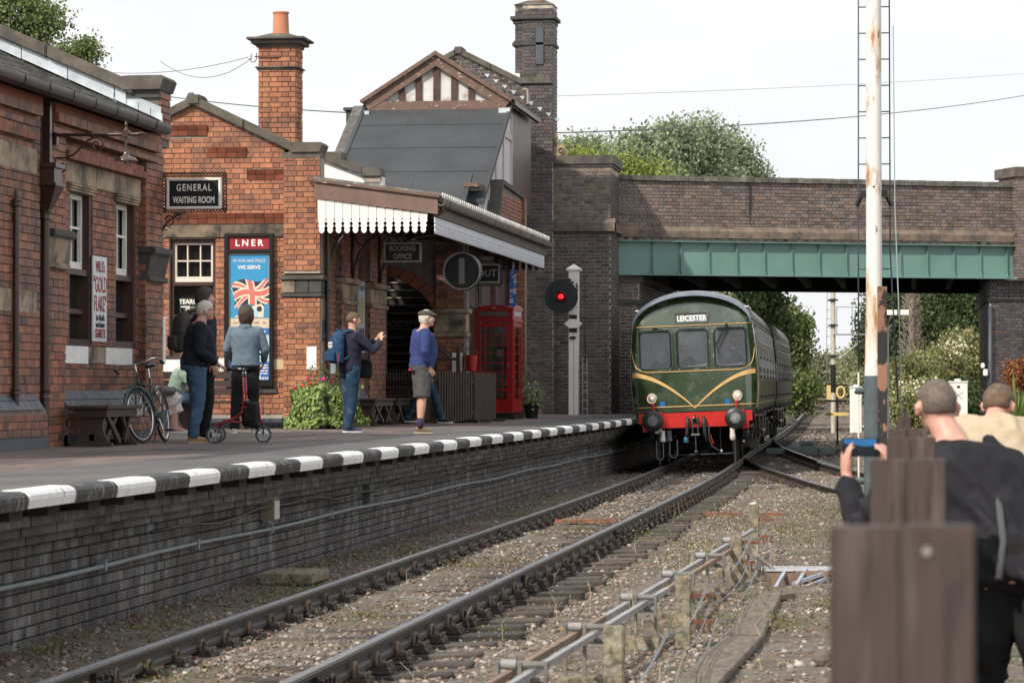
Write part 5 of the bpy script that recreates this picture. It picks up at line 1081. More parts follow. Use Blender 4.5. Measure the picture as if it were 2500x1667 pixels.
def sky_tint(m, col, w):
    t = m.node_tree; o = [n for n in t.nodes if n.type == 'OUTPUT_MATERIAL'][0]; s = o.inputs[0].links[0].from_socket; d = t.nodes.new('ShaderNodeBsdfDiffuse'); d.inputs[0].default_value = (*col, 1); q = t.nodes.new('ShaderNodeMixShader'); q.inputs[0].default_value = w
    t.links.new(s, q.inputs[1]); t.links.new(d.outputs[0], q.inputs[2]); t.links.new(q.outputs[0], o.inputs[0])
sky_tint(m_cabg, (.60,.68,.78), .11)  # pale blue diffuse layer paints the sky's reflection into the cab windows
m_clear = add_shader_glass('clear_glass', (.75,.78,.78), .05)
m_tg = mat('railcar_green', (.026,.050,.020), .14, var=.2, vs=2.5, coat=1.0, spec=1.0, alt=[((.075,.10,.07), 2.4, .54, .66), ((.11,.13,.10), 14, .63, .68)])
m_tside = mat('railcar_side_green', (.050,.060,.024), .6, var=.3, vs=2, spec=.25, stretch=(1,.4,1), alt=((.09,.085,.045), 2.5, .5, .8))
m_troof = mat('railcar_roof_grey', (.20,.205,.205), .6, var=.25, vs=3, alt=((.13,.13,.12), 2, .5, .8), stretch=(1,.5,1))
m_dome = mat('railcar_roof_dome', (.11,.135,.17), .35, var=.25, coat=.3)
m_yel = mat('lining_yellow', (.66,.42,.16), .5, var=.08)
m_tred = mat('buffer_beam_red', (.50,.018,.014), .4, var=.15, alt=((.25,.02,.015), 5, .6, .8))
m_oil = mat('oily_black', (.018,.018,.019), .42, var=.4, vs=6, alt=((.06,.055,.05), 5, .55, .8), bump=.3)
m_under = mat('underframe_black', (.010,.010,.010), .7, var=.3)
m_alum = mat('window_alloy', (.42,.43,.44), .35, metal=.7, var=.15)
m_tyre = mat('wheel_tyre', (.25,.24,.23), .4, metal=.8, var=.2)
PROF = [(1.29,1.14),(1.34,1.40),(1.36,1.85),(1.34,2.4)] + [(1.28*math.cos(a), 2.98+.71*math.sin(a)) for a in np.linspace(0, math.pi/2, 13)]
full = [(x,z) for x, z in PROF] + [(-x,z) for x, z in PROF[-2::-1]]; NP = len(full)
def body_half(a, b, ys_, sc, name, m, parent, smooth='auto'):
    n = b-a; mb = MB(); vs = []; fs = []
    for y, s in zip(ys_, sc):
        for k in range(a, b): x, z = full[k]; vs.append((x*s[0], y, 1.14+(z-1.14)*s[1]))
    for i in range(len(ys_)-1):
        for k in range(n-1): fs.append((i*n+k, i*n+k+1, (i+1)*n+k+1, (i+1)*n+k))
    mb.add(vs, fs); return mb.build(name, m, parent, smooth=smooth)
CARL = 17.45
def running_gear(car, front):
    for yb in (2.95, CARL-2.95):
        bg_ = root('bogie', None, None); bg_.parent = car
        for ya in (-1.3, 1.3):
            for s in (-1, 1):
                wb = MB(); Mw = Matrix.Translation((s*.752, yb+ya, .455)) @ Matrix.Rotation(s*math.pi/2, 4, 'Y')
                wb.lathe([(.455,-.07),(.485,-.065),(.485,-.055),(.457,-.05),(.455,.06),(.40,.065),(.38,.02),(.12,.03),(.12,.08)], n=26, M=Mw); wb.build('wheel', m_tyre if 0 else m_oil, bg_, smooth='auto')
            MB().tube([(-.75,yb+ya,.455),(.75,yb+ya,.455)], .07, 8).build('axle', m_oil, bg_)
        for s in (-1, 1):
            f = MB(); f.beam((s*1.0,yb-1.9,.62),(s*1.0,yb-.7,.60),.10,.16); f.beam((s*1.0,yb-.7,.52),(s*1.0,yb+.7,.52),.10,.20); f.beam((s*1.0,yb+.7,.60),(s*1.0,yb+1.9,.62),.10,.16)
            for ya in (-1.3,1.3): f.box(s*.98-.0 if s>0 else -1.14, 1.14 if s>0 else -.98, yb+ya-.14, yb+ya+.14, .33, .62)
            for q in (-.45,0,.45): f.lathe([(.08,.0),(.11,.03),(.08,.06),(.11,.09),(.08,.12),(.11,.15),(.08,.18)], (s*1.06, yb+q*.4, .60), 8)
            f.box(min(s*1.0,s*1.12), max(s*1.0,s*1.12), yb-2.0, yb+2.0, .74, .80); f.build('bogie_frame', m_oil, bg_)
        MB().box(-.9,.9,yb-.9,yb+.9,.62,.9).build('bolster', m_under, bg_)
    u = MB(); u.box(-1.15,1.15,.25,CARL-.2,.98,1.12)
    u.build('underframe', m_under, car)
    rng_ = random.Random(3)
    for k in range(7):
        y0 = 5.4 + k*.95; s = 1 if k % 2 else 1
        MB().box(.55,1.22-rng_.uniform(0,.12),y0,y0+rng_.uniform(.5,.85),.38+rng_.uniform(0,.2),.97).build('equipment_box', m_oil, car, bevel=.02); MB().box(-1.2,-.5,y0,y0+.7,.42,.97).build('equipment_box', m_oil, car, bevel=.02)
    t = MB(); t.tube([(1.15,1.0,1.0),(1.18,5.4,.95),(1.18,12,.95)], .03, 6); t.tube([(1.25,4.2,.6),(1.28,5.2,.62)], .06, 8); t.tube([(1.22,.5,1.05),(1.24,.5,.7),(1.20,.62,.42)], .03, 6); t.box(1.12,1.30,.35,.75,.30,.50); t.build('pipework', m_oil, car, smooth='auto')
    st = MB()
    for y0 in (1.6, 4.9, 8.2, 11.5, 14.8): st.box(1.20,1.42,y0,y0+.8,1.02,1.06); st.tube([(1.25,y0+.1,1.04),(1.25,y0+.1,1.15)], .012, 4)
    st.build('footboard', m_oil, car)
def car_sides(car):
    for s in (-1, 1):
        wn = 0
        for k in range(11):
            y0 = 1.35 + k*1.44; door = k % 2 == 0; w_ = .62 if door else 1.12
            X = 1.315
            g = root('side_window', None, None); g.parent = car
            def sx(z): return s*(1.34 - max(0, z-2.4)*.103 + .004)
            def quad(y_a, y_b, z_a, z_b, off): return [(sx(z_a)+s*off,y_a,z_a),(sx(z_a)+s*off,y_b,z_a),(sx(z_b)+s*off,y_b,z_b),(sx(z_b)+s*off,y_a,z_b)]
            MB().add(quad(y0,y0+w_,2.06,2.86,.0), [(0,1,2,3)]).build('glass', m_glass, g)
            f = MB()
            for (ya, yb, za, zb) in ((y0-.03,y0,2.03,2.89),(y0+w_,y0+w_+.03,2.03,2.89),(y0,y0+w_,2.03,2.06),(y0,y0+w_,2.86,2.89),(y0,y0+w_,2.58,2.605)) + (((y0+w_/3-.01,y0+w_/3+.01,2.605,2.86),(y0+2*w_/3-.01,y0+2*w_/3+.01,2.605,2.86)) if not door else ()):
                q0 = quad(ya,yb,za,zb,.0); q1 = quad(ya,yb,za,zb,.028); f.add(q0+q1, [(0,3,2,1),(4,5,6,7),(0,1,5,4),(1,2,6,5),(2,3,7,6),(3,0,4,7)])
            f.build('window_frame', m_alum, g)
            if door:
                d = MB()
                for ya in (y0-.09, y0+w_+.08): d.add([(s*1.362,ya,1.18),(s*1.362,ya+.012,1.18),(s*1.345,ya+.012,2.9),(s*1.345,ya,2.9)], [(0,1,2,3)])
                d.build('door_gap', m_black, car)
                h = MB()
                for z in (1.36,1.78,2.2): h.box(min(s*1.35,s*1.40),max(s*1.35,s*1.40),y0+w_+.04,y0+w_+.15,z,z+.05)
                h.build('door_hinge', m_oil, car)
                h = MB(); h.tube([(s*1.40,y0-.14,1.75),(s*1.42,y0-.14,1.8),(s*1.42,y0-.14,2.15),(s*1.40,y0-.14,2.2)], .012, 6); h.box(min(s*1.35,s*1.41),max(s*1.35,s*1.41),y0-.03,y0+.08,1.86,1.90); h.build('grab_handle', m_alum, car)
        for z, hh in ((2.94,.018),(1.25,.015),(2.50,.015)):
            x_ = 1.362 if z < 2.6 and z > 2.2 else (1.30 if z > 2.8 else 1.318)
            x_ = {2.94:1.292, 1.25:1.315, 2.50:1.336}[z]
            MB().box(min(s*x_,s*(x_+.006)),max(s*x_,s*(x_+.006)),.28,CARL-.05,z,z+hh).build('lining', mat('dull_lining', (.35,.27,.12), .5), car)
        MB().tube([(s*1.27,.2,3.04),(s*1.27,CARL-.05,3.04)], .022, 6).build('rain_gutter', m_tside, car)
def railcar(name, label, cab):
    car = root(name, label, 'train')
    ys_ = [.0,.10,.25,.6,CARL] if cab else [0,.02,CARL-.02,CARL]
    sc = [(.975,.975),(.99,.992),(.995,1),(1,1),(1,1)] if cab else [(1,1)]*4
    if cab:
        body_half(0,5,ys_[:4],sc[:4],'cab_side',m_tg,car); body_half(NP-5,NP,ys_[:4],sc[:4],'cab_side',m_tg,car)
        body_half(0,5,[.6,CARL],[(1,1)]*2,'body_side',m_tside,car); body_half(NP-5,NP,[.6,CARL],[(1,1)]*2,'body_side',m_tside,car)
        body_half(4,NP-4,[-.015,.10,.25,.6],[(.978,.957),(.988,.984),(.998,1),(1.004,1.001)],'roof_dome',m_dome,car); body_half(4,NP-4,[.6,CARL],[(1.004,1.002)]*2,'roof',m_troof,car)
    else:
        body_half(0,5,[0,CARL],[(1,1)]*2,'body_side',m_tside,car); body_half(NP-5,NP,[0,CARL],[(1,1)]*2,'body_side',m_tside,car); body_half(4,NP-4,[0,CARL],[(1.004,1.002)]*2,'roof',m_troof,car)
    for y in np.arange(2.5, CARL-1, 2.4): MB().lathe([(.12,0),(.12,.05),(.07,.09)], (.35,y,3.64), 10).build('roof_vent', m_troof, car)
    for k in range(9):
        y = 1.9*k+.9; rb = MB(); rb.tube([(x*1.006, y, z*1.003) for x, z in full[4:NP-4]], .012, 4); rb.build('roof_rib', m_troof, car, smooth=True)
    MB().add([(x,CARL,z) for x, z in full], [tuple(range(NP))]).build('end_wall', m_under, car)
    MB().box(-1.3,1.3,.3,CARL-.05,1.12,1.16).build('floor', m_under, car)
    car_sides(car); running_gear(car, cab)
    return car
tr = railcar('railcar', 'leading green diesel railcar with LEICESTER destination blind and yellow whiskers', True)
# front face with three window openings
def rrect(x0, x1, z0, z1, r, n=5):
    pts = []
    for cx, cz, a0 in ((x1-r,z1-r,0),(x0+r,z1-r,1),(x0+r,z0+r,2),(x1-r,z0+r,3)):
        for k in range(n+1): a = (a0 + k/n)*math.pi/2; pts.append((cx+r*math.cos(a), cz+r*math.sin(a)))
    return pts
WIN = [(-1.12,-.47),(-.325,.325),(.47,1.12)]; WZ = (2.06, 2.86)
def fy(x, z): return -.0 + .07*(x/1.25)**2 + max(0, z-2.95)*.34 + (max(0, abs(x)-1.1)*.35)
outl = []
for i in range(NP):
    a = full[i]; outl.append((a[0]*.975, 1.14+(a[1]-1.14)*.955))
dense = []
for (a, b) in zip(outl, outl[1:]+outl[:1]):
    n = max(1, int(math.hypot(b[0]-a[0], b[1]-a[1])/.12))
    for k in range(n): dense.append((a[0]+(b[0]-a[0])*k/n, a[1]+(b[1]-a[1])*k/n))
loops = [dense] + [rrect(a, b, *WZ, .085) for a, b in WIN]
pts2 = []; edges = []
for lp_ in loops:
    o = len(pts2); pts2 += lp_; edges += [(o+i, o+(i+1) % len(lp_)) for i in range(len(lp_))]
def inpoly(p, poly):
    c = False; j = len(poly)-1
    for i in range(len(poly)):
        if (poly[i][1] > p[1]) != (poly[j][1] > p[1]) and p[0] < (poly[j][0]-poly[i][0])*(p[1]-poly[i][1])/(poly[j][1]-poly[i][1])+poly[i][0]: c = not c
        j = i
    return c
for gx in np.arange(-1.2,1.21,.1):
    for gz_ in np.arange(1.2,3.6,.1):
        if inpoly((gx,gz_), outl) and not any(a-.06 < gx < b+.06 and WZ[0]-.06 < gz_ < WZ[1]+.06 for a, b in WIN): pts2.append((gx, gz_))
vv, ee, ff, *_ = delaunay_2d_cdt([Vector(p) for p in pts2], edges, [], 0, 1e-5)
keepf = []
for f in ff:
    cx = sum(vv[i].x for i in f)/len(f); cz = sum(vv[i].y for i in f)/len(f)
    if inpoly((cx,cz), dense) and not any(inpoly((cx,cz), l) for l in loops[1:]): keepf.append(tuple(f))
MB().add([(v.x, fy(v.x, v.y), v.y) for v in vv], keepf).build('cab_front', m_tg, tr, smooth=True)
MB().tube([(x, fy(x,z)-.005, z) for x, z in [(a[0]*.978, 1.14+(a[1]-1.14)*.957) for a in full[4:NP-4]]], .014, 6).build('dome_edge', m_dome, tr, smooth=True)
for a, b in WIN:
    w = root('cab_window', None, None); w.parent = tr
    rr_ = rrect(a, b, *WZ, .085)
    MB().tube([(x, fy(x,z)-.004, z) for x, z in rr_], .014, 5, closed=True).build('rubber_seal', m_black, w, smooth=True)
    MB().tube([(x, fy(x,z)-.010, z) for x, z in rrect(a-.035, b+.035, WZ[0]-.035, WZ[1]+.035, .11)], .012, 5, closed=True).build('window_frame', mat('worn_frame_green', (.06,.085,.05), .4, alt=((.35,.38,.33), 14, .56, .68), vs=5), w, smooth=True)
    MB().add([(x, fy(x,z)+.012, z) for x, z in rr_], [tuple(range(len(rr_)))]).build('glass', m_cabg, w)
# cab interior
cabm = mat('cab_cream', (.60,.60,.57), .6, var=.1)
ci = MB(); ci.box(-1.22,1.22,1.45,1.48,1.2,3.3); ci.build('bulkhead', cabm, tr); MB().box(-1.2,1.2,.35,2.1,1.16,1.2).build('cab_floor', m_under, tr)
MB().box(-1.2,1.2,.3,2.1,3.30,3.33).build('cab_ceiling', cabm, tr)
MB().box(-1.18,1.18,.14,.34,1.2,1.96).build('control_desk', mat('desk_grey', (.10,.10,.10), .5), tr)
for a in (-.95,-.3,.5): MB().box(a, a+.45, 1.42, 1.448, 2.2, 2.85).build('bulkhead_window', mat('saloon_daylight', (.50,.58,.66), .3, var=.1), tr)
for s in (-1, 1):
    MB().box(min(s*1.26,s*1.30), max(s*1.26,s*1.30), .9,1.5,2.06,2.86).build('cab_side_window', m_glass, tr)
# lining, whiskers
def line_pts(pts, r, nm='lining', m=m_yel, off=.006):
    return MB().tube([(x, fy(x,z)-off, z) for x, z in pts], r, 5).build(nm, m, tr, smooth=True)
line_pts([(x, 2.955) for x in np.linspace(-1.26,1.26,21)], .009); line_pts([(x, 1.25) for x in np.linspace(-1.29,1.29,21)], .011)
line_pts([(-1.315,2.5),(-1.30,2.42),(-1.27,2.22),(-1.22,2.10),(-1.10,2.02),(-.98,1.99)] + [(x,1.99) for x in np.linspace(-.9,.9,15)] + [(.98,1.99),(1.10,2.02),(1.22,2.10),(1.27,2.22),(1.30,2.42),(1.315,2.5)], .011)
def strip(cl, ws, nm, m):
    vs = []; fs = []
    for i, (x, z) in enumerate(cl):
        j = min(i+1, len(cl)-1); k = max(i-1, 0); tx, tz = cl[j][0]-cl[k][0], cl[j][1]-cl[k][1]; q = math.hypot(tx, tz); nx_, nz_ = -tz/q, tx/q
        for e in (-.5, .5):
            X, Z = x+nx_*ws[i]*e, z+nz_*ws[i]*e; vs.append((X, fy(X,Z)-.012, Z))
    for i in range(len(cl)-1): fs.append((2*i,2*i+1,2*i+3,2*i+2))
    return MB().add(vs, fs).build(nm, m, tr, smooth=True)
for s in (-1, 1):
    cl = []; ws = []
    for t in np.linspace(0, 1, 24):
        x = 1.30*(1-t); z = 1.21 + (.74)*(1-((t)**1.25))
        z = 1.945 - .735*t**1.75; cl.append((s*x, z)); ws.append(.085*(1-t)+.018)
    strip(cl, ws, 'whisker', m_yel)
# destination box
db = root('destination_box', None, None); db.parent = tr
f = MB(); X0,X1,Z0,Z1 = -.36,.36,2.985,3.235; yf = fy(0,3.1)
for (a,b,c_,d) in ((X0,X1,Z0,Z0+.035),(X0,X1,Z1-.035,Z1),(X0,X0+.035,Z0+.035,Z1-.035),(X1-.035,X1,Z0+.035,Z1-.035)): f.box(a,b,yf-.05,yf+.03,c_,d)
f.build('frame', m_tg, db, bevel=.006); MB().box(X0+.035,X1-.035,yf-.02,yf-.01,Z0+.035,Z1-.035).build('blind', mat('blind_grey', (.20,.22,.23), .5), db)
txt('LEICESTER', .165, mat('blind_white', (.85,.86,.86), .5, var=0, emit=.15), db, (0, yf-.022, 3.10), FACE, sx=.78, bold=.004, ex=.002, spacing=1.05)
# marker lamps, brackets, squares, wiper
lit = mat('lit_lamp', (1.0,.62,.35), .3, var=0, emit=1.6); lens = mat('lamp_lens', (.62,.56,.50), .15, var=.1)
for s in (-1, 1):
    lm = root('headlight', None, None); lm.parent = tr; Ml = Matrix.Translation((s*.905, fy(.9,1.44), 1.44)) @ RX
    MB().lathe([(.11,-.02),(.115,.03),(.10,.05),(.085,.035)], n=22, M=Ml).build('rim', m_chrome, lm, smooth='auto')
    MB().lathe([(.088,.0),(.084,.032),(.05,.044),(.02,.046)], n=20, M=Ml).build('lens', lens, lm, smooth=True); MB().ball((s*.905, fy(.9,1.44)-.05, 1.45), (.018,.008,.018)).build('bulb', lit, lm)
    b = MB(); b.box(s*.87-.022, s*.87+.022, -.05, .10, 1.16, 1.30); b.box(s*.87-.022, s*.87+.022, -.09, -.05, 1.20, 1.34); b.build('lamp_iron', m_tred, tr)
    MB().box(s*.685-.05, s*.685+.05, fy(.68,1.30)-.008, fy(.68,1.30)-.002, 1.265, 1.37).build('coupling_square', mat('square_blue', (.01,.14,.42), .4, var=0), tr)
wp = MB(); wp.tube([(.72,fy(.72,2.95)-.05,2.93),(.50,fy(.5,2.6)-.06,2.52)], .014, 5); wp.tube([(.755,fy(.72,2.95)-.05,2.93),(.535,fy(.5,2.6)-.06,2.52)], .008, 5); wp.tube([(.46,fy(.5,2.7)-.03,2.70),(.545,fy(.5,2.4)-.03,2.32)], .009, 4); wp.ball((.735,fy(.72,2.95)-.04,2.94),.03); wp.build('wiper', m_black, tr)
MB().tube([(-.83,fy(.8,2.93)-.03,2.915),(-.72,fy(.8,2.93)-.04,2.915)], .014, 5).build('wiper_stub', m_black, tr)
# buffer beam
MB().box(-.98,.98,-.09,.02,.80,1.12).build('buffer_beam', m_tred, tr, bevel=.006)
for s in (-1, 1):
    e = MB(); e.box(min(s*.985,s*1.2),max(s*.985,s*1.2),-.05,.02,.90,1.12); e.box(min(s*.985,s*1.12),max(s*.985,s*1.12),-.05,.02,.74,.898); e.build('beam_end_plate', m_tred, tr, bevel=.004)
    rv = MB()
    for ix in (1.05,1.12,1.17):
        for iz in (.95,1.01,1.07): rv.ball((s*ix,-.052,iz), (.011,.008,.011), 6, 4)
    rv.build('rivets', m_tred, tr, kind='stuff')
    bf = root('buffer', None, None); bf.parent = tr; Mb = Matrix.Translation((s*.865, -.09, .965)) @ RX
    MB().lathe([(.15,0),(.14,.12),(.10,.14),(.10,.34),(.07,.36),(.07,.50)], n=20, M=Mb).build('buffer_stock', m_tred if False else m_oil, bf, smooth='auto')
    MB().lathe([(.10,.48),(.20,.50),(.225,.52),(.225,.54),(.21,.555),(.12,.575),(.02,.58)], n=30, M=Mb).build('buffer_head', m_oil, bf, smooth='auto')
    MB().lathe([(.12,.576),(.10,.582),(.0,.586)], n=24, M=Mb).build('grease_patch', mat('grey_grease', (.13,.135,.14), .5, var=.3, vs=9), bf, smooth=True)
    MB().box(s*.865-.17, s*.865+.17, -.11, -.088, .80, 1.15).build('mounting_plate', m_tred, bf)
cp = root('coupling', None, None); cp.parent = tr
MB().box(-.15,.15,-.10,-.088,.83,1.06).build('draw_plate', m_tred, cp); MB().box(-.08,.08,-.11,-.101,.87,1.0).build('draw_slot', m_black, cp)
MB().tube([(0,-.1,.94),(0,-.28,.94),(0,-.34,.99),(0,-.31,1.06),(0,-.25,1.05)], .024, 8).build('hook', m_steel if 0 else m_oil, cp, smooth=True)
sh = MB(); sh.tube([(-.055,-.32,.98)] + [(-.055,-.33,z) for z in (.93,.8,.66)], .014, 6); sh.tube([(.055,-.33,z) for z in (.93,.8,.66)], .014, 6); sh.tube([(-.055,-.33,.93),(-.04,-.33,.99),(0,-.33,1.015),(.04,-.33,.99),(.055,-.33,.93)], .015, 6); sh.tube([(-.09,-.33,.645),(.09,-.33,.645)], .03, 8); sh.tube([(0,-.33,.62),(0,-.33,.30)], .013, 6); sh.ball((0,-.33,.29),.035); sh.build('screw_shackle', mat('worn_shackle', (.12,.12,.12), .35, metal=.7, var=.3), cp, smooth='auto')
hm = mat('rubber_hose', (.025,.025,.027), .55, var=.2, bump=.3, bs=120)
MB().tube([(-.165,-.12,1.0),(-.165,-.17,.97),(-.165,-.19,.85),(-.18,-.18,.70),(-.21,-.16,.58)], .038, 10).build('vacuum_hose', hm, tr, smooth=True); MB().lathe([(.04,-.05),(.055,-.04),(.055,.05),(.045,.07)], (-.21,-.16,.53), 10).build('hose_coupling', mat('hose_end_blue', (.03,.13,.22), .35, metal=.4), tr, smooth='auto')
MB().tube([(.185,-.12,1.0),(.185,-.17,.97),(.185,-.19,.85),(.19,-.18,.70),(.225,-.16,.50)], .036, 10).build('vacuum_hose', hm, tr, smooth=True)
MB().tube([(.285,-.12,.83),(.28,-.16,.70),(.29,-.16,.52),(.33,-.16,.40),(.42,-.16,.33),(.50,-.16,.29)], .017, 6).build('air_hose', hm, tr, smooth=True); MB().ball((.52,-.16,.28),(.03,.02,.045)).build('hose_coupling', m_chrome, tr, smooth=True); MB().tube([(.30,-.14,.66),(.34,-.14,.52),(.36,-.14,.44)], .010, 5).build('red_cord', m_tred, tr)
MB().tube([(.52,-.15,.78),(.51,-.15,.55),(.52,-.16,.33)], .006, 4).build('chain', m_oil, tr)
for x0, x1, zt, zb in ((-.84,-.70,.55,.14),(-.56,-.40,.55,.18)):
    MB().tube([(x0,-.1,zt),(x0,-.12,zb+.12)] + [((x0+x1)/2+(x0-x1)/2*math.cos(a), -.12, zb+.07-.07*math.sin(a)) for a in np.linspace(0.2,math.pi-.2,8)] + [(x1,-.12,zb+.12),(x1,-.1,zt)], .013, 6).build('jumper_cable', mat('grey_cable', (.16,.16,.165), .5), tr, smooth=True)
for x0, mm_ in ((-.70,m_white),(-.56,mat('socket_grey', (.10,.11,.13), .5))): MB().lathe([(.05,-.1),(.065,-.08),(.055,.0),(.05,.12),(.06,.14)], (x0,-.13,.62), 12).build('jumper_socket', mm_, tr, smooth='auto')
MB().lathe([(.03,-.12),(.055,-.09),(.06,-.02),(.05,.03),(.05,.14)], (.77,-.12,.62), 12).build('jumper_socket', m_cream, tr, smooth='auto'); MB().box(-.86,-.72,-.1,0,.70,.80).build('bracket', m_cream, tr)
gr = MB(); gr.tube([(-.95,.2,.22),(.80,.2,.22)], .018, 6); gr.beam((.80,.15,.0+.03),(.80,.15,.75),.05,.03); gr.beam((-.80,.15,.03),(-.80,.15,.75),.05,.03); gr.beam((-.45,.5,.10),(-.1,.5,.22),.03,.02); gr.tube([(-.7,1.6,.36),(.75,1.6,.36)], .07, 8); gr.build('guard_irons', m_oil, tr)
MB().box(-1.25,1.25,.02,.12,1.02,1.145).build('valance', m_under, tr)
Zr = (ZL+ZR)/2
def place_car(c, y0, y1, xa, xb, roll):
    ang = math.atan2(-(xb-xa), (y1-y0)); c.location = (xa, y0, Zr-.01)
    c.rotation_euler = (0, 0, ang); c.rotation_mode = 'XYZ'
    c.matrix_world = Matrix.Translation((xa, y0, Zr-.01)) @ Matrix.Rotation(ang, 4, 'Z') @ Matrix.Rotation(-roll, 4, 'Y')
place_car(tr, 63.05, 80.5, -4.43, -4.82, math.radians(2.3))
car2 = railcar('railcar', 'second green railcar coupled behind the leading one beyond the bridge', False)
place_car(car2, 81.15, 98.6, -4.84, -5.10, math.radians(1.7))
# ---------------------------------------------------------------- telephone box
kx = root('telephone_box', 'red cast iron telephone kiosk with domed roof at the end of the canopy', 'telephone box', (-8.50, 61.85, P), math.radians(-5))
m_kred = mat('kiosk_red', (.33,.010,.013), .28, var=.1, coat=.4)
m_kdark = mat('kiosk_red_inner', (.25,.01,.012), .4, var=.1)
W2, D2 = .40, .44
MB().box(-W2-.03,W2+.03,-D2-.03,D2+.03,0,.12).build('base', m_black, kx, bevel=.01)
fr = MB()
for sx in (-1,1):
    for sy in (-1,1): fr.box(min(sx*(W2-.07),sx*W2),max(sx*(W2-.07),sx*W2),min(sy*(D2-.07),sy*D2),max(sy*(D2-.07),sy*D2),.12,2.02)
fr.box(-W2-.025,W2+.025,-D2-.025,D2+.025,2.02,2.07); fr.box(-W2,W2,-D2,D2,2.07,2.13); 
fr.build('corner_posts', m_kred, kx, bevel=.006)
up = MB(); up.box(-W2+.0,W2,-D2,D2,2.131,2.26); up.build('head_frame', m_kred, kx, bevel=.008)
for (ax, s) in (('y',-1),('x',1),('x',-1)):
    if ax == 'y': MB().box(-W2+.10,W2-.10,-D2-.008,-D2-.002,2.145,2.235).build('sign_glass', mat('smoked_glass', (.10,.11,.10), .2, var=.3, alt=((.35,.35,.3), 8, .6, .7)), kx); f_ = MB(); f_.box(-W2+.07,W2-.07,-D2-.014,-D2-.003,2.13,2.145); f_.box(-W2+.07,W2-.07,-D2-.014,-D2-.003,2.236,2.25); f_.build('sign_rim', m_kred, kx)
    else: MB().box(min(s*(W2+.002),s*(W2+.008)),max(s*(W2+.002),s*(W2+.008)),-D2+.12,D2-.12,2.145,2.235).build('sign_glass', mat('sky_glass', (.35,.38,.42), .15, var=.1), kx)
def arch_pts(w, z0, h, n=12): return [(-w, z0)] + [(-w*math.cos(math.pi*k/n*.5*2) if 0 else w*math.sin((k/n-.5)*2*.75)/math.sin(.75), z0+.02+h*(math.cos((k/n-.5)*2*.75)-math.cos(.75))/(1-math.cos(.75))) for k in range(n+1)] + [(w, z0)]
dome = MB(); n = 14; vs = []; fs = []
def dz(x, y): ax = math.cos(x/W2*.95); ay = math.cos(y/D2*.95); return 2.265 + .16*min(1, (ax*ay-.33)/.67) + .04*0
NN = 16
for j in range(NN+1):
    for i in range(NN+1):
        x = -W2-.012 + (2*W2+.024)*i/NN; y = -D2-.012 + (2*D2+.024)*j/NN
        zx = math.sqrt(max(0, 1-(x/(W2*1.25))**2)); zy = math.sqrt(max(0, 1-(y/(D2*1.25))**2))
        z = 2.26 + .17*min(zx, zy) + .05*zx*zy - .095
        vs.append((x, y, z))
for j in range(NN):
    for i in range(NN): a = j*(NN+1)+i; fs.append((a,a+1,a+NN+2,a+NN+1))
dome.add(vs, fs); dome.build('domed_roof', m_kred, kx, smooth=True)
ap = [(x_, 2.26) for x_ in (-W2-.012,)] + [(-W2-.012 + (2*W2+.024)*i/NN, 2.26 + .17*math.sqrt(max(0,1-((-W2-.012 + (2*W2+.024)*i/NN)/(W2*1.25))**2)) - .06) for i in range(NN+1)] + [(W2+.012, 2.26)]
MB().prism(ap, -D2-.02, -D2+.02).build('pediment', m_kred, kx); MB().prism([(x*D2/W2,z) for x, z in ap], -.02, .02, Matrix.Translation((W2+.002,0,0)) @ Matrix.Rotation(math.pi/2,4,'Z')).build('pediment', m_kred, kx)
cw = MB(); cw.ball((0,-D2-.022,2.315),(.03,.006,.022)); cw.ball((-.028,-D2-.022,2.318),(.018,.006,.016)); cw.ball((.028,-D2-.022,2.318),(.018,.006,.016)); cw.box(-.045,.045,-D2-.028,-D2-.018,2.288,2.300); cw.box(-.006,.006,-D2-.026,-D2-.018,2.33,2.352); cw.build('crown_emblem', mat('worn_gilt', (.45,.16,.10), .5), kx, smooth=False)
def kiosk_side(M, w, nm):
    d = root(nm, None, None); d.parent = kx; f = MB(); x0, x1 = -w+.072, w-.072
    f.box(x0,x0+.05,-.02,.03,.14,2.0,M); f.box(x1-.05,x1,-.02,.03,.14,2.0,M); f.box(x0+.05,x1-.05,-.02,.03,.14,.42,M); f.box(x0+.05,x1-.05,-.02,.03,1.92,2.0,M)
    a, b = x0+.05, x1-.05
    for k in range(1,8): z = .42 + 1.5*k/8; f.box(a,b,-.015,.02,z-.009,z+.009,M)
    for t in (.17,.83): f.box(a+(b-a)*t-.008,a+(b-a)*t+.008,-.016,.021,.42,1.92,M)
    f.build('frame', m_kred, d, bevel=.0)
    MB().box(a,b,.0,.004,.42,1.92,M).build('glass', m_clear, d)
    return d
df = kiosk_side(Matrix.Translation((0,-D2+.01,0)), W2, 'door'); kiosk_side(Matrix.Translation((W2-.01,0,0)) @ Matrix.Rotation(math.pi/2,4,'Z'), D2, 'side_panel'); kiosk_side(Matrix.Translation((-W2+.01,0,0)) @ Matrix.Rotation(-math.pi/2,4,'Z'), D2, 'side_panel'); 
MB().box(.29,.31,-D2-.03,-D2-.012,1.08,1.16).build('door_handle', m_chrome, kx)
kiosk_side(Matrix.Translation((0,D2-.01,0)), W2, 'side_panel')
tp_ = MB(); tp_.box(-.2,.12,D2-.16,D2-.045,1.0,1.5); tp_.box(-.25,.25,D2-.25,D2-.045,.95,.98); tp_.build('telephone', m_black, kx, bevel=.01); MB().box(-.1,.05,D2-.17,D2-.161,1.3,1.45).build('instruction_card', m_white, kx)
MB().tube([(.05,D2-.18,1.2),(.1,D2-.2,1.22),(.16,D2-.18,1.3)], .02, 6).build('handset', m_black, kx)

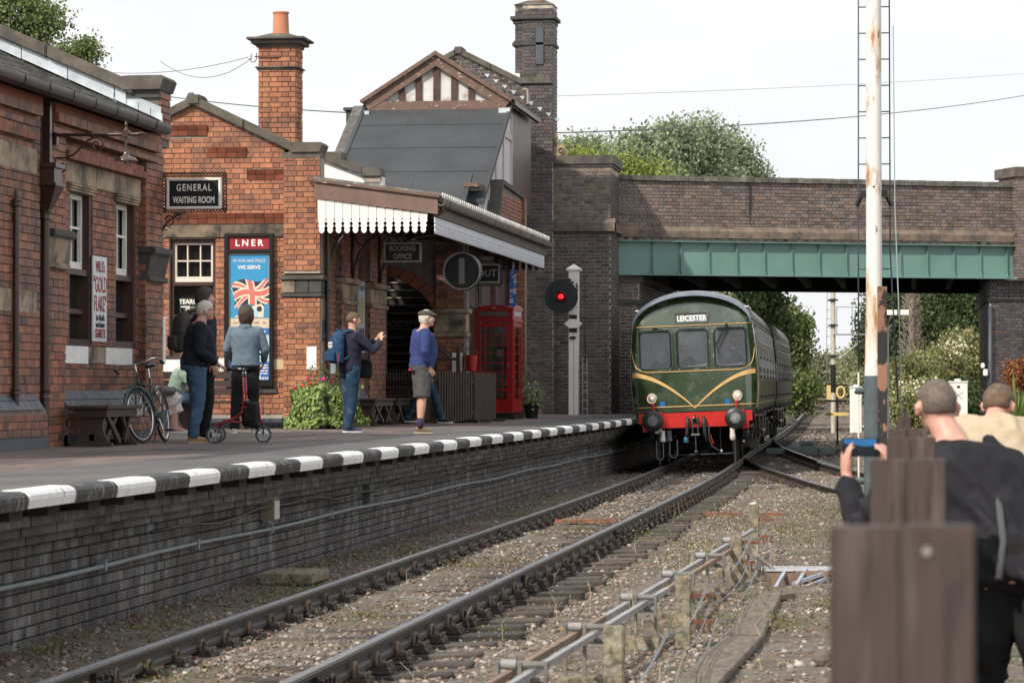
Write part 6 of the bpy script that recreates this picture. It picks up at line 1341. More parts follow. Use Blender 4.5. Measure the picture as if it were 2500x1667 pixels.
# ---------------------------------------------------------------- signal post with red light
sp_ = root('signal_post', 'square white post with cap and round black disc showing a red light', 'signal', (-7.86, 70.3, P))
MB().box(-.115,.115,-.125,.125,0,3.42).build('post', m_white, sp_, bevel=.008); MB().box(.004,.012,-.128,-.125,0,2.4).build('cable_groove', m_black, sp_)
MB().add([(-.17,-.17,3.42),(.17,-.17,3.42),(.17,.17,3.42),(-.17,.17,3.42),(-.17,-.17,3.46),(.17,-.17,3.46),(.17,.17,3.46),(-.17,.17,3.46),(0,0,3.58)], [(0,1,5,4),(1,2,6,5),(2,3,7,6),(3,0,4,7),(4,5,8),(5,6,8),(6,7,8),(7,4,8),(3,2,1,0)]).build('cap', m_white, sp_)
Md = Matrix.Translation((-.27,-.32,2.80)) @ RX
m_disc = mat('signal_disc_black', (.012,.016,.02), .45, var=.3, vs=4, alt=((.03,.035,.04), 6, .5, .8), stretch=(3,1,.4))
MB().lathe([(.395,-.02),(.40,-.01),(.40,.0),(.39,.012),(.0,.014)], n=40, M=Md).build('disc', m_disc, sp_, smooth='auto')
MB().lathe([(.125,.012),(.13,.13),(.115,.14),(.105,.03),(.105,.02)], n=24, M=Md).build('lamp_hood', m_black, sp_, smooth='auto')
MB().lathe([(.104,.016),(.09,.04),(.05,.055),(.0,.058)], n=20, M=Md).build('red_lens', mat('red_lens', (.35,.0,.005), .12, var=0, spec=.8, emit=.25), sp_, smooth=True)
mb = MB()
for k in range(26): a = R.uniform(0,6.28); r = .055*math.sqrt(R.random()); mb.ball((-.27+r*math.cos(a), -.382, 2.80+r*math.sin(a)), .007, 5, 3)
mb.build('lit_diodes', mat('red_light', (1.0,.03,.04), .3, var=0, emit=5.0), sp_, kind='stuff')
mb = MB(); mb.beam((-.2,-.05,3.12),(-.2,-.31,3.12),.3,.05); mb.beam((.0,-.14,3.15),(-.2,-.3,3.0),.04,.04); mb.box(-.35,-.05,-.30,-.1,3.1,3.22); mb.tube([(.08,-.15,3.1),(.10,-.22,3.05),(.10,-.22,2.9)], .02, 6); mb.build('bracket', m_black, sp_)
MB().prism([(-.22,2.16),(-.09,2.26),(.09,2.26),(.22,2.16),(.09,2.06),(-.09,2.06)], -.16, -.145).build('diamond_plate', m_white, sp_)
MB().box(-.105,.085,-.15,-.126,2.28,2.37).build('black_band', m_black, sp_); MB().box(-.105,.085,-.15,-.126,1.96,2.05).build('black_band', m_black, sp_); MB().box(-.09,.05,-.16,-.126,1.80,1.86).build('latch', m_black, sp_)
ld = root('ladder', 'slim pale ladder standing beside the white signal post against dark brick', 'ladder', (-7.64, 70.35, P))
mb = MB(); mb.tube([(-.02,0,0),(-.02,0,1.35)], .012, 6); mb.tube([(.10,0,0),(.08,0,1.35)], .012, 6)
for k in range(6): mb.tube([(-.02,0,.15+.21*k),(.10,0,.15+.21*k)], .009, 5)
mb.build('rails_and_rungs', mat('pale_metal', (.45,.46,.47), .5), ld); MB().tube([(.04,0,1.2),(.04,0,3.3)], .012, 6).build('conduit', m_black, ld)

# ---------------------------------------------------------------- benches
m_bench = mat('bench_brown', (.050,.030,.024), .5, var=.2, vs=3, stretch=(1,1,2), bump=.2, alt=((.10,.07,.055), 7, .6, .8))
def bench(label, x0, y0, ln, w=.5, h=.47, grp='brown platform benches with shaped end boards'):
    b = root('bench', label, 'bench', (x0+w/2, y0, P), group=grp)
    for k in range(3): MB().box(-w/2-.02, -w/2-.02+(w+.04), 0, 0, 0, 0) if 0 else MB().box(-w/2+.0+k*w/3, -w/2+(k+1)*w/3-.006, -.06, ln+.06, h-.035, h).build('seat_plank', m_bench, b, bevel=.004)
    MB().box(-w/2+.05, w/2-.05, .02, ln-.02, h-.13, h-.04).build('apron', m_bench, b)
    for ye in (.10, ln-.14):
        MB().prism([(-w*.42,0),(-w*.42,.05),(-w*.30,.13),(-w*.24,.25),(-w*.32,h-.045),(w*.32,h-.045),(w*.24,.25),(w*.30,.13),(w*.42,.05),(w*.42,0)], ye, ye+.04).build('end_board', m_bench, b)
        MB().box(-w*.48,w*.48,ye-.02,ye+.06,0,.045).build('foot', m_bench, b)
    MB().box(-.03,.03,.10,ln-.12,.07,.14).build('stretcher', m_bench, b)
    for a, c in ((.14,ln*.42),(ln-.16,ln*.58)):
        MB().beam((.14,a,.05),(.14,c+.1,h-.1),.035,.07).build('brace', m_bench, b)
        MB().beam((.16,c+.15,.05),(.16,a,h-.1),.035,.07).build('brace', m_bench, b)
    return b
bench('heavy brown bench below the twin windows beside the bicycle', -9.52, 33.15, 1.35)
bench('brown bench under the canopy behind the young man with the backpack', -9.58, 51.0, 1.9, .45); bench('brown bench set against the booking office next to the slatted fence', -9.58, 53.3, 1.4, .45)
# recess bench with back, where the women sit
rb = root('bench', 'dark bench against the waiting room wall where the women sit', 'bench', (-11.6, 46.9, P))
for k in range(4): MB().box(-1.1,1.1,.0+k*.1,.09+k*.1,.42,.455).build('seat_plank', m_bench, rb)
for k in range(3): MB().box(-1.1,1.1,.44,.47,.55+k*.13,.65+k*.13).build('back_slat', m_bench, rb)
for x in (-1.0,0,1.0): MB().box(x-.03,x+.03,.02,.45,0,.42).build('leg', m_bench, rb)
# old bench end with arm beside kiosk
ob = root('bench', 'brown seat end with curled arm between the fence and the telephone box', 'bench', (-8.55, 58.9, P))
MB().box(-.06,0,.0,1.2,.42,.46).build('seat_plank', m_bench, ob); MB().box(-.50,-.06,.0,1.2,.42,.46).build('seat_plank', m_bench, ob)
for y in (0,1.15):
    MB().tube([(.0,y,.0),(.0,y,.4),(-.02,y,.66),(-.06,y,.72),(-.14,y,.70)], .035, 8).build('arm', m_bench, ob, smooth=True); MB().box(-.5,.02,y-.03,y+.03,0,.05).build('foot', m_bench, ob); MB().box(-.5,-.44,y-.03,y+.03,0,.9).build('leg', m_bench, ob)

# ---------------------------------------------------------------- slatted fence panels
m_fen = mat('fence_brown', (.060,.040,.032), .65, var=.25, vs=3, bump=.2)
def picket(label, ax, ay, bx, by, h=.95, sp=.072):
    f = root('picket_fence', label, 'fence', (ax, ay, P), group='brown slatted fence panels under the canopy'); L_ = math.hypot(bx-ax, by-ay); an = math.atan2(by-ay, bx-ax); M = Matrix.Rotation(an, 4, 'Z')
    MB().box(0,L_,.012,.045,.16,.21,M).build('rail', m_fen, f); MB().box(0,L_,.012,.045,.74,.79,M).build('rail', m_fen, f)
    s0 = MB().box(-.018,.018,-.012,.012,.03,h).mesh('slat'); s0.materials.append(m_fen)
    for k in range(int(L_/sp)):
        o = link('slat', s0, None, f); o.matrix_basis = M @ Matrix.Translation((.02+k*sp, 0, R.uniform(-.006,.008)))
    for t in (.15,.85): MB().box(L_*t-.03,L_*t+.03,-.25,.25,0,.06,M).build('foot', m_fen, f)
picket('long slatted fence panel behind the man in the flat cap', -9.75, 55.0, -8.95, 54.6); picket('slatted fence panel running back at an angle towards the stairs', -9.0, 54.75, -8.66, 56.6)
picket('slatted fence panel right of the man in the flat cap', -8.72, 55.2, -8.16, 56.0); picket('slatted fence panel nearest the telephone box', -8.16, 56.0, -8.05, 58.2)
gt2 = root('gate', 'dark wooden gate with curved top standing open by the stairs', 'gate', (-9.05, 56.9, P))
for x in (0,.44): MB().box(x-.035,x+.035,-.03,.03,0,1.42).build('gate_post', m_bench, gt2)
MB().box(.035,.405,-.02,.02,1.18,1.24).build('rail', m_bench, gt2); MB().box(.035,.405,-.02,.02,.9,.95).build('rail', m_bench, gt2); MB().box(.035,.405,-.02,.02,.2,.26).build('rail', m_bench, gt2)
for k in range(4): MB().box(.08+.09*k,.10+.09*k,-.012,.012,.26,.9).build('slat', m_bench, gt2)
MB().tube([(.02,0,1.42),(.1,0,1.38),(.3,0,1.22)], .03, 6).build('brace', m_bench, gt2)
fb = root('fire_bucket', 'red fire bucket hanging on the wall beside the telephone box', 'bucket', (-8.42, 57.3, P+.98))
MB().lathe([(.10,0),(.13,.30),(.14,.31),(.13,.31),(.10,.02)], n=16).build('pail', m_kred, fb, smooth='auto'); MB().tube([(-.13,0,.30),(-.09,0,.42),(0,0,.46),(.09,0,.42),(.13,0,.30)], .008, 5).build('handle', m_black, fb)

# ---------------------------------------------------------------- bicycle leaning on the wall
bk = root('bicycle', 'old dark green roadster bicycle leaning on the brick wall beside the bench', 'bicycle', (-9.20, 35.35, P))
m_bg = mat('bicycle_green', (.010,.045,.040), .28, var=.1, coat=.5); WR = .335
LEAN = Matrix.Rotation(math.radians(9), 4, 'Y').inverted()
def wheel(c, steer):
    w = root('wheel', None, None); w.parent = bk; M = LEAN @ Matrix.Translation(c) @ Matrix.Rotation(steer, 4, 'Z')
    def circ(r, n=36): return [M @ Vector((0, r*math.cos(a), r*math.sin(a))) for a in np.linspace(0, 2*math.pi, n+1)[:-1]]
    MB().tube(circ(WR-.016), .017, 6, closed=True).build('tyre', m_black, w, smooth=True); MB().tube(circ(WR-.042), .012, 6, closed=True).build('rim', m_chrome, w, smooth=True)
    s = MB()
    for k in range(28): a = 2*math.pi*k/28; s.tube([M @ Vector((.02*(-1)**k, .02*math.cos(a+.8), .02*math.sin(a+.8))), M @ Vector((0, (WR-.05)*math.cos(a), (WR-.05)*math.sin(a)))], .0016, 3)
    s.build('spokes', m_chrome, w); MB().tube([M @ Vector((-.05,0,0)), M @ Vector((.05,0,0))], .02, 8).build('hub', m_chrome, w)
    MB().tube([M @ Vector((0, (WR+.02)*math.cos(a), (WR+.02)*math.sin(a))) for a in np.linspace(.1 if steer else .2, math.pi+.35, 16)], .02, 6).build('mudguard', m_bg, w, smooth=True)
ST = math.radians(-16)
wheel((0,0,WR), ST); wheel((0,1.06,WR), 0)
def T(*p): return LEAN @ Vector(p)
ft = MB(); BB = (0,.62,.28); HD = (0,.16,.80); HT = (0,.20,.66); ST_ = (0,.74,.80)
ft.tube([T(*HD),T(*HT)], .019, 8); ft.tube([T(0,.18,.76),T(0,.73,.70)], .015, 8); ft.tube([T(*HT),T(*BB)], .017, 8); ft.tube([T(*BB),T(*ST_)], .016, 8)
for s in (-.05,.05): ft.tube([T(s*.4,.63,.28),T(s,1.06,WR)], .009, 6); ft.tube([T(s*.3,.73,.70),T(s,1.06,WR)], .008, 6)
ft.build('frame', m_bg, bk, smooth=True)
fk = MB()
for s in (-.055,.055): fk.tube([T(s,.17,.66),T(s,.12,.52),T(s*1.0,.02,.38),T(s*.9,0,WR)], .010, 6)
fk.build('fork', m_bg, bk, smooth=True); MB().tube([T(0,.16,.80),T(0,.13,.96)], .012, 8).build('stem', m_chrome, bk, smooth=True)
MB().tube([T(-.30,.36,.93),T(-.29,.22,.965),T(-.24,.10,.99),T(-.12,.09,.975),T(0,.13,.965),T(.12,.13,.985),T(.22,.13,1.01),T(.27,.22,1.0),T(.28,.36,.96)], .011, 8).build('handlebar', m_chrome, bk, smooth=True)
for s, q in ((-.30,.93),(.28,.96)): MB().tube([T(s,.30,q+.01),T(s,.42,q-.02)], .017, 8).build('grip', m_black, bk, smooth=True)
MB().tube([T(*ST_),T(0,.76,.92)], .013, 8).build('seat_post', m_chrome, bk); sd = MB(); sd.ball((0,0,0),(1,1,1),12,8); sd.v = [tuple(T(v[0]*(.055+.05*max(0,v[1]+.2)), .80+v[1]*.14, .955+v[2]*.035+(.012*v[1] if v[1]>0 else 0))) for v in sd.v]; sd.build('saddle', mat('saddle_navy', (.012,.018,.035), .3, coat=.3), bk, smooth=True)
MB().tube([T(.0,.62,.28),T(.07,.62,.28),T(.08,.68,.14),T(.16,.68,.14)], .011, 6).build('crank', m_chrome, bk); MB().box(-.05,.05,-.03,.03,-.012,.012).xf(Matrix.Translation(T(.16,.68,.13))).build('pedal', m_black, bk); MB().lathe([(.09,-.004),(.09,.004)], n=20, M=Matrix.Translation(T(.04,.62,.28)) @ Matrix.Rotation(math.pi/2,4,'Y')).build('chain_ring', m_chrome, bk)
MB().add([T(.06,.52,.34),T(.06,1.06,.40),T(.06,1.10,.30),T(.06,.62,.18),T(.05,.52,.34),T(.05,1.06,.40),T(.05,1.10,.30),T(.05,.62,.18)], [(0,1,2,3),(7,6,5,4)]).build('chain_guard', m_bg, bk)
bkt = MB(); 
for z in (.60,.68): bkt.tube([T(-.13,.08,z),T(-.13,-.10,z+.02),T(.13,-.10,z+.02),T(.13,.08,z)], .007, 5)
bkt.tube([T(0,.14,.62),T(0,-.10,.60)], .006, 5); bkt.build('front_carrier', m_bg, bk)
MB().tube([T(-.04,.95,.30),T(-.12,.98,.02)], .009, 5).build('stand', m_chrome, bk)

# ---------------------------------------------------------------- planter
pl = root('planter', 'black tub overflowing with pale green ivy and red flowers against the gable', 'planter', (-9.42, 47.35, P))
MB().lathe([(.22,0),(.26,.50),(.28,.51),(.28,.54),(.25,.54),(.24,.48)], (0,0,0), 20).build('tub', m_black, pl, smooth='auto')
ivy = leafmat('ivy_leaf', [(.22,.33,.09),(.34,.42,.14),(.12,.20,.05),(.40,.46,.20),(.17,.26,.07),(.07,.13,.03)])
def leaves(name, pts, sizes, m, parent=None, norm=None, kind='stuff', seed=3, five=False, **kw):
    """many single leaves, each a small folded blade"""
    rng = np.random.default_rng(seed); n = len(pts); pts = np.asarray(pts, float); sizes = np.asarray(sizes, float)
    d = rng.normal(size=(n,3)); d[:,2] *= .6
    if norm is not None: d = d*.7 + np.asarray(norm)
    d /= np.linalg.norm(d, axis=1)[:,None]; r = np.cross(d, rng.normal(size=(n,3))); r /= np.linalg.norm(r, axis=1)[:,None]; q = np.cross(d, r)
    s = sizes[:,None]
    a = pts - q*s*.5; b = pts + r*s*.42 + d*s*.10; c = pts + q*s*.62; e = pts - r*s*.42 + d*s*.10
    V = np.stack([a,b,c,e],1).reshape(-1,3); F = (np.array([[0,1,2],[0,2,3]])[None] + (np.arange(n)*4)[:,None,None]).reshape(-1,3)
    return big_mesh(name, V, F, m, parent, kind=kind, **kw)
rngp = np.random.default_rng(5); pts = []; szs = []; nrm = []
for i in range(6800):
    a = rngp.uniform(0, 2*math.pi); t = rngp.random(); z = .03 + .66*t
    r = .42 + .13*math.sin(3*a+1)+ .06*math.sin(7*a) + (.08 if t < .2 else 0) - .22*max(0, t-.8)/.2*rngp.random()*1.6
    g = math.sin(a*5+z*9)*.05
    p = (r+g)*(.80+.22*rngp.random()); y = p*math.sin(a)*.8
    if y > .62: continue
    pts.append((p*math.cos(a)*1.12, y, z + .04*math.sin(a*4))); szs.append(rngp.uniform(.035,.075)); nrm.append((math.cos(a)*1.2, math.sin(a)*1.2, .5))
leaves('ivy_leaves', pts, szs, ivy, pl, nrm)
pts = []; szs = []
for k in range(9):
    a = rngp.uniform(-1,1); x0 = -.30+.09*k; 
    for t in np.linspace(0,1,46): pts.append((x0+a*.25*t+rngp.normal()*.025, rngp.normal()*.05, .62+(.12+.38*abs(math.sin(k*2.1)))*t + rngp.normal()*.01)); szs.append(rngp.uniform(.025,.05))
leaves('sprigs', pts, szs, leafmat('sprig_leaf', [(.10,.14,.05),(.16,.17,.06),(.07,.10,.04),(.22,.22,.08)]), pl)
fl_ = mat('geranium_red', (.65,.02,.03), .5, var=.1); fp = mat('petunia_pink', (.60,.02,.16), .5, var=.1)
for (x, z, m_, r_) in ((-.22,.70,fl_,.03),(-.10,.73,fl_,.025),(-.14,.82,fp,.02),(.12,.80,fp,.025),(-.33,.66,fp,.025)):
    mb = MB()
    for k in range(9): mb.ball((x+R.uniform(-r_,r_)*.7, -.30+R.uniform(-.03,.03), z+R.uniform(-r_,r_)*.6), (.022,.015,.018), 6, 4)
    mb.build('flower_head', m_, pl, smooth=True)
tubc = MB(); 
pt2 = root('plant_pot', 'black pot with white edged plant standing right of the telephone box', 'plant', (-7.98, 63.2, P)); MB().lathe([(.13,0),(.17,.28),(.18,.30),(.15,.30)], n=14).build('pot', m_black, pt2, smooth='auto')
leaves('leaves', [(R.gauss(0,.13), R.gauss(0,.1), .45+R.gauss(0,.13)) for _ in range(500)], [R.uniform(.04,.08) for _ in range(500)], leafmat('variegated', [(.16,.22,.08),(.5,.5,.35),(.08,.14,.04)]), pt2)
# spiky plants: one behind the kiosk, one by the right abutment
def spiky(label, loc, n, ln, m, wd=.03):
    r = root('cordyline', label, 'plant', loc); mb = MB()
    for k in range(n):
        a = R.uniform(0, 6.28); el = R.uniform(.25, 1.45); L_ = ln*R.uniform(.6, 1.1); pr = None; rows = []
        for t in np.linspace(0, 1, 5):
            rr = L_*t*math.cos(el)*(1+.3*t); z = L_*t*math.sin(el) - .35*L_*t*t*math.cos(el); w = wd*(1-t)**.7 + .001
            c = Vector((rr*math.cos(a), rr*math.sin(a), .1+z)); s = Vector((-math.sin(a), math.cos(a), 0))*w; rows += [c-s, c+s]
        mb.add(rows, [(2*i,2*i+1,2*i+3,2*i+2) for i in range(4)])
    mb.build('leaves', m, r, kind='stuff'); MB().lathe([(.07,-.3),(.05,.15)], n=8).build('trunk', m_brown, r); return r
m_spk = leafmat('spiky_leaf', [(.10,.20,.04),(.18,.28,.07),(.24,.30,.09)])
spiky('spiky green plant in shade behind the telephone box', (-8.35, 63.6, P+.35), 60, .75, m_spk, .016)

# ---------------------------------------------------------------- right hand signal mast with ladder
sm = root('signal_mast', 'tall rusty white tubular signal mast with ladder and dark grey foot', 'signal mast', (-.46, 40.2, 0))
m_mast = mat('rusty_white_mast', (.74,.72,.67), .55, var=.06, vs=3, alt=[((.62,.42,.26), 2.6, .50, .66), ((.42,.18,.07), 5, .555, .66), ((.16,.06,.03), 11, .62, .68)], bump=.15, stretch=(1,1,.28))
MB().tube([(0,0,1.95),(0,0,3.0),(0,0,9)], [.128,.105,.100], 24).build('tube', m_mast, sm, smooth='auto'); MB().tube([(0,0,-.1),(0,0,1.95)], .136, 24).build('foot', mat('mast_grey', (.085,.11,.12), .5, var=.15), sm, smooth='auto')
m_lad = mat('ladder_steel', (.045,.045,.075), .45, var=.2)
for s, x in ((-1,-.21),(1,.215)):
    MB().tube([(x,.16,-.05),(x,.16,2.0)], .014, 6).build('ladder_rail', m_white, sm) if s < 0 else None
    MB().tube([(x,.16,1.9) if s<0 else (x+.10,.16,1.6),(x,.16,3.6),(x-.01*s,.16,9)], .011, 6).build('ladder_rail', m_lad, sm, smooth=True)
for k in range(24):
    z = 1.62+k*.352-.35
    if z < .2: continue
    MB().tube([(-.205,.16,z),(.205,.16,z)], .009, 6).build('ladder_rung', m_lad if z > 1.95 else m_white, sm)
MB().ball((.0,-.1,4.47),(.018,.006,.018)).build('bolt_hole', m_black, sm)
for s in (-1,1): MB().beam((s*.10,.0,4.38),(s*.17,.02,4.38),.05,.09).build('ladder_bracket', m_black, sm); MB().beam((s*.16,.05,4.38),(s*.23,.16,4.24),.04,.05).build('ladder_bracket', m_black, sm)
for z in (.55,1.75): MB().tube([(-.22,0,z),(-.10,0,z)], .03, 8).build('clamp', MATS['mast_grey'], sm); MB().lathe([(.045,-.06),(.05,0),(.04,.06)], (0,0,0), 10, Matrix.Translation((-.19,0,z)) @ Matrix.Rotation(math.pi/2,4,'Y')).build('clamp_bolt', MATS['mast_grey'], sm)
pw = root('signal_wire_post', 'peeling black and rust flat iron post in front of the signal mast', 'post', (-.335, 39.6, 0))
MB().box(-.075,.05,-.03,.03,-.1,3.12).build('bar', mat('peeling_black_rust', (.018,.016,.016), .6, var=.2, alt=((.26,.13,.08), 6.5, .49, .53), stretch=(1,1,.5), bump=.3), pw); MB().box(.055,.075,-.03,.03,-.1,2.6).build('edge_strip', mat('mast_grey2', (.10,.12,.12), .5), pw)
cr_ = root('signal_crank', 'grey pulley crank assembly on the signal wires beside the rusty post', 'crank', (-.12, 40.0, .6))
mb = MB(); mb.box(-.08,.12,-.04,.04,-.1,-.04); mb.box(.08,.12,-.04,.04,-.1,.22); mb.box(-.08,-.04,-.04,.04,-.1,.2); mb.build('bracket', MATS['mast_grey'], cr_); MB().lathe([(.10,-.015),(.10,.015)], n=18, M=Matrix.Translation((.02,0,.1)) @ Matrix.Rotation(math.pi/2,4,'Y')).build('pulley', m_oil, cr_); MB().tube([(.02,0,.2),(.02,0,.62),(.0,0,1.9),(-.06,0,3.6),(-.08,0,6)], .008, 5).build('rod', mat('mast_grey3', (.30,.35,.36), .5), cr_)

# ---------------------------------------------------------------- foreground fence of double posts along the path
m_post = mat('brown_stained_timber', (.060,.041,.035), .7, var=.15, vs=6, stretch=(3,3,.35), alt=[((.035,.024,.021), 9, .52, .62), ((.09,.07,.06), 4, .56, .66)], bump=.4, bs=25)
for k, (y, xc, w, zt) in enumerate(((4.30,-.010,.205,1.620),(8.15,-.003,.203,1.621),(11.6,.008,.188,1.620),(14.0,-.005,.180,1.620),(18.5,-.03,.085,1.62),(23.0,-.03,.06,1.62))):
    r = root('fence_post', ('nearest and widest brown fence post, cut by the bottom of the picture','second brown fence post, in front of the black sleeved arm','third brown fence post, under the photographer\'s phone','fourth brown fence post, at the man\'s neck','fifth small brown fence post beside the signal mast','sixth and farthest brown fence post by the crank')[k], 'post', (xc, y, -.15), group='line of brown fence posts')
    for s in (-1, 1): MB().box(min(s*.002,s*w/2), max(s*.002,s*w/2), -.035, .035, 0, zt+.15+(.002 if s>0 else 0)).build('board', m_post, r, bevel=.004)
    if k == 0: MB().lathe([(.008,-.002),(.006,.003)], n=10, M=Matrix.Translation((.035,-.036,1.735)) @ RX).build('nail_head', mat('pale_nail', (.25,.23,.21), .5), r)

# ---------------------------------------------------------------- point rodding and signal wires
m_conc = mat('lichened_concrete', (.25,.215,.15), .95, var=.35, vs=14, alt=[((.12,.105,.08), 22, .5, .6), ((.34,.31,.25), 9, .56, .66)], bump=.8, bs=60)
cposts = [(-1.66, 32.3, .55, .11), (-1.58, 27.6, .46, .11), (-1.545, 20.6, .50, .11), (-1.66, 16.9, .47, .115)]
for (x, y, h, w), lab in zip(cposts, ('tallest farthest lichened concrete post, beside the crank frame', 'concrete post next to the hanging signal pulleys', 'concrete post in the middle of the signal wires, nearest but one', 'concrete post nearest the camera at the bottom edge')):
    z0 = gz(x, y)-.2; r = root('concrete_post', lab, 'post', (x, y, z0), group='concrete signal wire posts')
    MB().box(-w/2, w/2, -w/2, w/2, 0, .2+h).build('post', m_conc, r, bevel=.008)
rod_l = [(-2.45,14.5),(-1.70,30.6)]
rg = root('point_rodding', 'pair of square point rods on roller stools beside the signal wires', 'point rodding')
def rodx(y): return -2.02 + (y-16.5)*.0295
m_rodw = mat('pale_galvanised_rod', (.27,.265,.27), .6, var=.2, vs=3); m_rodb = mat('rusty_brown_rod', (.20,.13,.09), .7, var=.25)
for s, m_, seg in ((-.05,m_rodb,(12,19.5)),(-.05,m_rodw,(19.52,31.5)),(.06,m_rodw,(12,22.3)),(.06,m_rodb,(22.32,29.5))): MB().beam((rodx(seg[0])+s,seg[0],.30),(rodx(seg[1])+s,seg[1],.30),.036,.036).build('rod', m_, rg)
for y in (13.2,15.7,18.2,20.8,23.4,26.0,28.6):
    x = rodx(y); z = gz(x, y); s = root('stool', None, None); s.parent = rg
    MB().box(x-.16,x+.18,y-.12,y+.12,z-.03,z+.08).build('concrete_base', m_conc, s, bevel=.01); f = MB()
    for q in (-.12,.0,.14): f.beam((x+q,y,z+.08),(x+q,y,.36),.02,.05)
    f.tube([(x-.13,y,.345),(x+.15,y,.345)], .02, 8); f.tube([(x-.13,y,.26),(x+.15,y,.26)], .018, 8); f.build('roller_frame', mat('grey_iron', (.16,.15,.14), .7, var=.3), s, smooth='auto')
    MB().tube([(x-.10,y,.345),(x-.02,y,.345)], .028, 10).build('roller', m_rodw, s, smooth='auto')
for i, (x0, z0) in enumerate(((-1.38,.42),(-1.42,.40),(-1.33,.30),(-1.30,.22),(-1.36,.16),(-1.26,.12))):
    pts = []
    ys3 = [12, 16.9, 20.6, 27.6, 32]
    for a, b in zip(ys3, ys3[1:]):
        for t in np.linspace(0, 1, 9)[:-1]: pts.append((x0 + (a+(b-a)*t-20)*-.008 + .03*math.sin(i*2), a+(b-a)*t, z0 + .02*math.sin(i) - (.15+.02*i)*4*t*(1-t)*.6))
    wire(pts, .0035, 'signal wires drooping between the lichened concrete posts', mat('galvanised_wire', (.22,.25,.29), .45, metal=.5))['group'] = 'signal wires'
for (x, y, h, w) in cposts[:3]:
    r = root('pulley_hook', {32.3:'small iron pulley bracket on the tallest farthest concrete post',27.6:'small iron pulley bracket on the second farthest concrete post',20.6:'small iron pulley bracket on the middle concrete post'}[y], 'bracket', (x+.07, y-.02, .3), group='pulley brackets on concrete posts'); mb = MB()
    mb.box(-.03,.14,-.01,.02,.06,.09); mb.box(-.03,.14,-.01,.02,-.12,-.09)
    for k in range(3): mb.tube([(.03+.04*k,0,-.10),(.03+.04*k,0,-.16),(.05+.04*k,0,-.18)], .008, 4)
    mb.build('bracket', MATS['rust'], r)
# crank frame
cf = root('crank_frame', 'grey and rust angle iron crank frame with loose levers on the ballast', 'crank frame', (-.98, 27.5, .02))
ci_ = MB(); mcf = mat('grey_angle_iron', (.42,.43,.45), .55, var=.2)
for k in range(5): MB().box(-.30+k*.11,-.30+k*.11+.45,-.5+k*.05,-.48+k*.05,-.02,.13).build('angle_iron', MATS['rusty_brown_rod'], cf); MB().box(-.30+k*.11,-.05+k*.11,-.515+k*.05,-.47+k*.05,.131,.145).build('angle_iron', mcf, cf)
MB().box(-.42,.42,.10,.14,.10,.14).build('angle_iron', mcf, cf); MB().box(.40,.45,-.5,.14,.0,.15).build('angle_iron', mcf, cf)
for a, b in (((-.12,-.45,.14),(-.2,-.75,.0)),((.06,-.4,.14),(-.02,-.75,.02)),((.25,-.4,.12),(-.05,-.7,.03)),((.3,-.35,.08),(.0,-.75,-.02))): MB().beam(a, b, .03, .03).build('lever', mat('blue_grey_steel', (.30,.33,.38), .5, var=.2), cf)
for i, (x0, y0, x1, y1) in enumerate(((-1.10,30.9,1.2,31.0),(-1.15,25.9,1.2,26.0))): tag(MB().beam((x0,y0,.0),(x1,y1,.03),.06,.05).build('timber', mat('rusty_channel', (.26,.15,.09), .8, var=.3)), ('rusty steel channel lying behind the crank frame','rusty steel channel lying in front of the crank frame')[i], 'steel channel')
# pulleys hanging by the second post
pw = root('pulley_block', 'row of grey pulley wheels by the second concrete post', 'pulley', (-1.38, 27.3, .20)); 
for k in range(4): MB().tube([(.0+.03*k, .035*math.cos(a), .04*math.sin(a)-.03*k) for a in np.linspace(0,6.28,11)[:-1]], .010, 5, closed=True).build('wheel', mat('grey_iron', (.16,.15,.14), .7), pw)
MB().tube([(0,0,.06),(.12,0,-.02),(.2,-.1,-.1)], .02, 6).build('arm', MATS['grey_iron'], pw)
# timber walkway boards
m_plank = mat('old_grey_plank', (.15,.125,.10), .95, var=.3, vs=7, stretch=(3,.6,1), alt=((.08,.065,.05), 6, .5, .7), bump=.7, bs=30)
for i, (a, b, w) in enumerate((((-1.20,25.6),(-1.14,20.9),.26),((-1.14,20.8),(-1.32,15.0),.27),((-2.25,28.2),(-2.33,24.4),.30),((-1.75,25.5),(-1.0,25.0),.22))):
    tag(MB().beam((a[0],a[1],gz(*a)+.03),(b[0],b[1],gz(*b)+.03),w,.05).build('timber_board', m_plank, bevel=.008), ('old grey walkway board right of the signal wires, farther one','old grey walkway board right of the signal wires, nearer one','grey board left of the point rods','short grey board lying across behind the middle concrete post')[i], 'board', 'old grey walkway boards')
slb = root('concrete_slab', 'loose grey concrete slab at the foot of the platform wall', 'slab', (-5.72, 27.6, -.05)); MB().box(-.35,.15,0,.9,0,.10).build('slab', m_conc, slb, bevel=.012)
tag(MB().ball((-.55,19.0,gz(-.55,19)+.04),(.07,.06,.06),9,6).build('rock', m_stn, smooth=False), 'tan rounded stone on the earth right of the walkway board', 'stone')
# orange painted sleepers edges / strip and cable across the ballast
for i, (x0, x1, y) in enumerate(((-4.75,-3.9,40.2),(-2.9,-2.35,42.5),(-2.2,-1.75,42.4))): tag(MB().beam((x0,y,.0 if i else -.02),(x1,y+.0,.0 if i else .0),.12,.05).build('painted_strip', mat('faded_orange_paint', (.27,.10,.065), .8, var=.3, alt=((.12,.085,.065), 9, .47, .56))), ('faded orange strip between the rails in front of the train','faded orange strip on the ballast right of the main line','second faded orange strip nearer the diverging rail')[i], 'strip')
pb_ = MB(); pb_.ball((0,0,0),(.07,.05,.05),7,5); pb_.v = [tuple(Vector(v)*R.uniform(.7,1.3)) for v in pb_.v]; o = pb_.build('litter_bag', m_white); o.location = (-2.35, 45.6, .0); tag(o, 'crumpled white paper lying on the ballast by the diverging track', 'litter', kind='thing')
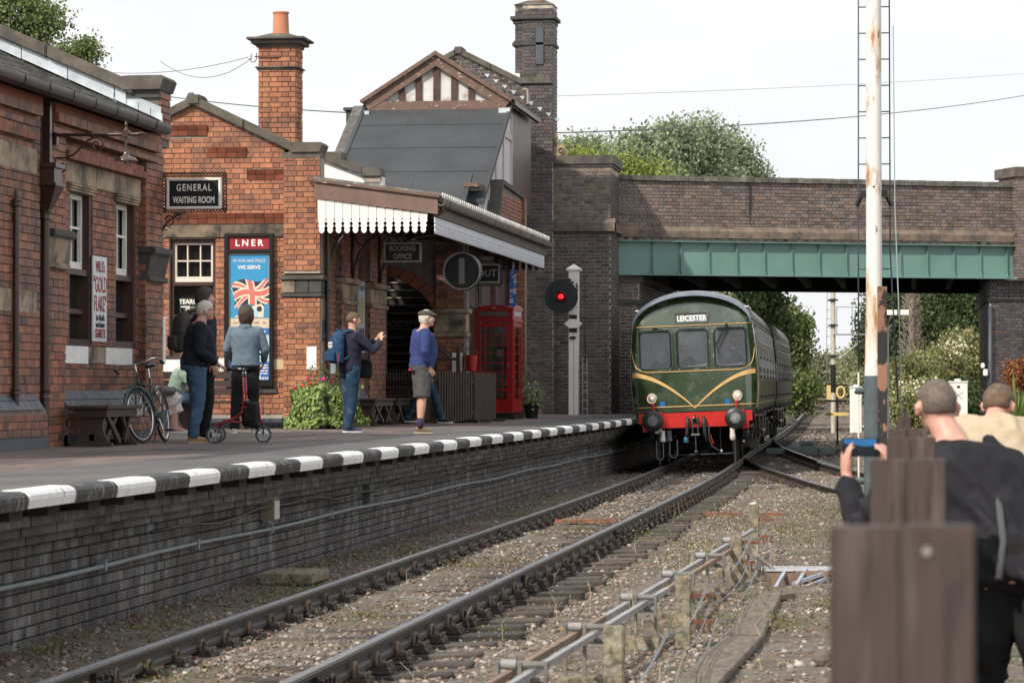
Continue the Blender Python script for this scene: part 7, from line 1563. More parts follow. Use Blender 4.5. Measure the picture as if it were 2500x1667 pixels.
# ---------------------------------------------------------------- things beyond the bridge
def W3(u, v, d): l = (u-1250)/7292*d; return (math.cos(YAW)*l - math.sin(YAW)*d, math.sin(YAW)*l + math.cos(YAW)*d, 1.82 + (941-v)/7292*d)
sn = root('speed_sign', 'yellow cut out 10 speed sign with arrow on a black post', 'sign', (-2.17, 91.8, 0))
MB().box(-.03,.03,-.03,.03,-.1,1.55).build('post', m_black, sn)
m_sy = mat('sign_yellow', (.85,.62,.24), .5, var=.05); f10 = MB(); f10.box(-.32,-.20,-.05,-.02,1.39,1.83); f10.build('digit_one', m_sy, sn)
MB().tube([(.11+.115*math.cos(a), -.035, 1.61+.17*math.sin(a)) for a in np.linspace(0,2*math.pi,25)[:-1]], .038, 6, closed=True).build('digit_zero', m_sy, sn)
bk_ = MB(); bk_.box(-.36,.30,.0,.02,1.80,1.86); bk_.box(-.36,.30,.0,.02,1.32,1.38); bk_.build('backing_bar', m_black, sn)
MB().prism([(-.42,.93),(-.30,1.0),(.30,1.0),(.42,.93),(.30,.90),(-.30,.90)], -.06, -.045).build('arrow', m_sy, sn)
for (lab, x, y, w, h) in (('white lineside equipment cabinet just right of the yellow speed sign', -2.05, 117, .45, 1.75), ('white relay cabinet with crossed marks behind the photographer\'s head', 1.78, 110, .66, 1.62)):
    z0 = gz(x, y); c_ = root('equipment_cabinet', lab, 'cabinet', (x, y, z0)); MB().box(-w/2,w/2,-.3,.3,0,h).build('case', m_white, c_, bevel=.01); MB().box(-w/2-.03,w/2+.03,-.33,.33,h,h+.05).build('roof', m_white, c_, bevel=.01); MB().box(-w*.2,w*.12,-.2,.2,h+.05,h+.13).build('vent_cap', m_white, c_)
    MB().box(-.05,.06,-.312,-.302,h-.2,h-.12).build('vent', m_black, c_)
    if w > .5:
        for a, b in (((-.2,-.305,h-.32),(.16,-.305,h-.62)),((.18,-.305,h-.34),(-.16,-.305,h-.55))): MB().beam(a, b, .015, .015).build('marking', MATS['grey_cable'], c_)
def mast(label, x, y, h, r):
    m = root('signal_mast', label, 'signal mast', (x, y, gz(x, y))); MB().tube([(0,0,-.2),(0,0,h)], r, 10).build('post', mat('far_post_cream', (.50,.46,.38), .6, var=.15, alt=((.2,.17,.13), 6, .6, .75)), m, smooth='auto'); return m
m1 = mast('tall bracket signal mast with yellow arm raised beyond the bridge', -2.95, 118, 8.6, .10)
MB().tube([(0,-.0,1.6),(0,0,2.7)], .105, 10).build('dark_band', m_black, m1)
ar = MB(); ar.prism([(.1,-.10),(.78,-.10),(.70,.0),(.78,.10),(.1,.10)], -.14, -.12); ar.xf(Matrix.Translation((.15,0,6.25)) @ Matrix.Rotation(-math.radians(40),4,'Y')); ar.build('signal_arm', mat('arm_yellow', (.65,.38,.02), .4), m1)
MB().prism([(.55,-.10),(.65,-.10),(.57,0),(.65,.10),(.55,.10),(.47,0)], -.15, -.145, Matrix.Translation((.15,0,6.25)) @ Matrix.Rotation(-math.radians(40),4,'Y')).build('arm_chevron', m_black, m1)
MB().ball((.30,-.1,6.05),(.16,.06,.2)).build('spectacle', m_black, m1); MB().ball((.34,-.15,6.08),(.07,.03,.08)).build('green_glass', mat('green_lens', (.02,.25,.3), .2), m1)
for z in (5.2,4.2,8.3,3.0): MB().lathe([(.2,0),(.2,.05),(.1,.09)], (0,0,z), 10).build('collar', m_black, m1)
g_ = MB(); g_.box(0,1.55,-.25,.25,3.85,3.90); 
for x in (.15,.75,1.4): g_.tube([(x,-.25,3.9),(x,-.25,4.95)], .015, 4)
g_.tube([(.15,-.25,4.95),(1.4,-.25,4.95)], .015, 4); g_.tube([(.1,0,2.8),(1.3,0,3.8)], .025, 5); g_.build('gantry', m_alum, m1)
d_l = MB(); d_l.tube([(1.5,0,3.6),(1.5,0,5.2)], .05, 8); d_l.box(1.4,1.7,-.1,.1,4.1,4.35); d_l.ball((1.8,-.05,4.75),(.25,.05,.18)); d_l.ball((1.75,-.05,4.5),(.12,.05,.16)); d_l.build('doll_post', m_black, m1)
MB().box(2.05,2.95,-.05,-.03,4.64,4.84).build('signal_arm', m_white, m1); MB().box(2.5,2.62,-.06,-.052,4.64,4.84).build('arm_stripe', m_black, m1)
lr = MB(); lr.tube([(.0,.2,.0),(.0,.2,8)], .012, 4); lr.tube([(-.3,.2,.0),(-.2,.2,8)], .012, 4)
for k in range(22): lr.tube([(-.28,.2,.3+k*.35),(.0,.2,.3+k*.35)], .01, 4)
lr.build('ladder', m_alum, m1, kind=None)
m2 = mast('short white signal mast with red horizontal arm far down the line', -7.35, 167, 3.35, .07)
MB().box(-1.35,-.12,-.1,-.07,2.75,3.0).build('signal_arm', mat('arm_red', (.60,.03,.02), .4), m2); MB().box(-1.05,-.85,-.12,-.101,2.75,3.0).build('arm_stripe', m_white, m2); MB().ball((.05,-.1,2.9),(.16,.08,.22)).build('spectacle', m_black, m2); MB().tube([(0,0,1.2),(0,0,1.6)], .08, 8).build('black_band', m_black, m2)
tg_p = root('telegraph_pole', 'old telegraph pole with two crossarms wrapped in dead ivy stems', 'telegraph pole', (.12, 130, gz(.12,130)))
MB().tube([(0,0,-.3),(0,0,6.6)], .14, 10).build('pole', mat('grey_pole', (.25,.21,.17), .9, var=.3), tg_p)
for z in (5.95,6.5): MB().box(-1.15,1.15,-.2,-.1,z,z+.09).build('crossarm', mat('pale_arm', (.50,.47,.42), .8), tg_p)
tw_ = MB()
for k in range(900):
    z = R.uniform(.6,5.8); a = R.uniform(0,6.28); r0 = .10+R.random()*.26*(.4+math.sin(min(1,z/5.8)*math.pi)); dx, dy = math.cos(a), math.sin(a); e = R.uniform(.15,.55); tw_.tube([(dx*r0,dy*r0,z),(dx*(r0+e*.5),dy*(r0+e*.5),z+R.uniform(.05,.35))], .012, 3, caps=False)
tw_.build('dead_ivy_stems', mat('dead_stem', (.30,.25,.21), .9, rnd=.3), tg_p, kind='stuff')
wire(sag(W3(1290,326,80), W3(2540,226,150), .35, 30), .018, 'thick black overhead wire crossing the sky to the right', m_black); wire(sag(W3(1362,234,80), W3(2540,176,120), .1, 24), .006, 'faint upper overhead wire in the white sky', m_wire)
wire(sag((-28,95,12.0), (-12.9,70,8.3), .2, 16), .014, 'dark wire running left behind the chimney', m_black); wire(sag((-24,60,9.5), (-16,45,8.6), .3), .008, 'faint wire by the left tree', m_wire)
wire(sag((-5.2,100,5.6), (-9,150,10), .1), .012, 'short pale wire rising from the train into the trees', MATS['pale_metal'])
lf = root('lineside_fence', 'small grey wooden fence beside the far track', 'fence', (-5.2, 172, gz(-5.2,172)))
for k in range(5): MB().box(-1+k*.8,-.85+k*.8,0,.1,0,1.3).build('fence_post', m_plank, lf)
for z in (.35,.7,1.05): MB().box(-1,2.3,-.03,0,z,z+.13).build('rail', m_plank, lf)
pm = root('point_machine', 'grey point motor box lying beside the turnout beyond the bridge', 'point machine', (-2.95, 79.5, .0))
MB().box(-.25,.55,-.3,.3,0,.22).build('case', mat('machine_grey', (.12,.15,.15), .6, var=.2), pm, bevel=.02); MB().box(.05,.5,-.25,.25,.22,.36).build('cover', MATS['machine_grey'], pm, bevel=.05); MB().box(-.8,-.3,-.25,.25,0,.16).build('case', MATS['machine_grey'], pm, bevel=.02); MB().box(.6,1.0,-.25,.25,0,.18).build('case', MATS['machine_grey'], pm, bevel=.02)
# ---------------------------------------------------------------- trees and bushes
def ray_at(u, v, d):
    """real place of something seen at (u, v) of the photograph and d metres off"""
    l = (u-1250)/7292*d; cy, sy = math.cos(YAW), math.sin(YAW)
    return (cy*l - sy*d, sy*l + cy*d, 1.82 + (941-v)/7292*d)
def tree(label, base, blobs, n, size, m, name='tree', cat='tree', trunk=.2, seed=1, droop=0., group=None, limbs=True, clump=.45):
    """blobs: (x, y, z, rx, ry, rz) in world coordinates; leaves gather in clumps over and inside them"""
    rng = np.random.default_rng(seed); bx, by, bz = base
    r = root(name, label, cat, base, group=group); B = np.array(blobs, float); vol = B[:,3]*B[:,5]; w = vol/vol.sum()
    nc = max(30, n//38); k = rng.choice(len(B), nc, p=w); d = rng.normal(size=(nc,3)); d /= np.linalg.norm(d,axis=1)[:,None]; rad = rng.uniform(.45,1.05,(nc,1))**.5
    cc = B[k,:3] + d*rad*B[k,3:6]; cs = rng.uniform(.5,1.3,nc)*clump
    per = n//nc; idx = np.repeat(np.arange(nc), per); off = np.clip(rng.normal(size=(len(idx),3)), -1.7, 1.7)*cs[idx][:,None]*np.array([1,1,.75]); P_ = cc[idx] + off
    P_[:,2] -= droop*np.abs(off[:,0])**.5*rng.random(len(idx))
    P_ = P_[P_[:,2] > bz-.3]; P_ = P_ - np.array(base)
    leaves('crown', P_, rng.uniform(.7,1.35,len(P_))*size, m, r, seed=seed, kind=None)
    if limbs:
        tb = MB(); top = B[:,2].max()-bz
        tb.tube([(0,0,-.5),(R.uniform(-.1,.1),0,top*.35),(R.uniform(-.3,.3),0,top*.7)], [trunk,trunk*.7,trunk*.3], 8)
        for i in range(min(nc, 16)):
            c_ = cc[i]-np.array(base); s_ = top*R.uniform(.25,.55); tb.tube([(0,0,s_),(c_[0]*.5,c_[1]*.5,(s_+c_[2])/2+.3),tuple(c_)], [trunk*.4,trunk*.22,.02], 5)
        tb.build('trunk', mat('bark', (.12,.095,.07), .9, var=.3), r, smooth=True)
    return r
def blob(u, v, d, ru, rv, ry=None):
    if v < 520 and d > 90: v += rv*.16; ru *= .84; rv *= .84
    x, y, z = ray_at(u, v, d); s = d/7292; return (x, y, z, ru*s, ry or ru*s*.8, rv*s)
willow = leafmat('willow_leaf', [(.19,.25,.14),(.28,.34,.21),(.13,.18,.09),(.35,.40,.27),(.21,.26,.12)])
dgreen = leafmat('dark_green_leaf', [(.035,.065,.02),(.06,.095,.03),(.025,.045,.015),(.085,.12,.04),(.11,.13,.05)])
mgreen = leafmat('mid_green_leaf', [(.08,.13,.035),(.12,.17,.05),(.05,.085,.025),(.17,.20,.07),(.20,.19,.07)])
ygreen = leafmat('yellow_green_leaf', [(.20,.26,.05),(.27,.32,.07),(.13,.18,.04),(.32,.34,.11)])
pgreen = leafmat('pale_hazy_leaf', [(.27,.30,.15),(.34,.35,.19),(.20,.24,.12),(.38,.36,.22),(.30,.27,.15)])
olive = leafmat('olive_bush_leaf', [(.19,.22,.07),(.26,.27,.10),(.12,.15,.05),(.30,.27,.14),(.36,.34,.2)])
tree('large grey green willow rising above the bridge parapet', ray_at(1640,930,118)[:2]+(0,), [blob(1560,380,116,65,70),blob(1640,350,118,70,60),blob(1712,340,120,58,55),blob(1600,460,116,110,90),blob(1720,450,120,110,80),blob(1660,560,118,130,110),blob(1640,720,112,100,90)], 68000, .13, willow, trunk=.35, seed=2, droop=.25, clump=.5)
tree('slimmer willow at the right of the large one above the bridge', ray_at(1810,930,124)[:2]+(0,), [blob(1790,375,124,38,60),blob(1815,440,124,55,60),blob(1850,470,124,40,40),blob(1800,560,124,80,100)], 28000, .13, willow, seed=3, droop=.25)
tree('small grey green tree just right of the tall chimney', ray_at(1400,930,128)[:2]+(0,), [blob(1395,375,128,28,32),blob(1450,370,128,30,35),blob(1420,450,128,60,60)], 20000, .11, willow, seed=4)
tree('bright yellow green bush above the pier coping and parapet', ray_at(1450,930,98)[:2]+(0,), [blob(1430,420,98,60,38),blob(1390,400,98,30,22),blob(1530,430,98,60,40),blob(1590,455,98,50,30),blob(1480,520,98,120,60)], 26000, .11, ygreen, seed=5)
tree('dark green tree behind the train roof on the left of the line', ray_at(1780,960,118)[:2]+(0,), [blob(1740,740,118,80,70),blob(1820,720,122,70,70),blob(1850,800,126,60,70),blob(1800,860,122,90,80)], 50000, .14, dgreen, trunk=.3, seed=6, droop=.2, clump=.42)
tree('mid green tree hanging over the second railcar', ray_at(1890,970,142)[:2]+(0,), [blob(1900,790,142,36,45),blob(1925,850,142,38,60),blob(1905,930,142,45,60),blob(1945,800,142,22,24),blob(1950,960,140,26,40)], 26000, .15, mgreen, seed=7, clump=.4)
tree('low pale green scrub beyond the end of the train', ray_at(1965,985,200)[:2]+(0,), [blob(1968,960,200,22,26),blob(1960,930,200,18,20)], 6000, .16, mgreen, seed=8, name='bush', cat='bush')
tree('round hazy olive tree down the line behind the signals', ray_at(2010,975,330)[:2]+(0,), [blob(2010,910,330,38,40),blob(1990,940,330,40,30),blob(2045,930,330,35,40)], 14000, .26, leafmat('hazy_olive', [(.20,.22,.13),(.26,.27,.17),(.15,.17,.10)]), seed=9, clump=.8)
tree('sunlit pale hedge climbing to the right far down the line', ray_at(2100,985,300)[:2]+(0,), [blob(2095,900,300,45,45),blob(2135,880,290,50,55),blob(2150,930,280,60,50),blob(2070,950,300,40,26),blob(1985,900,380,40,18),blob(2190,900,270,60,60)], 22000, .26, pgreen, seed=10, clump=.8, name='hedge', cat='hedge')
tree('tall dark woodland tree behind the telegraph pole', ray_at(2260,960,175)[:2]+(2,), [blob(2190,780,172,60,90),blob(2260,760,175,80,90),blob(2340,770,178,80,100),blob(2230,860,172,80,60),blob(2320,850,172,80,70),blob(2400,800,178,60,120)], 56000, .17, dgreen, trunk=.4, seed=11, clump=.6)
tree('dark tree left of the telegraph pole behind the mast', ray_at(2180,960,190)[:2]+(1,), [blob(2165,790,190,45,70),blob(2150,850,190,40,50)], 12000, .2, dgreen, seed=12, clump=.6)
for i, (u, v, d, ru, rv, lab) in enumerate(((2215,930,120,50,50,'light olive bush on the bank below the telegraph pole'),(2290,900,125,50,45,'olive bush with pale flowers in the middle of the bank'),(2345,880,128,45,60,'brownish flowering bush high on the bank beside the abutment'),(2250,985,112,60,40,'leafy bush with white blossoms behind the photographer'),(2340,985,112,55,45,'dark shaded bush at the foot of the bank'))):
    m_ = olive if i not in (4,) else dgreen
    tree(lab, ray_at(u, v+rv, d)[:2]+(max(.1, ray_at(u, v+rv, d)[2]-.3),), [blob(u,v,d,ru,rv),blob(u-ru*.5,v+rv*.4,d-2,ru*.6,rv*.6),blob(u+ru*.5,v+rv*.3,d+2,ru*.6,rv*.7)], 15000, .12, m_, name='bush', cat='bush', seed=20+i, limbs=False, clump=.3, group='bushes on the bank')
pts = [ray_at(R.gauss(2230,28), R.gauss(945,14), 109.5) for _ in range(80)] + [ray_at(R.gauss(2330,22), R.gauss(845,14), 118) for _ in range(80)]
leaves('blossom', pts, [R.uniform(.07,.13) for _ in pts], mat('cream_blossom', (.62,.60,.42), .7, rnd=.15))
tag(bpy.data.objects['blossom'], 'cream blossom scattered over the bank bushes', kind='stuff')
airy = leafmat('airy_leaf', [(.13,.18,.06),(.19,.25,.09),(.09,.12,.04),(.25,.30,.13)])
tree('tall leafy tree behind the near station roof at top left', ray_at(40,500,62)[:2]+(1,), [blob(20,30,62,70,60),blob(90,60,62,45,45),blob(-30,90,62,70,80),blob(70,100,62,35,26),blob(130,52,62,18,20),blob(100,10,62,30,20)], 9500, .065, airy, trunk=.12, seed=30, clump=.19)
tree('small leafy branch tree peeping over the near roof coping', ray_at(195,500,60)[:2]+(1,), [blob(205,112,60,24,22),blob(165,118,60,22,14),blob(190,150,60,30,20),blob(228,135,60,8,14)], 2600, .055, airy, trunk=.12, seed=31, clump=.14)
spiky('spiky green cordyline at the right edge behind the bending man', ray_at(2480,1060,42)[:2]+(1.0,), 110, 1.0, m_spk, .022)
tree('russet shrub beside the right hand abutment', ray_at(2480,960,60)[:2]+(.5,), [blob(2488,910,60,22,22),blob(2500,930,60,20,20)], 2200, .06, leafmat('russet_leaf', [(.28,.09,.03),(.20,.07,.03),(.33,.14,.05)]), name='shrub', cat='shrub', seed=33, clump=.13)
# weeds, dry stalks, tufts of grass
rng = np.random.default_rng(21); wp_ = []; ws_ = []
spots = [(-5.75,22.5,.10),(-4.5,17.8,.16),(-4.55,17.0,.14),(-5.5,25.9,.22),(-3.0,22.0,.10),(-4.4,24.0,.12),(-2.3,34.0,.2),(-1.9,38.5,.22),(-1.3,36.5,.25),(-.8,39.5,.3),(-1.2,42,.25),(-5.6,14.6,.12),(-5.8,15.2,.12),(-5.9,17.5,.15),(-6.0,20.4,.12),(-1.5,22.5,.22),(-1.25,24.5,.12),(-.9,22,.16),(-.6,24,.15),(-3.1,36,.2),(-4.2,38,.12),(-2.6,40,.3),(-5.5,42,.2),(-2.3,31,.2),(-1.1,34,.3),(-5.5,33,.12),(-4.5,30.5,.14),(-4.15,31.2,.12)]
for (x, y, s) in spots:
    k = int(260*s/.15)
    for _ in range(k): wp_.append((x+rng.normal()*s, y+rng.normal()*s*2.2, gz(x, y)+abs(rng.normal())*s*.45)); ws_.append(rng.uniform(.012,.03))
for _ in range(9000):
    x = rng.uniform(-6.2,2.6); y = 13*(60/13)**rng.random()
    if noise.noise(Vector((x*1.4,y*.5,3))) < .12: continue
    wp_.append((x,y,gz(x,y)+abs(rng.normal())*.015)); ws_.append(rng.uniform(.01,.025)*(1+y*.015))
leaves('weeds', wp_, ws_, leafmat('weed_leaf', [(.10,.14,.04),(.16,.17,.06),(.20,.15,.08),(.13,.19,.05),(.24,.18,.11),(.16,.10,.06)]), label='low green and brown weeds growing in the ballast')
st_ = MB()
for _ in range(420):
    x = rng.uniform(-6.2,2.4); y = rng.uniform(15,58)
    if abs(x-main_x(y)) < .9 and rng.random() < .8: continue
    z = gz(x,y); h = rng.uniform(.06,.24); st_.tube([(x,y,z),(x+rng.normal()*.03,y+rng.normal()*.03,z+h*.6),(x+rng.normal()*.05,y,z+h)], [.003,.002,.001], 3, caps=False)
for (u, v, h) in ((1535,1590,.55),(1548,1600,.45),(1880,1390,.28),(1888,1395,.25),(1706,1370,.3),(1803,1560,.35),(1440,1480,.22)):
    d = 1.83*7292/(v-941); x, y, z = ray_at(u, v, d); st_.tube([(x,y,z-.05),(x+.01,y,z+h*.5),(x-.02,y,z+h)], [.004,.003,.002], 4, caps=False)
st_.build('dry_stalks', mat('straw', (.42,.34,.22), .8, rnd=.3), label='dry straw coloured stalks standing in the ballast', kind='stuff')
lv = [(rng.uniform(-6.25,-5.2), rng.uniform(13,40), 0) for _ in range(2600)]; lv = [(x, y, gz(x,y)+.01) for x, y, _ in lv]
leaves('leaf_litter', lv, [rng.uniform(.015,.035) for _ in lv], leafmat('dead_leaf', [(.14,.09,.055),(.20,.13,.08),(.09,.06,.04),(.24,.19,.14)]), norm=(0,0,1.5), label='dead leaves along the foot of the platform wall')
# ---------------------------------------------------------------- people
m_skin = mat('skin', (.52,.30,.21), .5, var=.08, vs=20, alt=((.55,.24,.17), 12, .55, .8)); m_skin2 = mat('pink_skin', (.56,.30,.23), .5, var=.08, vs=20)
def fuse(name, mb, m, parent, vox=.012, it=3, wr=0, wf=9, seed=0, sub=None):
    me = mb.mesh('w'); bm = bmesh.new(); bm.from_mesh(me); bmesh.ops.recalc_face_normals(bm, faces=bm.faces); bm.to_mesh(me); bm.free()
    o = bpy.data.objects.new('w', me); C.objects.link(o)
    md = o.modifiers.new('r', 'REMESH'); md.mode = 'VOXEL'; md.voxel_size = vox; md.use_smooth_shade = True
    if it: s = o.modifiers.new('s', 'SMOOTH'); s.factor = .5; s.iterations = it
    dg = bpy.context.evaluated_depsgraph_get(); me2 = bpy.data.meshes.new_from_object(o.evaluated_get(dg)); bpy.data.objects.remove(o)
    me2.materials.clear(); me2.name = name
    if wr:
        n = len(me2.vertices); co = np.empty(n*3, np.float32); no = np.empty(n*3, np.float32); me2.vertices.foreach_get('co', co); me2.vertices.foreach_get('normal', no); co = co.reshape(-1,3); no = no.reshape(-1,3)
        k = np.array([1-abs(noise.noise(Vector((c[0]*wf*.6+seed, c[1]*wf*.6, c[2]*wf+c[0]*wf*.8))))*2.2 + .5*noise.noise(Vector((c[0]*wf*2, c[1]*wf*2+seed, c[2]*wf*1.6))) for c in co], np.float32)
        co += no*(k[:,None]-.3)*wr; me2.vertices.foreach_set('co', co.ravel()); me2.update()
    return link(name, me2, m, parent, smooth=True)
def rings(mb, rs, n=16):
    """rs: (centre, half width, half depth, right, forward)"""
    vs = []; fs = []
    for c, rx, ry, r, f in rs:
        c = Vector(c); r = Vector(r).normalized(); f = Vector(f).normalized()
        for k in range(n): a = 2*math.pi*k/n; vs.append(c + r*rx*math.copysign(abs(math.cos(a))**.85, math.cos(a)) + f*ry*math.copysign(abs(math.sin(a))**.85, math.sin(a)))
    for i in range(len(rs)-1):
        for k in range(n): fs.append((i*n+k, i*n+(k+1) % n, (i+1)*n+(k+1) % n, (i+1)*n+k))
    fs.append(tuple(range(n))[::-1]); fs.append(tuple(range((len(rs)-1)*n, len(rs)*n))); mb.add(vs, fs)
def hand(mb, w, d, nrm, curl=.5, side=1, s=1.0):
    """wrist point, finger direction, palm normal; four bent fingers of different length and a thumb"""
    w = Vector(w); d = Vector(d).normalized(); nrm = Vector(nrm); nrm = (nrm - d*nrm.dot(d)).normalized(); ac = d.cross(nrm)*side
    rings(mb, [(w, .026*s, .020*s, ac, nrm), (w+d*.03*s, .032*s, .018*s, ac, nrm), (w+d*.065*s, .041*s, .016*s, ac, nrm), (w+d*.095*s, .040*s, .013*s, ac, nrm)], 10)
    for i, (o_, ln) in enumerate(((.030,.066),(.010,.076),(-.011,.070),(-.031,.054))):
        p = w + d*.085*s + ac*o_*s*1.08; q = [p]; ang = 0
        for k, f in enumerate((.42,.32,.26)):
            ang += curl*(.5+.35*k); p = p + (d*math.cos(ang) + nrm*math.sin(ang) + ac*o_*.8)*ln*f*s; q.append(p)
        mb.tube(q, [.0095*s,.0088*s,.0082*s,.0068*s], 7)
    p = w + d*.025*s + ac*.028*s; q = [p, p+(ac*.75+d*.45+nrm*.25).normalized()*.035*s, p+(ac*.85+d*1.1+nrm*.6*curl*2).normalized()*.062*s, p+(ac*.55+d*1.5+nrm*.9*curl*2).normalized()*.088*s]; mb.tube(q, [.013*s,.011*s,.010*s,.008*s], 7)
DEF = dict(pel=(0,0,.95), nb=(0,.0,1.46), hd=(0,.015,1.62), sL=(-.185,0,1.41), sR=(.185,0,1.41), eL=(-.235,-.02,1.14), eR=(.235,-.02,1.14), wL=(-.235,.06,.89), wR=(.235,.06,.89),
           hL=(-.09,0,.93), hR=(.09,0,.93), kL=(-.10,.02,.50), kR=(.10,.02,.50), aL=(-.11,-.03,.09), aR=(.11,-.03,.09), fL=(-.1,1), fR=(.1,1), yaw=0, pitch=0, belly=0, girth=1.0, limb=1.0,
           dL=(0,.15,-1), dR=(0,.15,-1), nL=(1,0,0), nR=(-1,0,0), cL=.35, cR=.35)
def human(label, loc, rz, H, pose, top=None, legs=None, shoes=None, hair=None, skin=None, sleeve=1.0, shorts=False, hood=None, collar=None, extra=None, vox=.013, hem=.86, wr=.006, hs=1.0):
    J = dict(DEF); J.update(pose); k = H/1.75
    P_ = root('person', label, 'person', loc, rz); P_.scale = (k,k,k); skin = skin or m_skin
    V_ = {n: Vector(J[n]) for n in ('pel','nb','hd','sL','sR','eL','eR','wL','wR','hL','hR','kL','kR','aL','aR')}
    spine = (V_['nb']-V_['pel']); up = spine.normalized(); rg_ = (V_['sR']-V_['sL']).normalized(); rp = (V_['hR']-V_['hL']).normalized(); gi = J['girth']
    def fw_(r): return up.cross(r).normalized()
    def torso(mb, e, z0, z1=1.0, be=1.0):
        R_ = []
        for t, rx, ry, b in ((-.16,.145,.11,0),(-.04,.165,.125,.0),(.10,.158,.122,.3),(.25,.148,.115,.9),(.42,.152,.115,1.0),(.60,.165,.12,.55),(.76,.175,.118,.2),(.88,.172,.105,0),(.96,.115,.085,0),(1.03,.068,.065,0)):
            if t < z0 or t > z1: continue
            r = rp.lerp(rg_, max(0,min(1,t))).normalized(); f = fw_(r); c = V_['pel'] + spine*t + f*(J['belly']*b*.6)
            R_.append((c, (rx*gi+e), (ry*gi+J['belly']*b*.6+e), r, f))
        rings(mb, R_, 18)
    lm = J['limb']
    body = MB(); torso(body, 0, -.2, 1.1)
    # head
    hd = V_['hd']; Mh = Matrix.Translation(hd) @ Matrix.Rotation(J['yaw'], 4, 'Z') @ Matrix.Rotation(J['pitch'], 4, 'X'); hb = MB()
    hb.ball((0,-.005,.03), (.076,.096,.092), 16, 12); hb.ball((0,.03,-.02), (.064,.068,.075), 14, 10); hb.ball((0,.045,-.065), (.046,.045,.040), 12, 8); hb.ball((0,.078,-.085), (.022,.018,.018), 8, 6)
    hb.tube([(0,.092,.025),(0,.112,-.012),(0,.103,-.022)], [.009,.015,.011], 8); hb.ball((-.012,.098,-.020), (.009,.010,.007), 6, 5); hb.ball((.012,.098,-.020), (.009,.010,.007), 6, 5)
    hb.ball((0,.092,-.048), (.026,.010,.007), 8, 6); hb.ball((0,.089,-.060), (.022,.011,.007), 8, 6); hb.ball((-.032,.082,.036), (.024,.012,.008), 8, 5); hb.ball((.032,.082,.036), (.024,.012,.008), 8, 5); hb.ball((-.04,.07,-.015), (.02,.018,.02), 8, 6); hb.ball((.04,.07,-.015), (.02,.018,.02), 8, 6)
    for s in (-1,1): hb.ball((s*.084,-.005,.0), (.011,.021,.034), 8, 8); hb.ball((s*.088,-.014,.010), (.012,.018,.020), 6, 6)
    hb.v = [tuple(Mh @ Vector(v)) for v in hb.v]; body.add(hb.v, hb.f)
    body.tube([V_['nb']-up*.04, V_['nb'].lerp(hd, .4), Mh @ Vector((0,-.02,-.03))], [.066*min(gi,1.12),.057*min(gi,1.1),.055], 12)
    ar = lambda e=0: ((.055*lm+e),(.046*lm+e),(.040*lm+e),(.038*lm+e),(.026*lm+e))
    for s in 'LR':
        S, E_, W_ = V_['s'+s], V_['e'+s], V_['w'+s]; a = ar(); body.tube([S, S.lerp(E_,.3), E_, E_.lerp(W_,.3), W_], a, 10)
        hand(body, W_, J['d'+s], J['n'+s], J['c'+s], 1 if s == 'L' else -1, hs)
        H_, K_, A_ = V_['h'+s], V_['k'+s], V_['a'+s]; body.tube([H_, H_.lerp(K_,.35), K_, K_.lerp(A_,.3), A_.lerp(K_,.15), A_], [.085*lm,.080*lm,.056,.057,.040,.038], 12)
        fd = Vector((J['f'+s][0], J['f'+s][1], 0)).normalized(); body.tube([A_-fd*.03+Vector((0,0,-.03)), A_+fd*.07+Vector((0,0,-.045)), A_+fd*.15+Vector((0,0,-.06))], [.036,.036,.028], 8)
    fuse('body', body, skin, P_, .0085 if vox < .0105 else .0105, 2)
    for s in (-1,1):
        e = MB().ball((0,0,0), (.0125,.0125,.0125), 10, 8); e.xf(Mh @ Matrix.Translation((s*.031,.080,.012))); e.build('eye', m_white, P_, smooth=True); e = MB().ball((0,0,0), (.0062,.003,.0062), 8, 6); e.xf(Mh @ Matrix.Translation((s*.031,.092,.012))); e.build('iris', m_black, P_)
    # clothes
    if legs:
        t = MB(); torso(t, .019 if gi < 1.18 else .034, -.2, .24); n_ = (V_['pel'] + Vector((0,0,0)))
        for s in 'LR':
            H_, K_, A_ = V_['h'+s], V_['k'+s], V_['a'+s]
            if shorts: t.tube([H_+Vector((0,0,.03)), H_.lerp(K_,.35), H_.lerp(K_,.7), H_.lerp(K_,.98)], [.112,.112,.105,.102], 14)
            else: t.tube([H_+Vector((0,0,.03)), H_.lerp(K_,.35), K_, K_.lerp(A_,.4), A_+(K_-A_)*.10, A_+(K_-A_)*.0+Vector((0,0,-.035))], [.105*lm,.100*lm,.077,.074,.066,.070], 14)
        fuse('shorts' if shorts else ('jeans' if 'denim' in legs.name else 'trousers'), t, legs, P_, vox, 3, wr, 8, R.random()*9)
    if top:
        t = MB(); torso(t, .024, (hem-.95)/.51-.02 if hem < .95 else -.1, .99)
        for s in 'LR':
            S, E_, W_ = V_['s'+s], V_['e'+s], V_['w'+s]
            pts = [V_['nb'].lerp(S,.55)-up*.03, S, S.lerp(E_,.35), E_]; rad = [.075*gi,.075,.068,.060]
            if sleeve > .5: pts += [E_.lerp(W_,.35), E_.lerp(W_,.92)]; rad += [.056,.040]; rad = [q*max(1,lm) for q in rad]
            else: pts = pts[:3] + [S.lerp(E_,.75)]; rad = [.075*gi,.075,.070,.066]
            t.tube(pts, rad, 14)
        if hood: 
            t.tube([V_['nb']+(Vector((-.075,.01,.0))), V_['nb']+(Vector((-.05,-.075,.01))), V_['nb']+Vector((0,-.10,.0)), V_['nb']+(Vector((.05,-.075,.01))), V_['nb']+(Vector((.075,.01,.0)))], [.03,.038,.045,.038,.03], 10); t.ball(tuple(V_['nb']+Vector((0,-.10,-.07))), (.075,.035,.075))
        if collar: t.tube([V_['nb']+Vector((0,0,.0)), V_['nb'].lerp(hd,.28)], [.078,.068], 14)
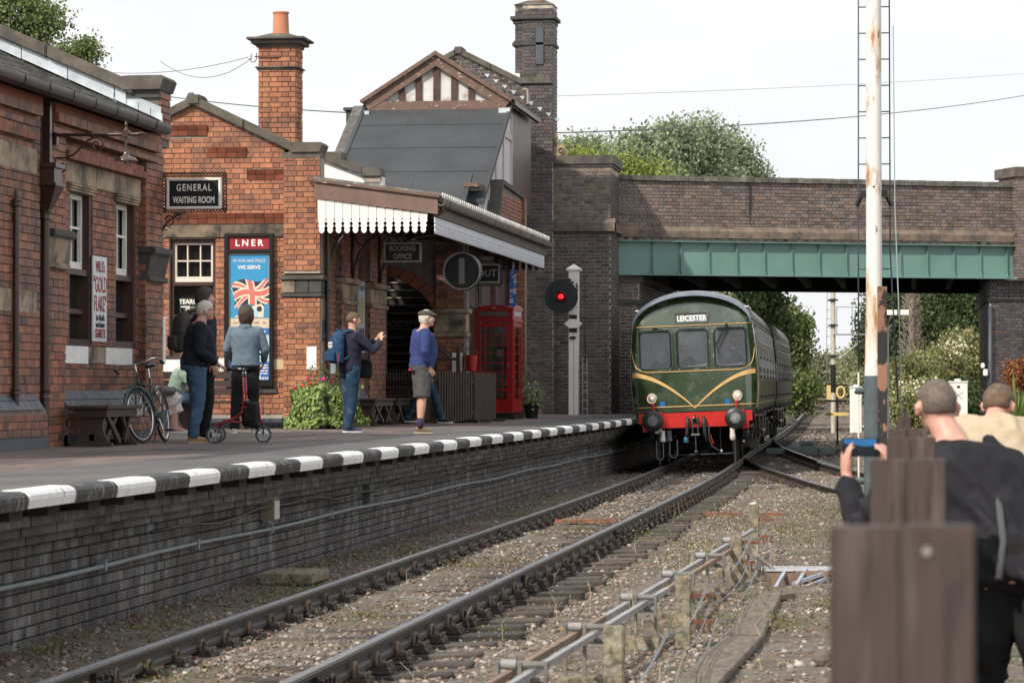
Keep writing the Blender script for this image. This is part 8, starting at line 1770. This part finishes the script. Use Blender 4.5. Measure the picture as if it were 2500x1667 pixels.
        fuse(top.name.split('_')[-1] if top.name.split('_')[-1] in ('jumper','jacket','hoodie','shirt','top','dress','sweatshirt','coat') else 'top', t, top, P_, vox, 3, wr, 8, R.random()*9)
    if shoes:
        for s in 'LR':
            A_ = V_['a'+s]; fd = Vector((J['f'+s][0], J['f'+s][1], 0)).normalized(); sd = Vector((fd.y,-fd.x,0)); z0 = A_.z-.09; b = MB()
            bs = Vector((A_.x,A_.y,z0)); up_ = Vector((0,0,1))
            rings(b, [(bs-fd*.062+up_*.05,.026,.028,sd,up_),(bs-fd*.045+up_*.055,.036,.045,sd,up_),(bs+fd*.0+up_*.055,.038,.055,sd,up_),(bs+fd*.07+up_*.045,.042,.036,sd,up_),(bs+fd*.14+up_*.033,.044,.025,sd,up_),(bs+fd*.185+up_*.028,.034,.018,sd,up_),(bs+fd*.205+up_*.026,.014,.010,sd,up_)], 14)
            sh_ = b.build('shoe', shoes[0], P_, smooth=True); so_ = MB(); pr = []
            for (q, w_) in ((-.068,.022),(-.05,.037),(0,.039),(.07,.045),(.14,.048),(.19,.036),(.213,.012)): pr.append((q, w_))
            vs = []; n = len(pr)
            for z in (0,.022):
                for q, w_ in pr: vs.append(bs+fd*q+sd*w_+up_*z)
                for q, w_ in pr[::-1]: vs.append(bs+fd*q-sd*w_+up_*z)
            m2_ = 2*n; so_.add(vs, [tuple(range(m2_))[::-1], tuple(range(m2_,2*m2_))] + [(i,(i+1)%m2_,(i+1)%m2_+m2_,i+m2_) for i in range(m2_)]); so_.build('sole', shoes[1], sh_)
    if hair:
        mh, sc_, ln, thick = hair; b = MB(); b.ball((0,0,0),(1,1,1),30,22); nv = []
        for v in b.v:
            d = Vector(v).normalized(); face = d.y*1.0 + (-d.z)*.55
            lim = .42 + (.25 if abs(d.x) < .5 else 0)
            t = 1/(1+math.exp((face-lim)*14)); low = max(0, -d.z-.15)
            if d.y < .35: t = 1 if d.z > -.45-ln*1.0 else t*max(0, 1-(-.45-ln-d.z)*6)
            if abs(d.x) > .75 and d.z < .05 and d.y > -.35 and not ln: t *= .15
            base_ = Vector((d.x*.070, d.y*.088-.004, d.z*.088+.03)); out = Vector((d.x*(.079+thick), d.y*(.100+thick*.8)-.004, d.z*(.095+thick)+.03))
            if ln and d.z < 0 and d.y < .3: out.z -= ln*.10*(-d.z)*1.6
            p = base_.lerp(out, t); nz_ = noise.noise(Vector((d.x*7, d.y*7, d.z*3)))*.007*sc_ + noise.noise(Vector((d.x*22, d.y*22, d.z*7)))*.003*sc_
            nv.append(tuple(Mh @ (p + d*nz_*t)))
        b.v = nv; b.build('hair', mh, P_, smooth=True)
    if extra: extra(P_, V_, Mh)
    return P_
def cloth(n, c, r=.85, **k): return mat(n, c, r, var=k.pop('var', .12), vs=k.pop('vs', 14), bump=k.pop('bump', .25), bs=k.pop('bs', 160), spec=.25, **k)
m_jeans = cloth('denim_jeans', (.05,.095,.165), alt=((.14,.24,.38), 5, .52, .75)); m_jeans2 = cloth('denim_dark', (.018,.045,.085), alt=((.06,.12,.19), 7, .52, .75))
m_navy = cloth('navy_jumper', (.012,.014,.024)); m_blk = cloth('black_trousers', (.010,.010,.011)); m_hood = cloth('grey_blue_hoodie', (.125,.17,.215), var=.06)
m_dnh = cloth('dark_navy_jacket', (.022,.022,.040)); m_blues = cloth('royal_blue_sweatshirt', (.035,.05,.155)); m_shorts = cloth('grey_shorts', (.085,.080,.078)); m_blkj = cloth('black_jumper', (.013,.013,.017), alt=((.03,.03,.038), 7, .55, .8)); m_beige = cloth('beige_jacket', (.44,.355,.25), var=.08)
m_brown_h = mat('brown_hair', (.055,.032,.02), .55, var=.4, vs=30, bump=.8, bs=90, stretch=(3,3,.5)); m_fair = mat('fair_brown_hair', (.115,.07,.042), .6, var=.35, vs=30, bump=.7, bs=120, stretch=(3,3,.6)); m_whiteh = mat('white_hair', (.62,.58,.54), .6, var=.2, vs=30, bump=.7, bs=90, stretch=(3,3,.6)); m_greyh = mat('cropped_grey_hair', (.13,.10,.085), .85, var=.25, vs=60, bump=.6, bs=300, alt=((.25,.19,.16), 7, .5, .75)); m_greyb = mat('grey_brown_hair', (.13,.085,.055), .7, var=.4, vs=30, bump=.8, bs=120)
sole_w = mat('sole_white', (.72,.72,.70), .6); sole_t = mat('sole_tan', (.42,.34,.24), .7)
PB = lambda x, y: (x, y, P)
# 1 elderly man with the walking frame
def x1(P_, V_, Mh):
    g = MB(); g.tube([Mh @ Vector(p) for p in ((-.075,.0,.02),(-.06,.10,.018),(-.03,.115,.015))], .003, 4); g.tube([Mh @ Vector(p) for p in ((.075,.0,.02),(.06,.10,.018),(.03,.115,.015))], .003, 4)
    for s in (-1,1): g.tube([Mh @ Vector((s*.032+.024*math.cos(a), .106, .008+.018*math.sin(a))) for a in np.linspace(0,6.28,13)[:-1]], .0025, 4, closed=True)
    g.build('glasses', m_black, P_)
    c_ = MB(); c_.tube([V_['nb']+Vector((-.06,.02,.0)), V_['nb']+Vector((0,-.055,.02)), V_['nb']+Vector((.06,.02,.0)), V_['nb']+Vector((.02,.075,-.05))], .018, 8); c_.build('collar', cloth('navy_collar', (.02,.024,.04)), P_, smooth=True)
human('elderly white haired man in black jumper and loose blue jeans holding the red walking frame', PB(-8.66,35.75), math.radians(-72), 1.76, dict(pel=(0,-.02,.95), nb=(0,.05,1.45), hd=(0,.12,1.60), sL=(-.20,.04,1.39), sR=(.20,.04,1.39), eR=(.25,.03,1.10), wR=(.22,.25,.96), eL=(-.25,.05,1.12), wL=(-.20,.27,.96), dR=(0,.8,-.45), dL=(0,.8,-.45), nR=(0,-.4,-1), nL=(0,-.4,-1), cR=.7, cL=.7, belly=.075, girth=1.16, limb=1.12, aL=(-.13,-.02,.09), aR=(.13,-.04,.09), kR=(.12,.03,.50), yaw=-.15), m_navy, m_jeans, (mat('tan_suede', (.33,.21,.11), .85), sole_t), (m_whiteh, 1.6, .1, .010), m_skin2, extra=x1, hem=.90, wr=.010)
# walking frame
rl = root('walking_frame', 'red three wheeled walking frame with black bag held by the elderly man', 'walker', PB(-8.18,35.85), math.radians(-82))
m_rred = mat('frame_red_metal', (.33,.012,.025), .22, metal=.4, var=.05, coat=.6)
def wheel3(M, r=.10):
    w = root('wheel', None, None); w.parent = rl; MB().tube([M @ Vector((0,(r-.012)*math.cos(a),(r-.012)*math.sin(a))) for a in np.linspace(0,2*math.pi,25)[:-1]], .014, 6, closed=True).build('tyre', cloth('grey_rubber', (.09,.09,.09)), w, smooth=True)
    s = MB(); s.lathe([(.022,-.02),(.022,.02)], n=10, M=M @ Matrix.Rotation(math.pi/2,4,'Y'))
    for k in range(3): a = 2*math.pi*k/3; s.beam(M @ Vector((0,0,0)), M @ Vector((0,(r-.015)*math.cos(a),(r-.015)*math.sin(a))), .028, .014)
    s.tube([M @ Vector((0,(r-.026)*math.cos(a),(r-.026)*math.sin(a))) for a in np.linspace(0,2*math.pi,21)[:-1]], .006, 4, closed=True); s.build('hub', mat('pale_plastic', (.42,.43,.44), .5), w)
wheel3(Matrix.Translation((.25,-.24,.10))); wheel3(Matrix.Translation((-.25,-.24,.10))); wheel3(Matrix.Translation((0,.34,.10)))
f = MB()
for s in (-1,1): f.tube([(s*.23,-.24,.12),(s*.235,-.20,.24),(s*.225,.0,.30),(s*.21,.10,.38),(s*.21,.11,.62),(s*.21,.10,.80)], .0125, 8); f.tube([(s*.20,.10,.44),(0,.30,.40)], .010, 6); f.tube([(s*.22,-.1,.27),(0,.30,.22)], .010, 6)
f.tube([(0,.34,.20),(0,.30,.30),(0,.29,.46)], .013, 8); f.tube([(-.21,.1,.52),(0,.16,.52),(.21,.1,.52)], .009, 6); f.build('frame', m_rred, rl, smooth=True)
h_ = MB()
for s in (-1,1): h_.tube([(s*.21,.10,.80),(s*.21,.10,.86),(s*.215,.08,.90),(s*.22,.02,.905)], .0115, 8)
h_.build('handle_tube', m_chrome, rl, smooth=True); h_ = MB()
for s in (-1,1): h_.tube([(s*.22,.04,.905),(s*.225,-.09,.895)], .018, 8); h_.ball((s*.215,.09,.885), (.02,.03,.025))
h_.build('grip', m_black, rl, smooth=True); h_ = MB()
for s in (-1,1): h_.tube([(s*.21,.08,.86),(s*.2,.22,.80),(s*.15,.33,.6),(s*.1,.33,.34)], .0035, 4)
h_.build('brake_cable', m_black, rl)
b = MB(); rings(b, [((0,.18,.20),.15,.08,(1,0,0),(0,1,0)),((0,.18,.22),.17,.10,(1,0,0),(0,1,0)),((0,.17,.48),.18,.11,(1,0,0),(0,1,0)),((0,.17,.50),.15,.09,(1,0,0),(0,1,0))], 16); fuse('bag', b, cloth('black_bag', (.012,.012,.013)), rl, .012, 2, .006); MB().box(.14,.19,.10,.26,.26,.40).build('bag_pocket', MATS['black_bag'], rl, bevel=.015)
fk2 = MB(); fk2.tube([(.025,.34,.10),(.025,.34,.20),(0,.34,.215)], .009, 6); fk2.tube([(-.025,.34,.10),(-.025,.34,.20),(0,.34,.215)], .009, 6); fk2.build('fork', m_black, rl)
# 2 tall person with rucksack behind him
def pack(P_, V_, M, m, w=.15, h=.20, dpt=.08, off=(0,-.20,1.22), strap=True, nm='backpack', lab=None, pocket=True):
    pass
def rucksack(label, loc, rz, s, m, ms, tags=None):
    r = root('rucksack', label, 'rucksack', loc, rz); r.scale = (s,s,s); b = MB(); X_ = (1,0,0); Y_ = (0,1,0)
    rings(b, [((0,-.02,-.22),.12,.05,X_,Y_),((0,-.03,-.20),.15,.085,X_,Y_),((0,-.03,.0),.155,.095,X_,Y_),((0,-.02,.14),.14,.085,X_,Y_),((0,0,.21),.10,.06,X_,Y_),((0,.01,.23),.05,.03,X_,Y_)], 18); fuse('pack', b, m, r, .01, 3, .004)
    b = MB(); rings(b, [((0,-.12,-.20),.10,.03,X_,Y_),((0,-.13,-.18),.13,.045,X_,Y_),((0,-.13,-.06),.13,.045,X_,Y_),((0,-.11,-.035),.11,.03,X_,Y_)], 14); fuse('pocket', b, m, r, .01, 2, .003)
    t = MB()
    for q in (-1,1): t.tube([(q*.06,.02,.20),(q*.09,.08,.24),(q*.115,.16,.24)], .016, 6); t.tube([(q*.12,.02,-.18),(q*.15,.08,-.12)], .010, 6)
    t.tube([(-.03,-.0,.21),(-.02,-.02,.27),(.02,-.02,.27),(.03,0,.21)], .007, 5); t.build('straps', ms, r, smooth=True)
    z = MB(); z.tube([(.135*math.cos(a), -.085-.01*math.sin(a), .0+.17*math.sin(a)) for a in np.linspace(.2,math.pi-.2,12)], .004, 4); z.tube([(-.12,-.17,-.05),(.12,-.17,-.05)], .003, 4); z.build('zip', m_black, r)
    if tags: tags(r)
    return r
human('tall dark haired person in dark navy standing close behind the elderly man', PB(-8.80,36.75), math.radians(-60), 1.93, dict(yaw=-.2), m_dnh, m_blk, (m_black, sole_w), (m_brown_h, 1.8, .35, .020), hem=.88)
rucksack('grey brown canvas rucksack on the back of the tall dark haired person', (-9.02,36.60,P+1.37), math.radians(-60), 1.12, cloth('grey_canvas', (.055,.050,.050), alt=((.10,.09,.085), 8, .5, .75)), cloth('brown_strap', (.07,.045,.03)))
# 3 person in grey blue hoodie reading the poster
human('person in grey blue hooded top and black trousers with back to us reading the poster', PB(-9.66,43.0), math.radians(3), 1.86, dict(eL=(-.27,.02,1.15), wL=(-.20,.20,.98), eR=(.27,.02,1.15), wR=(.22,.18,.98), dL=(.3,.6,-.4), dR=(-.3,.5,-.6), aL=(-.15,-.05,.09), kL=(-.13,0,.5), aR=(.14,.02,.09), fR=(.75,.6), fL=(-.25,1), yaw=.1, girth=1.08), m_hood, m_blk, (mat('white_trainer', (.66,.65,.61), .5), sole_w), (m_brown_h, 2.2, .45, .030), hood=True, hem=.89, wr=.007)
# 4 two seated women in the recess and their bench
rb2 = root('bench', 'dark bench set in the recess with two women sitting on it', 'bench', (-11.3, 41.6, P))
for k in range(4): MB().box(-.2+k*.11,-.1+k*.11,0,4.2,.42,.455).build('seat_plank', m_bench, rb2)
for k in range(3): MB().box(-.24,-.21,0,4.2,.55+k*.13,.65+k*.13).build('back_slat', m_bench, rb2)
for y in (.1,2.1,4.1): MB().box(-.22,.22,y-.03,y+.03,0,.42).build('leg', m_bench, rb2)
SIT = dict(pel=(0,0,.50), hL=(-.09,0,.50), hR=(.09,0,.50), kL=(-.11,.43,.50), kR=(.11,.43,.50), aL=(-.10,.42,.09), aR=(.10,.45,.09), nb=(0,.0,1.00), hd=(0,.05,1.16), sL=(-.17,.0,.95), sR=(.17,.0,.95), eL=(-.22,.05,.70), eR=(.22,.06,.70), wL=(-.08,.25,.62), wR=(.05,.27,.62), dL=(.8,.5,-.1), dR=(-.8,.5,-.1), fL=(0,1), fR=(0,1))
m_pat = mat('white_patterned_cotton', (.60,.54,.50), .85, var=.1, alt=((.10,.06,.07), 60, .57, .60), bump=.2)
def skirt(P_, V_, Mh):
    b = MB(); b.tube([(0,-.02,.52),(0,.15,.52),(0,.36,.49),(0,.48,.42)], [.165,.175,.185,.17], 18); b.tube([(0,.34,.46),(0,.42,.28)], [.17,.165], 16); fuse('skirt', b, m_pat, P_, .012, 3, .008)
human('seated woman in white patterned dress with grey jacket on her lap and pink trainers', PB(-11.22,43.3), math.radians(-88), 1.66, dict(SIT, girth=1.1, limb=1.2, pitch=-.15), mat('white_patterned_cotton_dress', (.62,.58,.56), .85, alt=((.12,.08,.09), 60, .57, .60)), None, (mat('pink_trainer', (.45,.22,.25), .7), sole_w), (m_brown_h, 1.5, .2, .02), m_skin2, sleeve=.3, hem=.5, extra=skirt)
lj = root('folded_jacket', 'crumpled grey jacket lying across the seated woman\'s lap', 'jacket', PB(-10.98,43.3)); b = MB(); b.tube([(-.18,-.22,.62),(.0,-.22,.64),(.20,-.15,.60)], [.05,.06,.05], 10); b.tube([(-.10,.0,.66),(.05,.1,.64),(.2,.12,.60)], [.05,.055,.04], 10); b.tube([(-.15,-.1,.65),(.2,-.05,.62)], .055, 10); fuse('jacket', b, cloth('grey_knit', (.13,.12,.13)), lj, .012, 2, .012, 14)
human('seated woman in sage green short sleeved top on the far part of the recess bench', PB(-11.15,44.6), math.radians(-80), 1.70, dict(SIT, nb=(0,.14,.98), hd=(0,.22,1.13), sL=(-.17,.13,.93), sR=(.17,.13,.93), eR=(.20,.30,.72), wR=(.08,.34,.95), dR=(0,.1,1), limb=1.1), cloth('sage_top', (.22,.30,.25)), m_jeans2, (m_black, sole_w), (m_fair, 1.5, .3, .02), sleeve=.3, hem=.5)
# 5 young man filming
def x5(P_, V_, Mh): pass
yz = math.radians(-52)
human('young man in dark hooded jacket and blue jeans filming with a small camera', PB(-8.28,43.95), yz, 1.80, dict(nb=(0,.02,1.46), hd=(0,.05,1.62), sL=(-.18,.02,1.40), sR=(.18,.02,1.40), eR=(.27,.24,1.18), wR=(.13,.44,1.34), eL=(-.22,.25,1.20), wL=(-.02,.45,1.36), dR=(-.5,.2,.8), dL=(.5,.2,.7), nR=(-.3,.9,0), nL=(.3,.9,0), cR=.8, cL=.8, aL=(-.13,.02,.09), aR=(.06,-.06,.09), kR=(.07,.0,.50), yaw=-.1, pitch=-.06), m_dnh, m_jeans2, (mat('navy_trainer', (.03,.05,.12), .5), sole_w), (m_fair, .8, 0, .005), hood=True, hem=.84, wr=.007)
cmr = root('camcorder', 'small black camera held up in the young man\'s hands', 'camera', (-8.28+.36*math.cos(0)+.02, 43.95+.33, P+1.47), yz); MB().box(-.06,.05,-.03,.03,-.03,.035).build('body', m_black, cmr, bevel=.006); MB().lathe([(.028,0),(.028,.05)], n=14, M=Matrix.Translation((0,.03,0)) @ Matrix.Rotation(-math.pi/2,4,'X')).build('lens', m_black, cmr)
def tg5(r):
    for x_, z_ in ((-.155,-.10),(.15,-.08)): MB().tube([(x_,-.06,z_),(x_,-.07,z_-.13)], .007, 5).build('red_tab', mat('tab_red', (.50,.03,.03), .6), r)
    txt('ICONS', .045, m_white, r, (0,-.126,.065), FACE, ex=.002, bold=.001) if 0 else None
    mb = MB(); mb.box(-.06,.07,-.128,-.120,.02,.035); mb.box(-.07,.06,-.128,-.120,.045,.055); mb.box(-.05,.05,-.128,-.120,.0,.012); mb.box(-.055,-.01,-.128,-.120,.065,.085); mb.box(.0,.06,-.128,-.120,.065,.085); mb.build('printed_logo', m_white, r)
rucksack('blue rucksack with white logo and red zip pulls on the young man\'s back', (-8.28-.16, 43.95-.13, P+1.26), yz, 1.05, cloth('blue_nylon', (.018,.055,.125), bump=.1), cloth('blue_strap', (.03,.09,.18)), tg5)
sbg = root('shoulder_bag', 'black shoulder bag hanging at the young man\'s far hip', 'bag', (-8.10, 44.12, P+.95)); b = MB(); rings(b, [((0,0,-.14),.09,.04,(1,0,0),(0,1,0)),((0,0,-.12),.12,.06,(1,0,0),(0,1,0)),((0,0,.1),.12,.06,(1,0,0),(0,1,0)),((0,0,.14),.10,.05,(1,0,0),(0,1,0))]); fuse('bag', b, MATS['black_bag'], sbg, .012, 2, .004); MB().tube([(-.1,0,.12),(-.12,-.02,.3),(-.15,-.04,.5)], .008, 4).build('strap', m_black, sbg)
# 6 man in flat cap
m_cap = cloth('tweed_cap', (.075,.065,.05), bs=260)
def x6(P_, V_, Mh):
    b = MB(); b.ball((0,-.01,.075), (.098,.118,.055), 16, 10); b.ball((0,.085,.062), (.078,.070,.022), 14, 8); b.xf(Mh); fuse('flat_cap', b, m_cap, P_, .008, 4)
    for s in 'LR':
        A_, K_ = V_['a'+s], V_['k'+s]; MB().tube([A_+Vector((0,0,-.02)), A_.lerp(K_,.30)], [.047,.054], 12).build('sock', mat('patterned_sock', (.035,.02,.055), .9, alt=((.14,.03,.05), 60, .55, .6)), P_, smooth=True)
    MB().box(-.08,-.02,-.160,-.12,.885,.908).build('red_label', mat('label_red', (.75,.03,.10), .6), P_)
    MB().box(.085,.15,-.03,.05,.60,.75).xf(Matrix.Translation((.05,0,0))).build('cargo_pocket', m_shorts, P_, bevel=.012)
human('man in flat cap, royal blue sweatshirt and grey cargo shorts, hands in pockets', PB(-7.10,43.3), math.radians(-62), 1.82, dict(nb=(0,.03,1.45), hd=(0,.08,1.61), eR=(.27,-.04,1.14), wR=(.185,.06,.92), eL=(-.27,-.02,1.14), wL=(-.19,.12,.93), dR=(-.2,.6,-.8), dL=(.2,.6,-.8), belly=.055, girth=1.12, limb=1.05, aL=(-.11,.02,.09), aR=(.11,-.06,.09), kR=(.10,-.01,.5), kL=(-.10,.03,.5), yaw=-.35), m_blues, m_shorts, (mat('brown_trainer', (.16,.11,.07), .8), sole_t), (m_whiteh, 1.0, .25, .010), shorts=True, extra=x6, hem=.90, wr=.007)
# 7 person walking behind him
human('person in blue jeans and black trainers striding past behind the man in the flat cap', PB(-8.82,54.2), math.radians(-92), 1.72, dict(kL=(-.08,-.10,.52), aL=(-.09,-.36,.12), kR=(.08,.20,.52), aR=(.09,.34,.10), pel=(0,0,.91), hL=(-.09,0,.90), hR=(.09,0,.90)), m_blk, m_jeans2, (m_black, sole_w), (m_brown_h, 1, 0, .012))
# 8 the train crew
TM = tr.matrix_world
def in_train(x, y, z): return tuple(TM @ Vector((x, y, z)))
def tie(P_, V_, Mh):
    n = V_['nb']; MB().add([n+Vector((-.07,.095,-.03)), n+Vector((.07,.095,-.03)), n+Vector((.035,.135,-.36)), n+Vector((-.035,.135,-.36)), n+Vector((0,.075,.02))], [(0,1,2,3),(0,4,1)]).build('shirt_front', m_white, P_)
    MB().add([n+Vector((-.018,.115,-.02)), n+Vector((.018,.115,-.02)), n+Vector((.032,.15,-.34)), n+Vector((-.032,.15,-.34))], [(0,1,2,3)]).build('tie', mat('red_tie', (.38,.03,.05), .6), P_)
m_suit = cloth('navy_suit_jacket', (.025,.035,.085)); m_ny = cloth('dark_work_coat', (.03,.035,.06)); m_rr = math.pi
SIT2 = dict(SIT, wR=(.16,.36,.66), wL=(-.16,.36,.66), eR=(.25,.14,.74), eL=(-.25,.14,.74), dR=(0,1,-.1), dL=(0,1,-.1))
for (x, y, z, lab, top, hr, ex) in ((.80,.72,1.47,'train driver in navy suit, white shirt and red tie behind the right cab window',m_suit,(m_greyb,1,0,.01),tie),(-.28,.85,1.32,'crewman in dark coat leaning behind the middle cab window',m_ny,(m_greyb,1,0,.01),None),(-.72,.80,1.24,'dim figure reading papers behind the left cab window',m_ny,(m_brown_h,1,0,.012),None)):
    human(lab, in_train(x, y, z), m_rr, 1.72, SIT2, top, m_ny, (m_black, m_black), hr, extra=ex, hem=.52, vox=.013)
# 9 photographer in black holding up the phone
def x9(P_, V_, Mh):
    g = MB(); g.tube([Mh @ Vector(p) for p in ((-.090,-.02,.015),(-.083,.06,.022),(-.06,.105,.02))], .004, 5); g.tube([Mh @ Vector(p) for p in ((.090,-.02,.015),(.083,.06,.022),(.06,.105,.02))], .004, 5); g.tube([Mh @ Vector(p) for p in ((-.06,.108,.015),(0,.112,.02),(.06,.108,.015))], .006, 5); g.build('glasses', m_black, P_)
    s = MB(); b_ = V_['nb']
    pts = [Vector((-.02,-.14,1.44)),Vector((.015,-.185,1.32)),Vector((.05,-.20,1.18)),Vector((.045,-.19,1.05)),Vector((.02,-.17,.94))]
    s.tube([b_+Vector((.10,-.02,-.03)), b_+Vector((.12,-.11,-.10)), V_['pel'].lerp(b_,.62)+Vector((.08,-.20,0)), V_['pel'].lerp(b_,.3)+Vector((.02,-.215,0)), V_['pel']+Vector((-.07,-.20,0))], .016, 6); s.build('camera_strap', cloth('grey_strap', (.075,.078,.082)), P_, smooth=True)
B9 = Vector((.40,12.1,.08))
human('shaven headed photographer in black jumper leaning over the fence with a phone held up', tuple(B9), 0, 1.75, dict(pel=(0.02,0,.98), hL=(-.08,0,.96), hR=(.11,0,.96), nb=(-.215,.30,1.475), hd=(-.285,.37,1.64), sL=(-.40,.30,1.40), sR=(-.01,.26,1.43), eL=(-.60,.50,1.12), wL=(-.665,.78,1.34), eR=(-.20,.52,1.22), wR=(-.46,.80,1.36), dL=(-.05,.05,1), dR=(-.35,.05,.9), nL=(.9,.4,0), nR=(-.9,.3,0), cL=.45, cR=.5, yaw=.22, pitch=-.05, girth=1.25, limb=1.15, aL=(-.16,-.05,.09), aR=(.2,-.1,.09), kL=(-.12,.05,.5), kR=(.15,.0,.5)), m_blkj, m_blk, (m_black, m_black), (m_greyh, .25, 0, .003), m_skin2, extra=x9, vox=.010, wr=.020, hem=.78, hs=1.1)
ph = root('smartphone', 'black smartphone held sideways showing a blue sky picture', 'phone', (B9.x-.605, B9.y+.80, B9.z+1.475), math.radians(8))
MB().box(-.080,.080,-.005,.005,-.040,.040).build('case', m_black, ph, bevel=.003); MB().box(-.074,.066,-.0062,-.0052,-.036,.036).build('screen', mat('screen_dark', (.012,.016,.02), .15, var=0, emit=.5), ph); MB().prism([(-.074,.036),(.066,.036),(.066,.008),(.02,.004),(-.03,.012),(-.074,.018)], -.0075, -.0065).build('screen_sky', mat('screen_blue', (.02,.10,.24), .15, var=.2, emit=.45), ph)
# 10 man in beige jacket
def x10(P_, V_, Mh):
    b = MB(); rings(b, [(V_['pel']+Vector((0,0,-.03)),.20,.15,(1,0,0),(0,1,0)),(V_['pel']+Vector((0,0,.05)),.20,.15,(1,0,0),(0,1,0))]); b.build('shirt_hem', m_white, P_, smooth=True)
    MB().tube([V_['nb']+Vector((.10,0,-.02)), V_['nb']+Vector((.16,-.10,-.12)), V_['pel'].lerp(V_['nb'],.4)+Vector((.2,-.08,0)), V_['pel']+Vector((.22,.02,.02))], .012, 6).build('strap', m_black, P_, smooth=True)
human('grey haired man in beige jacket bending forward beyond the photographer', (.575,16.6,.17), math.radians(6), 1.78, dict(pel=(0,-.08,1.0), hL=(-.09,-.08,.97), hR=(.09,-.08,.97), nb=(-.08,.26,1.40), hd=(-.04,.36,1.50), sL=(-.27,.24,1.37), sR=(.11,.24,1.37), eL=(-.36,.42,1.12), eR=(.22,.42,1.12), wL=(-.25,.60,1.20), wR=(.05,.62,1.20), dL=(.3,1,0), dR=(-.3,1,0), yaw=-.35, pitch=-.3, girth=1.2, limb=1.1), m_beige, m_blk, (m_black, m_black), (m_greyb, 1.3, 0, .008), m_skin2, extra=x10, vox=.011, wr=.022, hem=.93)
# unseen wood added behind the camera to reflect in the train's paint and glass
rng = np.random.default_rng(77); cl = [(rng.uniform(-60,60), rng.uniform(-75,-55), abs(rng.normal())*1.6+1) for _ in range(160)]
pts = np.array([(c[0]+rng.normal()*2.2, c[1]+rng.normal()*2, max(.1, c[2]+rng.normal()*1.0)) for c in cl for _ in range(60)])
leaves('woods', pts, rng.uniform(.6,1.2,len(pts)), dgreen, label='unseen wood added behind the photographer, mirrored in the railcar paint')
print('tris', sum(sum(len(p.vertices)-2 for p in o.data.polygons) if len(o.data.polygons) < 3000 else sum(len(o.data.polygons)*[0,0,0,1,2][min(4,o.data.polygons[0].loop_total)] for _ in (0,)) for o in {o.data.name: o for o in bpy.data.objects if o.type == 'MESH'}.values()))
